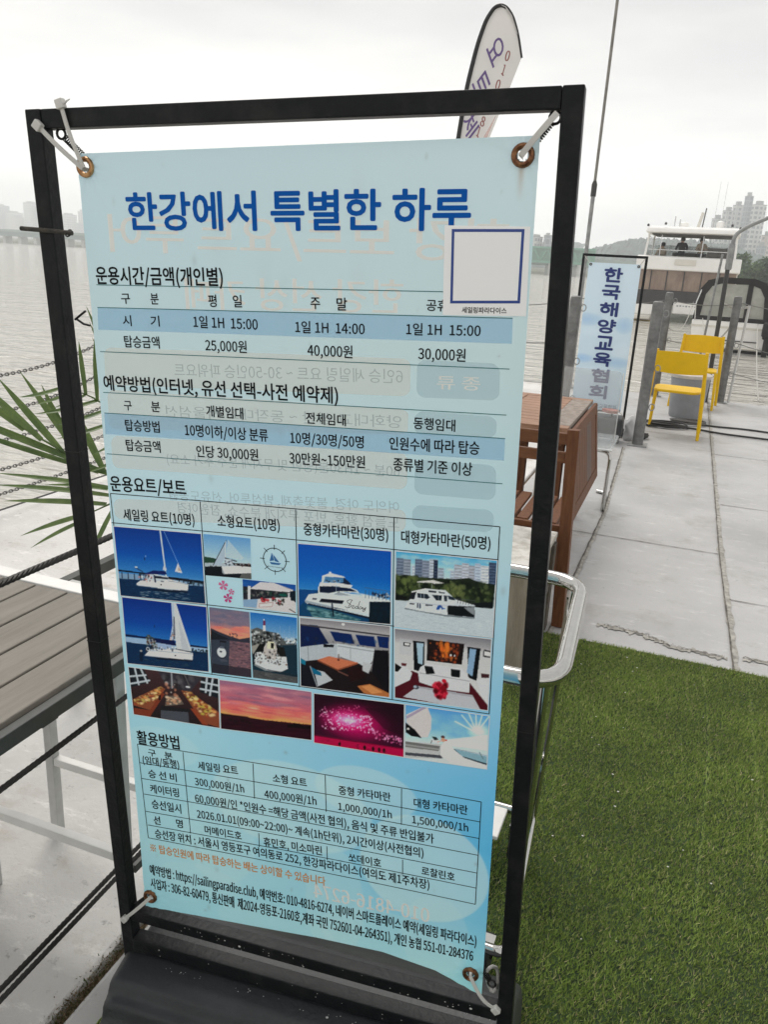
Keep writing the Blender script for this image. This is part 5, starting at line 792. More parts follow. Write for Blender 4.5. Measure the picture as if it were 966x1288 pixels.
for yy in (1.93, 2.88): rel(MB().box(-1.7815, -1.3985, yy-0.0175, yy+0.0175, 0.41, 0.444), P_).build('cross_rail', M_gsteel, e, bevel=0.002)
M_rope = mat('dark wire rope', (0.035,0.033,0.03), rough=0.55, metal=0.5, var=0.3, scale=300)
def wire_rope(P0, P1, r, sag, label, strands=5, pitch=0.055, dx=0):
    n = 200; V = []; F = []; o = empty('wire_rope', P0); tag(o, label, 'wire rope', 'wire ropes of the railing'); mb = MB(); P0 = Vector(P0); P1 = Vector(P1); L_ = (P1-P0).length; n = int(L_/0.011)
    for s in range(strands):
        pts = []
        for i in range(n+1):
            t = i/n; c = (P1-P0)*t + Vector((0,0,-sag*4*t*(1-t))); a = 2*math.pi*(s/strands + t*L_/pitch); pts.append(c + Vector((math.cos(a)*r*0.62, 0, math.sin(a)*r*0.62)))
        mb.tube(pts, r*0.46, 5)
    mb.build('strands', M_rope, o, smooth=True); return o
wire_rope((-0.96,-0.9,0.995),(-0.96,2.27,0.975), 0.0062, 0.004, 'topmost dark wire rope, passing over the end of the slatted table')
wire_rope((-0.96,-0.9,0.615),(-0.96,2.27,0.640), 0.0056, 0.004, 'middle dark wire rope, crossing in front of the pale table leg')
wire_rope((-0.966,-0.9,0.212),(-0.966,2.27,0.262), 0.0052, 0.006, 'left rope of the lowest pair of dark wire ropes')
wire_rope((-0.950,-0.9,0.204),(-0.950,2.27,0.268), 0.0052, 0.006, 'right rope of the lowest pair of dark wire ropes')
e = empty('railing_post', (-0.96, 2.3, 0)); tag(e, 'grey round railing post behind the big banner where the wire ropes end', 'post')
M_galv = mat('weathered galvanised steel', (0.23,0.235,0.235), col2=(0.36,0.365,0.36), scale=16, rough=0.55, metal=0.35, bump=0.15, bscale=50)
MB().lathe([(0.025,0),(0.025,1.06),(0.018,1.075)], 16).build('tube', M_galv, e, smooth=True); MB().box(-0.06,0.06,-0.06,0.06,0.0085,0.016).build('foot_plate', M_galv, e)
# chains along the river side of the deck
M_chain = mat('dull chain steel', (0.10,0.10,0.095), col2=(0.22,0.21,0.20), scale=60, rough=0.5, metal=0.6)
def chain(P0, P1, sag, label, link=0.030, r=0.0036):
    P0 = Vector(P0); P1 = Vector(P1); L_ = (P1-P0).length; n = int(L_/(link*0.74)); o = empty('chain', P0); tag(o, label, 'chain', 'chains of the river railing'); mb = MB()
    for i in range(n):
        t = (i+0.5)/n; c = (P1-P0)*t + Vector((0,0,-sag*4*t*(1-t))); d = ((P1-P0)/L_ + Vector((0,0,-sag*4*(1-2*t)/L_))).normalized(); u = Vector((1,0,0)) if i % 2 else d.cross(Vector((1,0,0))).normalized()
        u = (u + Vector((0.25,0,0.2))).normalized(); u = (u - d*u.dot(d)).normalized()
        mb.tube([c + d*math.cos(a*0.785)*link*0.5 + u*math.sin(a*0.785)*link*0.26 for a in range(8)], r, 5, closed=True)
    mb.build('links', M_chain, o, smooth=True)
for z0, zm, lb in ((1.10,0.775,'topmost sagging chain of the river railing'),(0.93,0.575,'second sagging chain from the top of the river railing'),(0.60,0.415,'third chain of the river railing, at mid height'),(0.36,0.250,'fourth chain of the river railing, behind the lower palm leaves'),(0.19,0.110,'lowest chain of the river railing just above the deck')):
    chain((-3.54,1.90,z0),(-3.54,4.85,z0), z0-zm, lb)
for yy, lb in ((1.87,'grey railing post at the river edge outside the left border'),(4.88,'grey railing post at the river edge hidden by the big banner')):
    e = empty('railing_post', (-3.54, yy, -0.006)); tag(e, lb, 'post'); MB().lathe([(0.03,0),(0.03,1.16),(0.02,1.18)], 16).build('tube', M_galv, e, smooth=True)
# palm in a pot, mostly behind the banner
PX, PY = -2.02, 2.75; e = empty('palm_plant', (PX, PY, -0.006)); tag(e, 'potted palm with long pointed green leaflets behind the left post of the banner', 'palm'); P_ = Vector((PX, PY, -0.006))
MB().lathe([(0.13,0),(0.17,0.30),(0.185,0.31),(0.185,0.34),(0.16,0.34),(0.155,0.31)], 24).build('pot', mat('terracotta', (0.25,0.12,0.07), var=0.2, scale=12, rough=0.9), e, smooth=True)
MB().lathe([(0.05,0.3),(0.06,0.42),(0.045,0.52),(0.02,0.56)], 12).build('trunk', M_bark, e, smooth=True)
M_palm = mat('palm leaf', (0.065,0.115,0.028), col2=(0.13,0.19,0.05), scale=14, rough=0.45, transl=0.25, spec=0.5)
def leaflet(mb, a, b, wd, droop=0.02, nrm=None):
    a = Vector(a); b = Vector(b); d = b-a; n_ = Vector((0.25,-0.9,0.35)) if nrm is None else Vector(nrm); s = d.cross(n_).normalized(); q = s.cross(d).normalized(); V = []; F = []; k = 9
    for i in range(k+1):
        t = i/k; w_ = wd*(0.30+0.70*math.sin(math.pi*min(1, 0.12+t*0.62)))*(1-t**3)+0.0006; c = a + d*t + Vector((0,0,-droop*t*t)); V += [c - s*w_/2 + q*w_*0.18, c, c + s*w_/2 + q*w_*0.18]
    for i in range(k): F += [(3*i,3*i+1,3*i+4,3*i+3),(3*i+1,3*i+2,3*i+5,3*i+4)]
    mb.add([tuple(v-P_) for v in V], F)
def frond(base, tip, bend, nl, ll, wd, side=1.0, up_=(0,0,1)):
    base = Vector(base); tip = Vector(tip); mb = MB(); pts = [base.lerp(tip, t/14) + Vector((0,0,bend*math.sin(math.pi*t/14))) for t in range(15)]
    mb.tube([p-P_ for p in pts], 0, 6, rs=[0.006-0.0045*t/14 for t in range(15)]); d = (tip-base).normalized(); sd_ = d.cross(Vector(up_)).normalized(); ln = sd_.cross(d).normalized()
    for i in range(nl):
        t = 0.22+0.78*i/(nl-1); j = min(13, int(t*14)); c = pts[j].lerp(pts[j+1], t*14-j); L_ = ll*(1-0.45*t)*(0.9+0.2*RNG.random())
        for s in (-1, 1): leaflet(mb, c, c + (d*0.75 + ln*s*side*0.95 + sd_*0.15*RNG.normal())*L_, wd, 0.03*s)
    return mb
for b_, t_2, bend, nl, ll, wd in (((PX,PY,0.55),(-2.0,2.2,1.02),0.1,8,0.30,0.02),((PX,PY,0.55),(-1.6,2.9,1.15),0.1,8,0.3,0.02),((PX,PY,0.55),(-1.5,2.5,0.8),0.1,8,0.28,0.02),((PX,PY,0.55),(-2.1,3.3,1.1),0.1,8,0.3,0.02),((PX,PY,0.55),(-1.75,2.2,0.75),0.12,7,0.24,0.018)): frond(b_, t_2, bend, nl, ll, wd).build('frond', M_palm, e)
# fronds reaching out to the left of the post: rachis plus leaflets laid out one by one
def pp(px, py, y): 
    v = rr*((px-483)/FPX) - uu*((py-644)/FPX) + fw; return Vector((0,0,CAMH)) + v*(y/v.y)
mb = MB(); ra = [Vector((-2.05,2.72,0.56)), Vector((-2.22,2.62,0.60)), Vector((-2.45,2.55,0.72)), Vector((-2.75,2.5,0.87)), Vector((-3.0,2.45,0.93))]; ra = rounded_path(ra, 0.1, 5)
mb.tube([p-P_ for p in ra], 0, 6, rs=[0.0065*(1-0.75*i/(len(ra)-1)) for i in range(len(ra))])
for a, b, wd in (((-2.26,2.61,0.62),(-2.53,2.55,0.99),0.027),((-2.30,2.60,0.63),(-2.47,2.6,0.935),0.027),((-2.36,2.58,0.665),(-2.60,2.5,0.965),0.026),((-2.44,2.55,0.715),(-2.70,2.48,0.955),0.026),((-2.20,2.63,0.60),(-2.33,2.62,0.86),0.027),((-2.52,2.54,0.75),(-2.80,2.45,0.97),0.025),((-2.62,2.52,0.80),(-2.93,2.42,1.0),0.024),((-2.15,2.66,0.585),(-2.21,2.7,0.80),0.025),
                 ((-2.20,2.63,0.598),(-2.72,2.42,0.795),0.016),((-2.22,2.62,0.592),(-2.76,2.45,0.745),0.016),((-2.18,2.64,0.585),(-2.70,2.5,0.700),0.016),((-2.35,2.58,0.66),(-2.85,2.4,0.85),0.015)): leaflet(mb, a, b, wd*1.35, 0.0)
mb.build('frond', M_palm, e)
mb = MB(); ra = [Vector((-2.04,2.72,0.52)), Vector((-2.1,2.6,0.50)), Vector((-2.16,2.45,0.46))]; mb.tube([p-P_ for p in ra], 0, 6, rs=[0.006,0.0045,0.002])
for a, b, wd in (((-2.10,2.6,0.54),(-2.72,2.55,0.555),0.022),((-2.12,2.58,0.515),(-2.68,2.5,0.520),0.024),((-2.13,2.55,0.485),(-2.63,2.5,0.455),0.026),((-2.15,2.5,0.46),(-2.50,2.45,0.335),0.026),((-2.16,2.47,0.44),(-2.43,2.43,0.30),0.022),((-2.05,2.5,0.5),(-2.02,2.3,0.36),0.02),((-2.12,2.55,0.55),(-2.3,2.4,0.60),0.018)): leaflet(mb, a, b, wd*1.2, 0.02, (0.1,-0.6,0.8))
mb.build('frond', M_palm, e)
mb = MB(); ra = [Vector((-2.02,2.75,0.58)), Vector((-2.06,2.7,0.8)), Vector((-2.12,2.6,1.05))]; mb.tube([p-P_ for p in ra], 0, 6, rs=[0.006,0.004,0.002])
for k in range(9):
    z = 0.62+k*0.05; leaflet(mb, (-2.04-0.008*k,2.72-0.014*k,z),(-2.19-0.01*k,2.66,z+0.16+0.01*k), 0.02, 0.0); leaflet(mb, (-2.04-0.008*k,2.72-0.014*k,z),(-1.9,2.6,z+0.12), 0.02, 0.0)
mb.build('frond', M_palm, e)
# ------------------------------------------------------------------ steel trolley, weathered box, wooden chair and table
M_chrome = mat('polished stainless steel', (0.50,0.495,0.475), rough=0.07, metal=1.0, var=0.04, scale=40); M_blk = mat('black rubber', (0.015,0.015,0.015), rough=0.7)
TC = Vector((-0.42,1.56,0)); e = empty('steel_trolley', TC); tag(e, 'polished stainless tube trolley with a rounded handle loop beside the right black post', 'trolley')
lp = rounded_path([(-0.70,1.30,0.80),(-0.125,1.30,0.80),(-0.150,1.82,0.80),(-0.70,1.82,0.80)], 0.085, 8, True)
rel(MB().tube(lp, 0.0165, 16, closed=True), TC).build('handle_loop', M_chrome, e, smooth=True)
for a, b in (((-0.168,1.795,0.79),(-0.196,1.82,0.13)),((-0.152,1.33,0.79),(-0.172,1.47,0.13)),((-0.68,1.79,0.79),(-0.66,1.82,0.13)),((-0.68,1.33,0.79),(-0.66,1.42,0.13))): rel(MB().tube([a, b], 0.0085, 12), TC).build('leg', M_chrome, e, smooth=True)
rel(MB().add([(-0.175,1.775,0.775),(-0.158,1.66,0.775),(-0.185,1.70,0.17),(-0.198,1.80,0.17),(-0.179,1.775,0.775),(-0.162,1.66,0.775),(-0.189,1.70,0.17),(-0.202,1.80,0.17)], [(0,1,2,3),(7,6,5,4),(0,4,5,1),(1,5,6,2),(2,6,7,3),(3,7,4,0)]), TC).build('side_panel', M_chrome, e)
rel(MB().tube(rounded_path([(-0.198,1.83,0.125),(-0.165,1.36,0.125),(-0.66,1.36,0.125),(-0.66,1.83,0.125)], 0.03, 5, True), 0.012, 12, closed=True), TC).build('lower_loop', M_chrome, e, smooth=True)
rel(MB().box(-0.64,-0.262,1.69,1.81,0.128,0.140), TC).build('tray', M_wsteel, e, bevel=0.003)
for xx, yy in ((-0.215,1.40),(-0.23,1.79),(-0.63,1.40),(-0.63,1.79)):
    c = rel(MB().tube([(xx-0.012,yy,0.063),(xx+0.012,yy,0.063)], 0.048, 18), TC).build('caster', M_blk, e, smooth=True); rel(MB().box(xx-0.018,xx+0.018,yy-0.012,yy+0.012,0.07,0.114), TC).build('fork', M_chrome, c)
M_wood1 = mat('weathered plywood', (0.26,0.215,0.165), col2=(0.36,0.315,0.25), scale=7, stretch=(9,2,0.8), rough=0.85, bump=0.4, bscale=30)
M_marb = mat('worn pale top', (0.40,0.375,0.33), col2=(0.60,0.58,0.54), scale=11, rough=0.6, lo=0.40, hi=0.56, detail=9)
e = empty('weathered_box', (-0.66,3.08,0)); tag(e, 'weathered plywood box with a pale mottled top behind the trolley handle', 'box'); P_ = Vector((-0.66,3.08,0))
rel(MB().box(-0.93,-0.415,2.83,3.30,0.0,0.41), P_).build('body', M_wood1, e, bevel=0.004); rel(MB().box(-0.945,-0.405,2.82,3.31,0.412,0.435), P_).build('top', M_marb, e, bevel=0.004)
for yy in (2.87,3.255): rel(MB().box(-0.4145,-0.400,yy-0.03,yy+0.03,0.01,0.40), P_).build('corner_batten', mat('dark batten', (0.10,0.085,0.07), var=0.3, scale=20, rough=0.9), e, bevel=0.002)
rel(MB().box(-0.4145,-0.404,2.91,3.215,0.20,0.235), P_).build('side_slat', MATS['dark batten'], e)
M_teak = mat('oiled hardwood', (0.100,0.036,0.015), col2=(0.185,0.074,0.030), scale=6, stretch=(12,12,1.2), rough=0.55, spec=0.25, bump=0.2, bscale=40, lo=0.3, hi=0.7)
M_teakh = mat('oiled hardwood rails', (0.108,0.040,0.017), col2=(0.195,0.080,0.033), scale=6, stretch=(1.5,12,12), rough=0.55, spec=0.25, bump=0.2, bscale=40, lo=0.3, hi=0.7)
M_teakt = mat('sun-bleached table top', (0.24,0.115,0.062), col2=(0.37,0.21,0.13), scale=6, stretch=(2,10,10), rough=0.6, bump=0.25, bscale=40, lo=0.3, hi=0.7)
M_teakd = mat('dark hardwood', (0.055,0.025,0.015), col2=(0.10,0.042,0.022), scale=6, stretch=(12,12,1.2), rough=0.5)
M_teakg = mat('greyed wood edge', (0.20,0.16,0.13), col2=(0.34,0.29,0.25), scale=30, rough=0.8, bump=0.4, bscale=60)
e = empty('wooden_chair', (-0.60,3.62,0)); tag(e, 'reddish brown wooden chair with slatted seat between plywood box and drop-leaf table', 'chair'); P_ = Vector((-0.60,3.62,0))
for xx, xt in ((-0.36,-0.402),(-0.86,-0.818)):
    rel(MB().bar((xx,3.33,0.0),(xt,3.40,0.862),0.05,0.062,(0,1,0)), P_).build('back_post', M_teak, e, bevel=0.004)
for xx in (-0.448,-0.772):
    rel(MB().bar((xx,3.85,0.0),(xx,3.80,0.398),0.042,0.045,(0,1,0)), P_).build('front_leg', M_teak, e, bevel=0.004); rel(MB().box(xx-0.021,xx+0.021,3.424,3.84,0.40,0.424), P_).build('side_rail', M_teak, e, bevel=0.003)
for z, hw in ((0.820,0.192),(0.740,0.195)): rel(MB().box(-0.61-hw,-0.61+hw,3.372,3.394,z-0.022,z+0.026), P_).build('back_slat', M_teakh, e, bevel=0.003)
rel(MB().box(-0.838,-0.384,3.385,3.407,0.385,0.438), P_).build('seat_apron', M_teakh, e, bevel=0.003)
for i in range(6): rel(MB().box(-0.795+i*0.063,-0.746+i*0.063,3.409,3.85,0.4245,0.443), P_).build('seat_slat', M_teak, e, bevel=0.003)
e = empty('wooden_table', (-0.75,4.6,0)); tag(e, 'reddish brown drop-leaf wooden table with its panelled flap hanging down', 'table'); P_ = Vector((-0.75,4.6,0))
Y0, Y1, X0, X1 = 4.06, 5.12, -0.98, -0.512
rel(MB().box(X0, X1-0.001, Y0, Y0+0.07, 0.715, 0.74), P_).build('top_border', M_teakt, e, bevel=0.003); rel(MB().box(X0, X1-0.001, Y1-0.07, Y1, 0.715, 0.74), P_).build('top_border', M_teakt, e, bevel=0.003)
rel(MB().box(X1-0.12, X1-0.002, Y0+0.072, Y1-0.072, 0.715, 0.741), P_).build('top_border', M_teakg, e, bevel=0.003); rel(MB().box(X0, X0+0.07, Y0+0.072, Y1-0.072, 0.715, 0.741), P_).build('top_border', M_teakt, e, bevel=0.003)
for i in range(10): rel(MB().box(X0+0.072, X1-0.123, Y0+0.076+i*0.0915, Y0+0.076+0.084+i*0.0915, 0.717, 0.738), P_).build('top_slat', M_teakt, e, bevel=0.002)
rel(MB().box(X0+0.03, X1-0.03, Y0+0.03, Y0+0.055, 0.64, 0.713), P_).build('apron', M_teakh, e); rel(MB().box(X0+0.03, X1-0.03, Y1-0.055, Y1-0.03, 0.64, 0.713), P_).build('apron', M_teakh, e); rel(MB().box(X1-0.055, X1-0.032, Y0+0.06, Y1-0.06, 0.64, 0.713), P_).build('apron', M_teak, e)
def leaf(y0, y1, a, b, t0, t1):      # a piece of the flap, which hangs tilted outwards
    q = lambda z: X1+0.006+(0.722-z)*0.128
    return rel(MB().prism([(q(a)+t0, a),(q(a)+t1, a),(q(b)+t1, b),(q(b)+t0, b)], y0, y1, 'y'), P_)
fl = leaf(Y0, Y1, 0.665, 0.722, 0, 0.02).build('drop_leaf', M_teak, e, bevel=0.002)
for y0, y1, a, b in ((Y0,Y0+0.075,0.262,0.6645),(Y1-0.075,Y1,0.262,0.6645),(Y0+0.0755,Y1-0.0755,0.262,0.325)): leaf(y0, y1, a, b, 0, 0.02).build('leaf_frame', M_teak, fl, bevel=0.002)
for i in range(9): leaf(Y0+0.078+i*0.101, Y0+0.175+i*0.101, 0.326, 0.664, 0.003, 0.016).build('leaf_board', M_teakd if i in (5,6) else M_teak, fl, bevel=0.003)
for xx in (X0+0.05, X1-0.04):
    for yy in (Y0+0.10, Y1-0.10): rel(MB().box(xx-0.022, xx+0.022, yy-0.03, yy+0.03, 0, 0.714), P_).build('leg', M_teak, e, bevel=0.003)
rel(MB().box(-0.80,-0.76,Y0+0.3,Y0+0.345,0,0.714), P_).build('gate_leg', M_teak, e, bevel=0.003)
M_post = mat('dark galvanised post', (0.12,0.12,0.118), col2=(0.22,0.22,0.215), scale=14, rough=0.6, metal=0.3, bump=0.2, bscale=50)
# ------------------------------------------------------------------ far end of the dock: posts, small banner, chairs
def dock_post(x, y, h, label):
    e = empty('mooring_post', (x, y, 0)); tag(e, label, 'post', 'grey mooring posts of the dock'); MB().lathe([(0.048,0),(0.048,h-0.03),(0.044,h-0.008),(0.03,h)], 20).build('tube', M_post, e, smooth=True)
    MB().box(-0.085,0.085,-0.085,0.085,0.0,0.012).build('foot_plate', M_galv, e)
    for z in (h-0.10, h*0.55, h*0.28):
        MB().tube([(0.052+0.024+0.024*math.cos(a*0.628), 0.0, z+0.03*math.sin(a*0.628)) for a in range(10)], 0.005, 6, closed=True).build('ring', M_galv, e, smooth=True)
    return e
dock_post(-0.32, 7.60, 1.28, 'grey steel post with rings between the small banner and the yellow chairs'); dock_post(-1.03, 7.60, 1.28, 'grey steel post left of the small banner, seen through the clear chair')
dock_post(-0.345, 11.0, 1.30, 'grey steel post at the far dock edge just behind the nearer ringed post'); dock_post(0.45, 11.0, 1.30, 'dark grey steel post at the far dock edge right of the yellow chairs')
dock_post(-1.32, 11.0, 1.30, 'grey steel post at the far dock edge behind the right black post')
M_wire = mat('thin steel wire', (0.20,0.20,0.19), rough=0.5, metal=0.6)
def wire(pts, r, label, m=M_wire, cat='wire', grp='wires of the dock railing', name='railing_wire'):
    o = MB().tube(pts, r, 6).build(name, m, smooth=True); tag(o, label, cat, grp); return o
def sagline(a, b, s, n=14): a = Vector(a); b = Vector(b); return [a.lerp(b, i/n) + Vector((0,0,-s*4*(i/n)*(1-i/n))) for i in range(n+1)]
wire(sagline((-0.30,10.95,1.20),(0.41,10.95,1.20),0.03), 0.006, 'upper thin wire between the two far grey posts'); wire(sagline((-0.30,10.95,0.72),(0.41,10.95,0.74),0.04), 0.005, 'middle thin wire between the two far grey posts')
wire(sagline((0.50,11.0,1.22),(2.9,11.0,1.20),0.10), 0.006, 'upper thin wire running right from the dark grey post'); wire(sagline((0.50,11.0,0.75),(2.9,11.0,0.72),0.16), 0.005, 'middle thin wire running right from the dark grey post'); wire(sagline((0.50,11.0,0.38),(2.9,11.0,0.36),0.12), 0.005, 'lowest thin wire running right from the dark grey post')
wire(sagline((-1.28,10.95,1.16),(-0.40,10.95,1.20),0.05), 0.005, 'thin wire behind the small banner'); wire(sagline((-3.4,10.6,1.10),(-1.36,10.95,1.16),0.12), 0.006, 'thin wire left of the flagpole foot'); wire(sagline((-1.08,7.6,0.86),(-3.5,7.6,0.86),0.06), 0.005, 'thin wire running left from the post behind the clear chair')
e = empty('lamp_pole', (0.275, 10.9, 0)); tag(e, 'pole coloured dark for shade with a pale curved arm reaching to the upper right', 'pole'); M_dpole = mat('shaded pole and dark fittings', (0.05,0.05,0.048), rough=0.6)  # shade on the lower pole is put into its dark colour
MB().tube([(0,0,0),(0,0,0.9),(-0.005,0,1.78)], 0.026, 12).build('pole', M_dpole, e, smooth=True); MB().lathe([(0.036,1.60),(0.040,1.62),(0.040,1.86),(0.032,1.90)], 14).build('sleeve', M_galv, e, smooth=True)
MB().tube(rounded_path([(0,0,1.86),(0.01,0,2.0),(0.14,0,2.10),(0.62,0,2.34),(1.3,0,2.6)], 0.12, 6), 0.023, 12).build('arm', M_galv, e, smooth=True)
M_pale = mat('pale rope', (0.55,0.54,0.50), var=0.2, scale=80, rough=0.9)
e = empty('thin_pole', (0.13, 11.05, 0)); tag(e, 'thin pale leaning pole left of the dark grey post', 'pole'); MB().tube([(-0.03,0,0),(0.06,0,1.78)], 0.014, 8).build('pole', M_galv, e, smooth=True)
e = empty('thin_pole', (0.55, 11.08, 0)); tag(e, 'thin white pole right of the dark grey post', 'pole'); MB().tube([(0,0,0),(0.045,0,1.2)], 0.016, 8).build('pole', mat('white pole', (0.6,0.6,0.58), rough=0.5), e, smooth=True)
MB().tube(sagline((0.04,0.03,1.18),(-0.28,0.02,1.22),0.04,8), 0.016, 6).build('cross_rope', M_pale, e, smooth=True)
e = empty('flagpole', (-1.42, 10.9, 0)); tag(e, 'very tall thin flagpole rising behind the small banner', 'flagpole'); MB().tube([(0,0,0),(0,0,2.45)], 0.025, 10).build('lower_tube', M_galv, e, smooth=True); MB().lathe([(0.034,2.38),(0.034,2.52),(0.02,2.56)], 10).build('sleeve', M_dpole, e); MB().tube([(0,0,2.5),(0.01,0,7.5)], 0.018, 8).build('upper_tube', mat('bare pole', (0.20,0.19,0.17), rough=0.5, var=0.3, scale=6), e, smooth=True)
# small standing banner
e = empty('banner_stand', (-0.85, 8.8, 0)); tag(e, 'thin black frame holding the small pale blue banner', 'banner stand'); SBX0, SBX1 = -1.165, -0.545
for xx in (SBX0, SBX1): rel(MB().box(xx-0.0125, xx+0.0125, 8.7875, 8.8125, 0.02, 1.668), Vector((-0.85,8.8,0))).build('post', M_frame, e, bevel=0.002)
for z in (1.6555, 0.045): rel(MB().box(SBX0+0.013, SBX1-0.013, 8.788, 8.812, z-0.0125, z+0.0125), Vector((-0.85,8.8,0))).build('rail', M_frame, e)
rel(MB().box(-1.13, -0.58, 8.62, 9.0, 0.0, 0.018), Vector((-0.85,8.8,0))).build('foot_plate', M_frame, e)
sb = empty('small_banner', (-0.85, 8.8, 0)); tag(sb, 'small pale blue banner with one column of dark blue Korean letters', 'banner')
nx, nz_ = 60, 160; sx_, sz_ = np.meshgrid(np.linspace(-0.255,0.262,nx+1), np.linspace(1.585,0.085,nz_+1)); c_a = np.zeros(sx_.shape+(3,)); 
for ch, (a, b) in enumerate(zip(alb((182,194,199)), alb((170,185,194)))): c_a[..., ch] = a + (b-a)*(1.585-sz_)/1.5
for (cx, cz, rx, rz, c_) in ((-0.2,1.02,0.17,0.07,(140,168,190)),(0.18,0.98,0.10,0.09,(140,168,190)),(-0.1,0.90,0.2,0.06,(184,196,202)),(0.2,0.72,0.12,0.10,(184,196,202)),(-0.2,0.62,0.12,0.05,(132,164,192)),(0.16,0.60,0.14,0.06,(140,168,190)),(-0.05,0.50,0.2,0.05,(184,196,202)),(0.0,0.25,0.25,0.12,(174,190,200))):
    f_ = np.clip(1-np.sqrt(((sx_-cx)/rx)**2+((sz_-cz)/rz)**2), 0, 1)**0.5*0.8; c_a = c_a*(1-f_[...,None]) + alb(c_)*f_[...,None]
ii = np.arange((nx+1)*(nz_+1)).reshape(nz_+1, nx+1); bulk('vinyl_sheet', np.stack([sx_, -0.004+0.004*np.sin(sz_*5), sz_], -1).reshape(-1,3), np.stack([ii[1:,:-1], ii[1:,1:], ii[:-1,1:], ii[:-1,:-1]], -1).reshape(-1,4), M_vinyl, c_a.reshape(-1,3), sb, smooth=True)
def flat_text(mb, s, bold, cx, cz, w_, h_, y, M=None):
    v, f = GLY[(s, bold)]; mn = v.min(0); mx_ = v.max(0); q = (v-(mn+mx_)/2)/(mx_-mn)*np.array([w_, h_]); P = [Vector((cx+a, y, cz+b)) for a, b in q]
    mb.add([M @ p for p in P] if M is not None else P, f)
mb = MB()
for k_, ch in enumerate(SIGN2): [flat_text(mb, ch, 0, 0.004+dx*0.006, 1.472-0.170*k_+dz*0.006, 0.175, 0.132, -0.012-0.0002*q_) for q_, (dx, dz) in enumerate(((0,0),(1,0),(-1,0),(0,1),(0,-1),(.7,.7),(-.7,-.7),(.7,-.7),(-.7,.7)))]
mb.build('column_lettering', mat('navy ink', (0.012,0.03,0.17), rough=0.5), sb); mb = MB(); flat_text(mb, '한국해양교육협회', 0, 0.03, 0.135, 0.36, 0.046, -0.012); mb.build('footer_lettering', mat('dark navy ink', (0.03,0.04,0.10), rough=0.5), sb)
for xx, z in ((-0.235,1.565),(0.24,1.565),(-0.235,0.105),(0.24,0.105)): MB().tube([(xx+0.010*math.cos(a*0.785), -0.010, z+0.010*math.sin(a*0.785)) for a in range(8)], 0.0055, 6, closed=True).build('eyelet', mat('dark eyelet', (0.05,0.05,0.05), rough=0.5, metal=0.6), sb, smooth=True)
for xx, z, fx_, fz_, lb in ((-0.235,1.565,-0.305,1.645,'thin cord at the top left corner of the small banner'),(0.24,1.565,0.295,1.645,'thin cord at the top right corner of the small banner'),(0.24,0.105,0.295,0.055,'thin cord at the bottom right corner of the small banner')): wire([(-0.85+xx,8.79,z),(-0.85+fx_,8.79,fz_)], 0.004, lb, M_pale, 'cord', 'cords of the small banner', 'cord')
# dark ballast box with cloth and hose coil at the foot of the small banner
e = empty('ballast_box', (-0.60, 7.62, 0)); tag(e, 'black plastic ballast box on small feet below the small banner', 'ballast box')
MB().box(-0.155,0.13,-0.12,0.12,0.045,0.235).build('body', M_plast, e, bevel=0.03, seg=3); MB().tube(rounded_path([(-0.12,0,0.225),(-0.12,0,0.275),(0.02,0,0.275),(0.02,0,0.225)], 0.03), 0.009, 8).build('handle', M_blk, e, smooth=True)
for xx in (-0.10, 0.08): MB().lathe([(0.035,0),(0.04,0.02),(0.03,0.05)], 12, (xx,-0.05,0)).build('foot', mat('grey foot', (0.2,0.2,0.2), rough=0.6), e, smooth=True)
def wad(name, loc, s, m, label, cat, seed):
    g_ = np.random.default_rng(seed); bm = bmesh.new(); bmesh.ops.create_icosphere(bm, subdivisions=3, radius=1)
    ks = g_.normal(size=(6,3))*2.4; ph = g_.uniform(0,6,6)
    for v in bm.verts:
        d = sum(0.10*math.sin(float(v.co.dot(Vector(k)))*1.5+p) for k, p in zip(ks, ph)); v.co = v.co*(1+d); v.co = Vector((v.co.x*s[0], v.co.y*s[1], max(v.co.z*s[2], -s[2]*0.75)))
    me = bpy.data.meshes.new(name); bm.to_mesh(me); bm.free(); o = bpy.data.objects.new(name, me); COL.objects.link(o); me.materials.append(m); o.location = loc
    for p in me.polygons: p.use_smooth = True
    tag(o, label, cat); return o
wad('cloth', (-0.595,7.60,0.285), (0.075,0.05,0.022), mat('red cloth', (0.42,0.08,0.06), col2=(0.55,0.25,0.2), scale=14, rough=0.9), 'crumpled reddish cloth on top of the black ballast box', 'cloth', 4)
wad('plastic_bag', (-0.415,7.78,0.10), (0.05,0.05,0.13), mat('white plastic', (0.62,0.62,0.62), rough=0.5), 'crumpled white bag between the ballast box and the ringed post', 'bag', 9)
def coil(loc, r, n, rw, m, label, name='rope_coil', jit=0.02):
    pts = []; g_ = np.random.default_rng(int(abs(loc[0])*1000)+n)
    for i in range(n*18): a = i*2*math.pi/18; q = r*(1+0.25*math.sin(i*0.13)+g_.normal()*jit); pts.append((q*math.cos(a)*1.2, q*math.sin(a)*0.7, rw*1.02+rw*1.25*(i/18)*0.55+0.01*abs(math.sin(i*0.31))))
    o = MB().tube(pts, rw, 7).build(name, m, smooth=True, loc=loc); tag(o, label, 'rope coil'); return o
M_hose = mat('black hose', (0.02,0.02,0.02), rough=0.55)
coil((-0.42,7.95,0), 0.12, 6, 0.009, M_hose, 'black hose coil heaped behind the ringed grey post'); coil((-0.12,8.75,0), 0.15, 4, 0.010, M_hose, 'black rope heap on the dock under the yellow chairs'); coil((0.10,9.05,0), 0.12, 4, 0.010, mat('grey rope', (0.12,0.115,0.11), var=0.3, scale=90, rough=0.9), 'grey rope heap beside the grey tub')
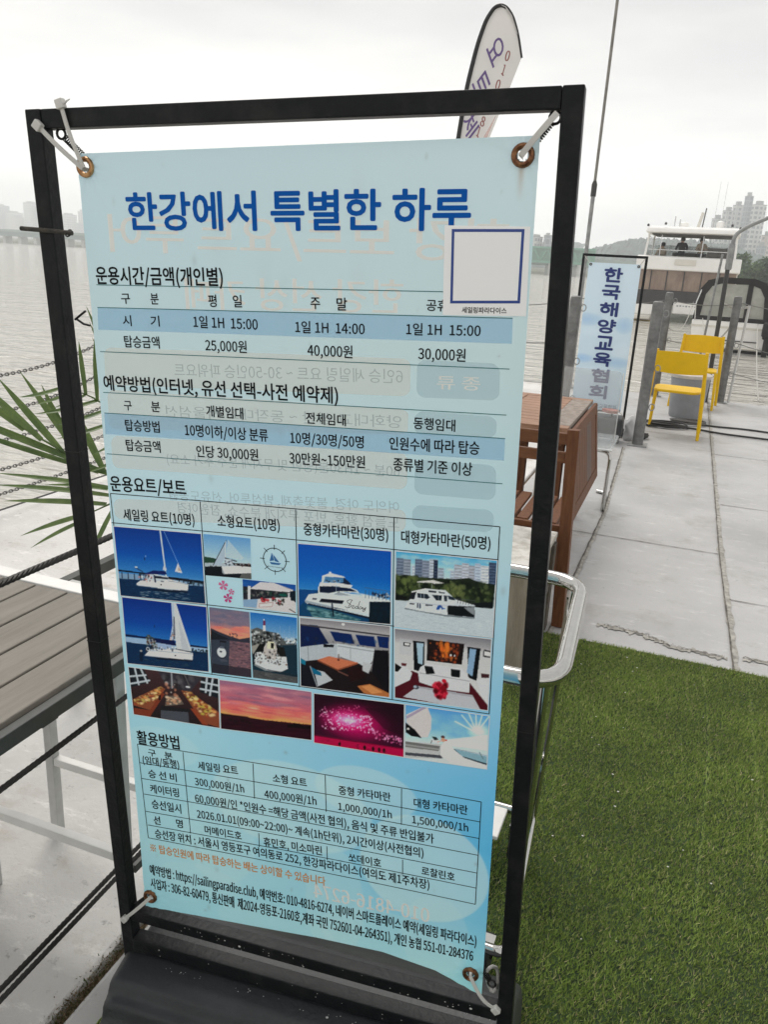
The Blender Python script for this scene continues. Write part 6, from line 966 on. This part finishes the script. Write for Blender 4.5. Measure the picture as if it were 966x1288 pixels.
wire(rounded_path([(-0.3,8.62,0.016),(0.1,8.78,0.016),(0.4,8.62,0.016),(0.9,8.60,0.016),(1.6,8.45,0.016),(3.1,8.5,0.016)], 0.3, 6), 0.011, 'thick black cable lying across the dock behind the front yellow chair', M_hose, 'cable', None, 'power_cable')
wire(rounded_path([(0.0,9.2,0.012),(0.3,9.02,0.012),(0.7,9.1,0.012),(1.3,8.9,0.012),(3.1,9.0,0.012)], 0.3, 6), 0.010, 'thinner dark cable lying nearer the far dock edge', M_hose, 'cable', None, 'power_cable')
# grey tub
e = empty('grey_tub', (0.055, 9.55, 0)); tag(e, 'round grey plastic tub with a pale lid between the two yellow chairs', 'tub'); MB().lathe([(0.165,0),(0.175,0.02),(0.205,0.44),(0.205,0.45)], 32).build('body', mat('grey plastic tub', (0.26,0.265,0.28), var=0.12, scale=5, rough=0.45), e, smooth=True); MB().lathe([(0.215,0.44),(0.222,0.45),(0.222,0.475),(0.205,0.487),(0.06,0.493)], 32).build('lid', mat('pale lid', (0.58,0.53,0.47), var=0.15, scale=9, rough=0.5), e, smooth=True)
# yellow chairs: four splayed legs, curved back panel, rounded seat
M_yel = mat('yellow plastic', (0.76,0.47,0.004), rough=0.45, var=0.05, scale=9, spec=0.22)
e = empty('yellow_chair', (-0.05, 8.42, 0), R(-4)); tag(e, 'yellow chair seen from behind, nearest to the viewer on the dock', 'chair', 'yellow chairs on the dock')
for s in (-1, 1):
    MB().tube([(s*0.262,-0.235,0),(s*0.243,-0.20,0.42),(s*0.222,-0.255,0.83)], 0, 10, rs=[0.0155,0.0195,0.0165]).build('rear_leg', M_yel, e, smooth=True)
    MB().tube([(s*0.245,0.225,0),(s*0.222,0.185,0.435)], 0, 10, rs=[0.0145,0.0185]).build('front_leg', M_yel, e, smooth=True)
V = []; F = []; n = 18
for i in range(n+1):
    u = -1+2*i/n; y = -0.262-0.050*(1-u*u)
    for z, dy in ((0.615,0.012),(0.72,0.0),(0.825,-0.012)):
        zz = z + (0.012*(u*u) if z < 0.7 else (-0.012*u*u if z > 0.8 else 0)); V += [(u*0.236, y+dy-0.006, zz), (u*0.236, y+dy+0.006, zz)]
for i in range(n):
    a, b = i*6, i*6+6; F += [(a,b,b+2,a+2),(a+2,b+2,b+4,a+4),(b+1,a+1,a+3,b+3),(b+3,a+3,a+5,b+5),(a+4,b+4,b+5,a+5),(b,a,a+1,b+1)]
F += [(0,2,3,1),(2,4,5,3),(n*6+1,n*6+3,n*6+2,n*6),(n*6+3,n*6+5,n*6+4,n*6+2)]
MB().add(V, F).build('backrest', M_yel, e, smooth=True, bevel=0.003)
sp = rounded_path([(-0.215,-0.20,0),(0.215,-0.20,0),(0.228,0.215,0),(-0.228,0.215,0)], 0.09, 7, True); k_ = len(sp); V = []; F = []
for z, sc2 in ((0.425,0.97),(0.437,1.0),(0.449,0.985)):
    for p in sp: V.append((p.x*sc2, p.y*sc2-0.02*(abs(p.x) < 0.17 and p.y < -0.15), z))
V.append((0,0,0.438)); F = [tuple(range(k_))[::-1]] + [(j*k_+i, j*k_+(i+1) % k_, (j+1)*k_+(i+1) % k_, (j+1)*k_+i) for j in range(2) for i in range(k_)] + [(2*k_+i, 2*k_+(i+1) % k_, 3*k_) for i in range(k_)]
MB().add(V, F).build('seat', M_yel, e, smooth=True)
c2 = copy_tree(e); c2.location = (0.115, 10.45, 0); c2.rotation_euler = (0, 0, R(176)); c2['label'] = 'farther yellow chair facing the viewer behind the grey tub'
# clear acrylic chair
CC = Vector((-0.60,5.5,0)); e = empty('clear_chair', CC); tag(e, 'transparent acrylic chair on a bent chrome tube frame behind the wooden table', 'chair')
def clear_mat():
    m = mat('clear acrylic', (0.93,0.95,0.95), rough=0.04); t = m.node_tree; n_ = t.nodes; l = t.links; b = n_['Principled BSDF']; b.inputs['Roughness'].default_value = 0.08; b.inputs['Base Color'].default_value = (0.75,0.77,0.77,1)
    tr = n_.new('ShaderNodeBsdfTransparent'); tr.inputs['Color'].default_value = (0.95,0.96,0.96,1); ms = n_.new('ShaderNodeMixShader'); ms.inputs[0].default_value = 0.23; l.new(tr.outputs[0], ms.inputs[1]); l.new(b.outputs[0], ms.inputs[2]); l.new(ms.outputs[0], n_['Material Output'].inputs['Surface']); return m
M_clear = clear_mat()
def rpanel(x0, x1, a0, a1, t0, t1, r, vert):
    p = rounded_path([(x0,a0,0),(x1,a0,0),(x1,a1,0),(x0,a1,0)], r, 5, True); poly = [(q.x, q.y) for q in p]; return MB().prism(poly, t0, t1, 'y' if vert else 'z')
rpanel(-0.245, 0.235, 0.425, 0.915, -0.285, -0.273, 0.04, True).build('backrest', M_clear, e); rpanel(-0.245, 0.235, -0.265, 0.19, 0.418, 0.430, 0.04, False).build('seat', M_clear, e)
[MB().box(a, b,-0.286,-0.272,0.44,0.905).build('panel_edge', mat('bright acrylic edge', (0.72,0.74,0.74), rough=0.3), e) for a, b in ((0.2352,0.2400),(-0.2500,-0.2452))]; MB().box(-0.245,0.235,-0.288,-0.266,0.408,0.4175).build('seat_edge', mat('bright acrylic edge', (0.72,0.74,0.74), rough=0.3), e, bevel=0.003)  # pale strips stand in for the bright lines along the clear edges
for s in (0.225, -0.225): MB().tube(rounded_path([(s-0.10*(1 if s > 0 else -1),-0.24,0.400),(s,-0.27,0.400),(s,-0.285,0.012),(s-0.03,0.18,0.012),(s-0.09*(1 if s > 0 else -1),0.20,0.012)], 0.05, 7), 0.0125, 12).build('leg_frame', M_chrome, e, smooth=True)
# beach flag: mast curving over the top of a pale fabric blade
FL = Vector((-1.55, 5.0, 0)); e = empty('feather_flag', FL); tag(e, 'pale feather flag with a black curved mast and purple letters above the big banner', 'flag')
mast = [(0,0,0.05),(0.02,0,1.2),(0.075,0,2.20),(0.105,0,2.48),(0.150,0,2.70),(0.190,0,2.82),(0.230,0,2.875),(0.262,0,2.888),(0.300,0,2.875),(0.340,0,2.83),(0.380,0,2.74),(0.412,0,2.62)]
ms_ = rounded_path(mast, 0.08, 4); nn_ = len(ms_); MB().tube(ms_, 0, 10, rs=[0.014-0.0085*(i/nn_)**2 for i in range(nn_)]).build('mast', mat('black carbon mast', (0.012,0.012,0.013), rough=0.4), e, smooth=True)
MB().lathe([(0.16,0),(0.16,0.015),(0.03,0.03),(0.022,0.12)], 20).build('ground_base', M_dpole, e, smooth=True)
M_flag = mat('flag cloth', (0.68,0.67,0.655), col2=(0.72,0.70,0.68), scale=3, rough=0.85, transl=0.4)
mc = [Vector(p) for p in mast]
def mx_at(z):   # x of the mast's rising side at height z
    for a, b in zip(mc, mc[1:]):
        if a.z <= z <= b.z: return a.x + (b.x-a.x)*(z-a.z)/max(1e-6, b.z-a.z)
    return 0.26
def rx_at(z):   # free edge of the cloth
    if z > 2.62:
        for a, b in zip(mc[7:], mc[8:]):
            if b.z <= z <= a.z: return a.x + (b.x-a.x)*(a.z-z)/(a.z-b.z)
        return 0.27
    return max(mx_at(z)+0.02, 0.412 - (2.62-z)*0.365 if z > 2.0 else 0.186+(2.0-z)*0.02)
V = []; F = []; zs_ = np.concatenate([np.linspace(0.95,2.6,60), np.linspace(2.62,2.884,24)]); nc = 14
for z in zs_:
    a, b = mx_at(z)+0.004, rx_at(z)-0.002
    for j in range(nc+1): t = j/nc; V.append((a+(b-a)*t, 0.02*math.sin(5*t+z*4)*t-0.002, z))
for i in range(len(zs_)-1):
    for j in range(nc): q = i*(nc+1)+j; F.append((q, q+1, q+nc+2, q+nc+1))
MB().add(V, F).build('cloth', M_flag, e, smooth=True)
M_pur = mat('purple print', (0.15,0.10,0.26), rough=0.8); M_redp = mat('dull red print', (0.30,0.12,0.11), rough=0.8)
def flag_letter(mb, ch, cx, cz, xa, ya):      # affine glyph: xa, ya are its width and height vectors on the cloth
    v, f = GLY[(ch, 0)]; mn = v.min(0); mx_2 = v.max(0); q = (v-(mn+mx_2)/2)/(mx_2-mn); [mb.add([(cx+dx+a*xa[0]+b*ya[0], -0.030-abs(dx)*0.05-(dx > 0)*0.0001, cz+a*xa[1]+b*ya[1]) for a, b in q], f) for dx in (0, 0.0016, -0.0016)]
mb = MB()
for k_, (ch, cx, cz) in enumerate((('요',0.268,2.655),('트',0.200,2.478),('체',0.150,2.27),('험',0.085,2.10))): mb = MB(); flag_letter(mb, ch, cx, cz, (0.048,-0.095), (0.066,0.085)); mb.build('printed_letter', M_pur, e)
for ch, cx, cz in (('0',0.337,2.625),('1',0.322,2.555),('0',0.296,2.480),('8',0.225,2.29),('1',0.205,2.235)): mb = MB(); flag_letter(mb, ch, cx, cz, (0.022 if ch != '1' else 0.012, -0.012), (0.012,0.052)); mb.build('printed_digit', M_redp, e)
V = []; F = []
for z in np.linspace(1.2,2.32,30):
    b = rx_at(z)-0.003; a = b-0.045*min(1, (2.33-z)/0.25); V += [(a, -0.0285+0.0, z), (b, -0.0275, z)]
for i in range(29): F.append((2*i, 2*i+1, 2*i+3, 2*i+2))
MB().add(V, F).build('red_band', mat('faded red print', (0.62,0.36,0.32), rough=0.85, alpha=0.55), e)
# ------------------------------------------------------------------ boats and people
M_gel = mat('white gelcoat', (0.88,0.87,0.84), rough=0.3, var=0.05, scale=1.5); M_gel2 = mat('cream gelcoat', (0.70,0.67,0.60), rough=0.4, var=0.06, scale=2); M_dk = mat('dark grey cover', (0.055,0.052,0.055), rough=0.7, var=0.15, scale=4); M_inter = mat('dark interior grey', (0.10,0.095,0.09), rough=0.8)  # one dark grey shared by lining, seats, stools and console
M_tint = mat('tinted vinyl window', (0.20,0.135,0.10), col2=(0.34,0.25,0.19), scale=1.6, rough=0.12, stretch=(1,1,0.4), spec=0.6); M_rail = mat('boat rail steel', (0.6,0.6,0.6), rough=0.25, metal=0.9)
YC = Vector((-0.70,40.6,WZ)); Y = empty('yacht', YC, R(-2.0)); tag(Y, 'big white flybridge catamaran seen from its stern with people on the upper deck', 'yacht')
HB = 2.18
def hullmesh(x0, x1):
    V = []; F = []; st_ = [(0,0.92,0.98),(1.2,1,1.02),(8,1,1.05),(10.5,0.7,1.1),(12.2,0.12,1.2)]; c = (x0+x1)/2; w2 = (x1-x0)/2
    for (y, wf, hf) in st_:
        for (fx, z) in ((-0.55,-0.35),(-0.95,0.12),(-1,0.80*hf),(1,0.80*hf),(0.95,0.12),(0.55,-0.35)): V.append((c+fx*w2*wf, y, z))
    for i in range(4):
        for j in range(6): F.append((i*6+j, i*6+(j+1) % 6, i*6+6+(j+1) % 6, i*6+6+j))
    F += [tuple(range(6)), tuple(24+j for j in reversed(range(6)))]; return MB().add(V, F)
for x0, x1 in ((-HB,-HB+0.95),(HB-0.95,HB)):
    hullmesh(x0, x1).build('hull', M_gel, Y, smooth=True, bevel=0.03); MB().box(x0+0.04,x1-0.04,-0.55,0.0,0.10,0.28).build('stern_step', M_gel2, Y, bevel=0.04); MB().box(x0+0.02,x1-0.02,-0.02,0.6,-0.02,0.05).build('boot_stripe', mat('ochre stripe', (0.40,0.30,0.10), rough=0.6), Y)
MB().box(-HB+0.96,HB-0.96,0.6,10.5,0.45,0.82).build('bridge_deck', M_gel, Y, bevel=0.04)
MB().box(-HB+0.02,HB-0.02,0.05,10.9,0.823,0.90).build('main_deck', M_gel2, Y, bevel=0.02)
MB().box(-HB+0.0,0.75,-0.06,0.05,0.78,1.42).build('dark_bulwark', M_dk, Y, bevel=0.03); MB().box(-0.35,HB,-0.10,0.045,0.42,0.93).build('transom_panel', M_gel, Y, bevel=0.03); MB().box(-HB,-0.95,-0.04,0.04,0.30,0.777).build('transom_panel', M_gel, Y, bevel=0.03); MB().box(0.77,HB,-0.05,0.05,0.95,1.42).build('bulwark', M_gel2, Y, bevel=0.03)
t_ = MB()
for i in range(11): t_.box(-0.20+i*0.13, -0.12+i*0.13, -0.106, -0.1015, 0.74+0.01*(i % 3), 0.80+0.012*(i % 2))
t_.build('name_marks', mat('faint grey print', (0.35,0.35,0.36), rough=0.5), Y)
MB().box(-HB+0.02,HB-0.02,0.06,0.10,1.43,2.30).build('cockpit_window', M_tint, Y)
for xx in (-HB+0.02,-1.55,-0.85,-0.1,0.65,1.4,HB-0.06): MB().box(xx,xx+0.045,0.03,0.058,1.43,2.30).build('mullion', M_gel2 if xx < -2 or xx > 2 else M_dk, Y)
MB().box(-HB+0.05,HB-0.05,2.6,8.5,0.905,2.28).build('cabin', M_tint, Y, bevel=0.2); MB().box(-HB+0.1,HB-0.1,2.5,8.2,2.05,2.29).build('cabin_roof', M_gel, Y, bevel=0.05)
MB().prism([(-0.30,2.32),(0.1,2.30),(8.4,2.30),(9.6,2.45),(8.2,2.70),(7.0,2.92),(0.0,2.93),(-0.22,2.90)], -HB-0.06, HB+0.06, 'x').build('flybridge_coaming', M_gel, Y, bevel=0.05)
MB().box(-0.55,0.35,-0.315,-0.295,2.56,2.80).build('hatch_panel', M_gel2, Y, bevel=0.01)
MB().box(-1.9,1.9,0.6,6.8,2.935,2.95).build('flybridge_floor', M_gel2, Y)
MB().prism([(-0.35,3.93),(0.2,3.90),(3.2,3.90),(3.7,3.96),(3.5,4.14),(2.9,4.24),(0.4,4.24),(-0.25,4.13)], -2.0, 2.0, 'x').build('hardtop', M_gel, Y, bevel=0.06); MB().box(-1.75,1.75,0.1,3.1,3.86,3.893).build('hardtop_lining', M_inter, Y)
for xx in (-1.93,1.93):
    for yy, y2 in ((0.0,0.25),(3.1,2.9)): MB().bar((xx,yy,2.90),(xx*0.97,y2,3.92),0.09,0.12,(0,1,0)).build('hardtop_pillar', M_gel, Y, bevel=0.02)
for xx in (-1.3,0.5): MB().bar((xx,0.05,2.92),(xx,0.15,3.9),0.035,0.035,(0,1,0)).build('stanchion', M_rail, Y)
MB().box(-1.9,1.9,0.02,0.06,3.18,3.21).build('aft_rail', M_rail, Y); 
M_glass = mat('pale screen glass', (0.36,0.42,0.42), rough=0.08, alpha=0.45, spec=0.6); MB().box(-1.85,1.85,3.3,3.33,2.95,3.5).build('windscreen', M_glass, Y); MB().box(-1.9,-1.88,0.3,3.0,2.95,3.80).build('side_screen', M_glass, Y)
MB().box(0.7,1.75,0.5,1.1,2.955,3.28).build('sofa', M_gel2, Y, bevel=0.05); MB().box(0.72,1.72,0.42,0.495,2.955,3.36).build('sofa_back', M_inter, Y, bevel=0.04); MB().box(-0.9,0.3,2.3,2.9,2.955,3.16).build('helm_seat', M_inter, Y, bevel=0.05)
t_ = MB().box(-0.75,1.25,1.6,2.1,4.242,4.30); t_.build('radar_base', M_gel, Y, bevel=0.02); MB().bar((0.1,1.8,4.30),(0.22,1.9,4.95),0.13,0.18,(0,1,0)).build('radar_mast', M_gel2, Y, bevel=0.02); MB().bar((0.28,1.8,4.30),(0.34,1.85,5.15),0.05,0.05,(0,1,0)).build('dark_mast', M_dk, Y)
MB().lathe([(0.20,4.30),(0.23,4.36),(0.22,4.46),(0.12,4.52)], 18, (-0.55,1.85,0)).build('radar_dome', M_gel, Y, smooth=True); MB().lathe([(0.16,4.30),(0.19,4.40),(0.16,4.56),(0.06,4.62)], 18, (1.05,1.85,0)).build('radar_dome', M_gel, Y, smooth=True)
for xx, zt in ((-0.95,4.75),(-0.72,4.62),(0.72,4.66),(1.30,4.62)): MB().bar((xx,1.7,4.24),(xx,1.7,zt),0.05,0.05,(0,1,0)).build('antenna_post', M_rail, Y)
for xx in (0.75,1.05): MB().tube([(xx,1.9,4.3),(xx+0.03,1.9,6.3)], 0.008, 6).build('whip_antenna', M_rail, Y)
for xx, zz in ((-1.95,4.18),(-1.2,4.27),(1.6,4.27),(1.95,4.16)): MB().lathe([(0.05,zz),(0.055,zz+0.08),(0.02,zz+0.11)], 10, (xx,-0.1,0)).build('deck_lamp', M_dk, Y)
# people on the flybridge: seated figures, one continuous skinned body each, hair as a child
def person(loc, rz, pose, shirt, skin, hair, trousers, label):
    e = empty('person', loc, rz); tag(e, label, 'person', 'people on the upper deck of the yacht')
    me = bpy.data.meshes.new('body'); J = dict(pelvis=(0,0,0.0), belly=(0,0.0,0.16), chest=(0,0.0,0.36), neck=(0,0.0,0.505), head=(0,-0.02,0.60), crown=(0,-0.015,0.71),
        shl=(-0.17,0,0.44), shr=(0.17,0,0.44), ell_=(-0.25,0.06,0.20), elr=(0.25,0.06,0.20), hal=(-0.16,0.27,0.16), har=(0.14,0.28,0.20), hil=(-0.09,0,-0.02), hir=(0.09,0,-0.02), knl=(-0.11,0.42,0.0), knr=(0.12,0.42,0.0), anl=(-0.11,0.40,-0.42), anr=(0.12,0.40,-0.42), tol=(-0.11,0.54,-0.44), tor=(0.12,0.54,-0.44)); J.update(pose)
    nm = list(J); E = [('pelvis','belly'),('belly','chest'),('chest','neck'),('neck','head'),('head','crown'),('chest','shl'),('chest','shr'),('shl','ell_'),('shr','elr'),('ell_','hal'),('elr','har'),('pelvis','hil'),('pelvis','hir'),('hil','knl'),('hir','knr'),('knl','anl'),('knr','anr'),('anl','tol'),('anr','tor')]
    RD = dict(pelvis=0.14, belly=0.13, chest=0.15, neck=0.06, head=0.10, crown=0.075, shl=0.07, shr=0.07, ell_=0.045, elr=0.045, hal=0.038, har=0.038, hil=0.09, hir=0.09, knl=0.065, knr=0.065, anl=0.042, anr=0.042, tol=0.035, tor=0.035)
    me.from_pydata([J[k] for k in nm], [(nm.index(a), nm.index(b)) for a, b in E], []); o = bpy.data.objects.new('body', me); COL.objects.link(o)
    sk = o.modifiers.new('skin', 'SKIN'); 
    for i, k in enumerate(nm): me.skin_vertices[0].data[i].radius = (RD[k], RD[k]*(0.72 if k in ('chest','belly','pelvis') else 1)); me.skin_vertices[0].data[i].use_root = (k == 'pelvis')
    ss = o.modifiers.new('sub', 'SUBSURF'); ss.levels = 2; ss.render_levels = 2; bpy.context.view_layer.update(); ev = bpy.data.meshes.new_from_object(o.evaluated_get(bpy.context.evaluated_depsgraph_get())); bpy.data.objects.remove(o)
    o = bpy.data.objects.new('body', ev); ev.name = 'body'; COL.objects.link(o); o.parent = e; ev.materials.clear()
    for m in (mat('skin '+label[:12], skin, rough=0.6), mat('shirt '+label[:12], shirt, rough=0.85), mat('trousers '+label[:12], trousers, rough=0.85)): ev.materials.append(m)
    for p in ev.polygons:
        c = p.center; p.use_smooth = True; p.material_index = 0 if c.z > 0.50 or (c.y > 0.235 and c.z > 0.10) else (1 if c.z > 0.06 else 2)
    hd = J['head']; g_ = MB(); pr = [(0.02,-0.075),(0.085,-0.06),(0.108,-0.01),(0.105,0.05),(0.07,0.10),(0.02,0.118)]; g_.lathe(pr, 14, (hd[0], hd[1]-0.022, hd[2]+0.045)); g_.build('hair', mat('hair '+label[:12], hair, rough=0.7), e, smooth=True)
    nf = MB().prism([(0.085,-0.01),(0.122,-0.035),(0.085,-0.04)], hd[0]-0.012, hd[0]+0.012, 'x'); nf.v = [(a, b+hd[1], c+hd[2]+0.02) for a, b, c in nf.v]; nf.build('nose', MATS['skin '+label[:12]], e, smooth=True)
    return e
def ywp(x, y, z): c, s = math.cos(R(-2)), math.sin(R(-2)); return (YC.x+x*c-y*s, YC.y+x*s+y*c, YC.z+z)
person(ywp(-1.30,1.1,2.80), R(35), {}, (0.45,0.38,0.30), (0.42,0.27,0.19), (0.015,0.012,0.01), (0.1,0.1,0.12), 'person in a pale top sitting lowest at the left side of the upper deck')
person(ywp(-0.42,0.9,3.06), R(10), {'elr':(0.27,0.02,0.22),'har':(0.10,0.22,0.24)}, (0.012,0.012,0.015), (0.34,0.21,0.15), (0.012,0.01,0.01), (0.02,0.02,0.03), 'person in black clothes in the middle of the three on the upper deck')
person(ywp(0.42,1.2,3.06), R(-160), {'ell_':(-0.27,0.12,0.24),'hal':(0.02,0.26,0.24)}, (0.014,0.014,0.018), (0.36,0.22,0.16), (0.012,0.01,0.01), (0.03,0.03,0.04), 'person in a dark shirt with folded arms at the right of the upper deck')
for q, (xx, yy, z) in enumerate(((-1.30,1.1,2.66),(-0.42,0.9,2.92),(0.42,1.2,2.92))):
    c, s = 0, 0; MB().lathe([(0.06,2.952),(0.05,2.97),(0.05,max(z-0.04,2.975)),(0.19,max(z-0.03,2.98)),(0.19,max(z,3.0))], 16, (xx,yy,0)).build('stool', M_inter, Y)
# small boat with a black canopy
SB = Vector((0.97,26.2,WZ)); B = empty('motorboat', SB, R(-3)); tag(B, 'small white motorboat with a black canopy and clear windows moored near the dock', 'motorboat')
V = []; F = []; st_ = [(0,1.0,0.0),(1.5,1.04,0.02),(4.0,0.86,0.12),(5.6,0.42,0.25),(6.4,0.04,0.36)]; pr = [(-0.55,-0.30),(-0.90,0.06),(-0.96,0.34),(-1.0,0.86),(-0.93,0.90),(0.93,0.90),(1.0,0.86),(0.96,0.34),(0.90,0.06),(0.55,-0.30)]; k_ = len(pr)
for y, wf, dz in st_:
    for fx, z in pr: V.append((fx*wf*1.06, y, z + (dz if z > 0.3 else dz*0.4)))
for i in range(len(st_)-1):
    for j in range(k_): F.append((i*k_+j, i*k_+(j+1) % k_, (i+1)*k_+(j+1) % k_, (i+1)*k_+j))
F += [tuple(range(k_)), tuple((len(st_)-1)*k_+j for j in reversed(range(k_)))]
MB().add(V, F).build('hull', M_gel, B, smooth=True, bevel=0.02)
MB().box(-0.95,0.95,-0.30,-0.005,0.14,0.20).build('swim_platform', M_gel2, B, bevel=0.03); MB().box(-1.0,1.0,-0.03,-0.004,0.02,0.10).build('waterline_band', M_blk, B); MB().box(-0.85,0.8,-0.03,-0.005,0.34,0.37).build('rub_strake', M_dk, B); MB().box(-1.07,1.07,-0.02,0.01,0.70,0.76).build('rub_strake', M_gel2, B)
def cshape(y0, y1, w2, z0, z1, th, name, m):     # arched canopy bow
    pts = [(-w2*1.08,z0),(-w2*0.98,z1-0.34),(-w2*0.80,z1-0.10),(-w2*0.45,z1),(w2*0.45,z1),(w2*0.80,z1-0.10),(w2*0.98,z1-0.34),(w2*1.08,z0)]; inn = [(x*(1-th/abs(w2)), z-th*(0.9 if i not in (0,7) else 0)) for i, (x, z) in enumerate(pts)]
    g_ = MB()
    for i in range(7):
        a, b, c, d = pts[i], pts[i+1], inn[i+1], inn[i]; g_.add([(a[0],y0,a[1]),(b[0],y0,b[1]),(c[0],y0,c[1]),(d[0],y0,d[1]),(a[0],y1,a[1]),(b[0],y1,b[1]),(c[0],y1,c[1]),(d[0],y1,d[1])], [(0,1,2,3),(7,6,5,4),(0,4,5,1),(3,2,6,7),(0,3,7,4),(1,5,6,2)])
    return g_.build(name, m, B)
M_can = mat('black canvas', (0.022,0.020,0.021), rough=0.85, var=0.2, scale=6, bump=0.2, bscale=12)
cshape(0.0, 0.07, 0.98, 0.90, 2.12, 0.17, 'canopy_frame', M_can); cshape(2.6, 2.67, 0.95, 0.95, 2.10, 0.14, 'canopy_frame', M_can)
MB().prism([(-0.86,1.86),(-0.80,2.02),(-0.45,2.13),(0.45,2.13),(0.80,2.02),(0.86,1.86),(0.80,1.84),(0.45,1.96),(-0.45,1.96),(-0.80,1.84)], 0.072, 2.6, 'y').build('canopy_top', M_can, B)
MB().box(-1.03,1.03,-0.01,0.06,0.90,1.02).build('lower_band', M_can, B, bevel=0.02); MB().box(0.32,0.46,-0.012,0.055,1.0,1.96).build('mullion', M_can, B)
M_clr = mat('clear canopy window', (0.36,0.37,0.33), col2=(0.50,0.50,0.45), scale=2.2, rough=0.12, alpha=0.72, spec=0.6); MB().prism([(-0.98,1.02),(-0.90,1.70),(-0.72,1.90),(-0.40,1.95),(0.32,1.95),(0.32,1.02)], 0.02, 0.03, 'y').build('window', M_clr, B); MB().prism([(0.46,1.02),(0.46,1.94),(0.72,1.90),(0.90,1.70),(0.98,1.02)], 0.02, 0.03, 'y').build('window', M_clr, B)
MB().box(-0.98,-0.97,0.1,2.55,1.0,1.75).build('window', M_clr, B); MB().box(0.97,0.98,0.1,2.55,1.0,1.75).build('window', M_clr, B); MB().box(-0.6,0.2,1.2,1.6,0.905,1.50).build('seat', M_gel2, B, bevel=0.06); MB().box(-0.9,0.9,2.2,2.3,0.905,1.40).build('console', M_inter, B, bevel=0.04)
MB().tube(rounded_path([(-0.98,-0.02,0.9),(-1.02,-0.06,1.35),(-0.92,-0.06,1.75)], 0.1), 0.02, 8).build('canopy_strut', M_rail, B, smooth=True)
ob = empty('outboard_motor', (SB.x+1.02, SB.y-0.42, WZ)); tag(ob, 'black outboard motor at the right end of the small motorboat', 'outboard motor')
MB().prism([(-0.22,0.55),(-0.26,0.75),(-0.16,0.95),(0.12,0.97),(0.20,0.80),(0.18,0.55)], -0.15, 0.15, 'x').build('cowl', M_can, ob, bevel=0.05, seg=3); MB().box(-0.07,0.07,-0.12,0.06,-0.35,0.55).build('leg', M_blk, ob, bevel=0.02); MB().box(-0.10,0.10,0.06,0.40,0.48,0.62).build('bracket', M_blk, ob, bevel=0.02)
fd = empty('boat_fender', (SB.x+1.22, SB.y-0.05, WZ)); tag(fd, 'dark boat fender hanging at the right side of the small motorboat', 'fender'); MB().lathe([(0.03,0.70),(0.10,0.62),(0.13,0.4),(0.13,0.15),(0.08,0.02)], 16).build('float', M_blk, fd, smooth=True); MB().tube([(0,0,0.68),(-0.08,0,0.95)], 0.015, 6).build('lanyard', M_pale, fd)
for a, b, s, lb in (((0.45,10.98,1.0),(0.2,26.0,0.35),0.45,'mooring line from the dark grey post to the small motorboat'),((0.9,11.1,0.05),(1.7,25.9,0.3),0.15,'low mooring line from the dock edge to the small motorboat'),((-0.34,11.0,0.9),(-0.2,40.4,0.4),0.5,'mooring line from the far grey post to the big yacht')): wire(sagline(a, b, s, 24), 0.012, lb, mat('pale mooring line', (0.4,0.39,0.36), rough=0.9), 'mooring line', 'mooring lines of the boats', 'mooring_line')
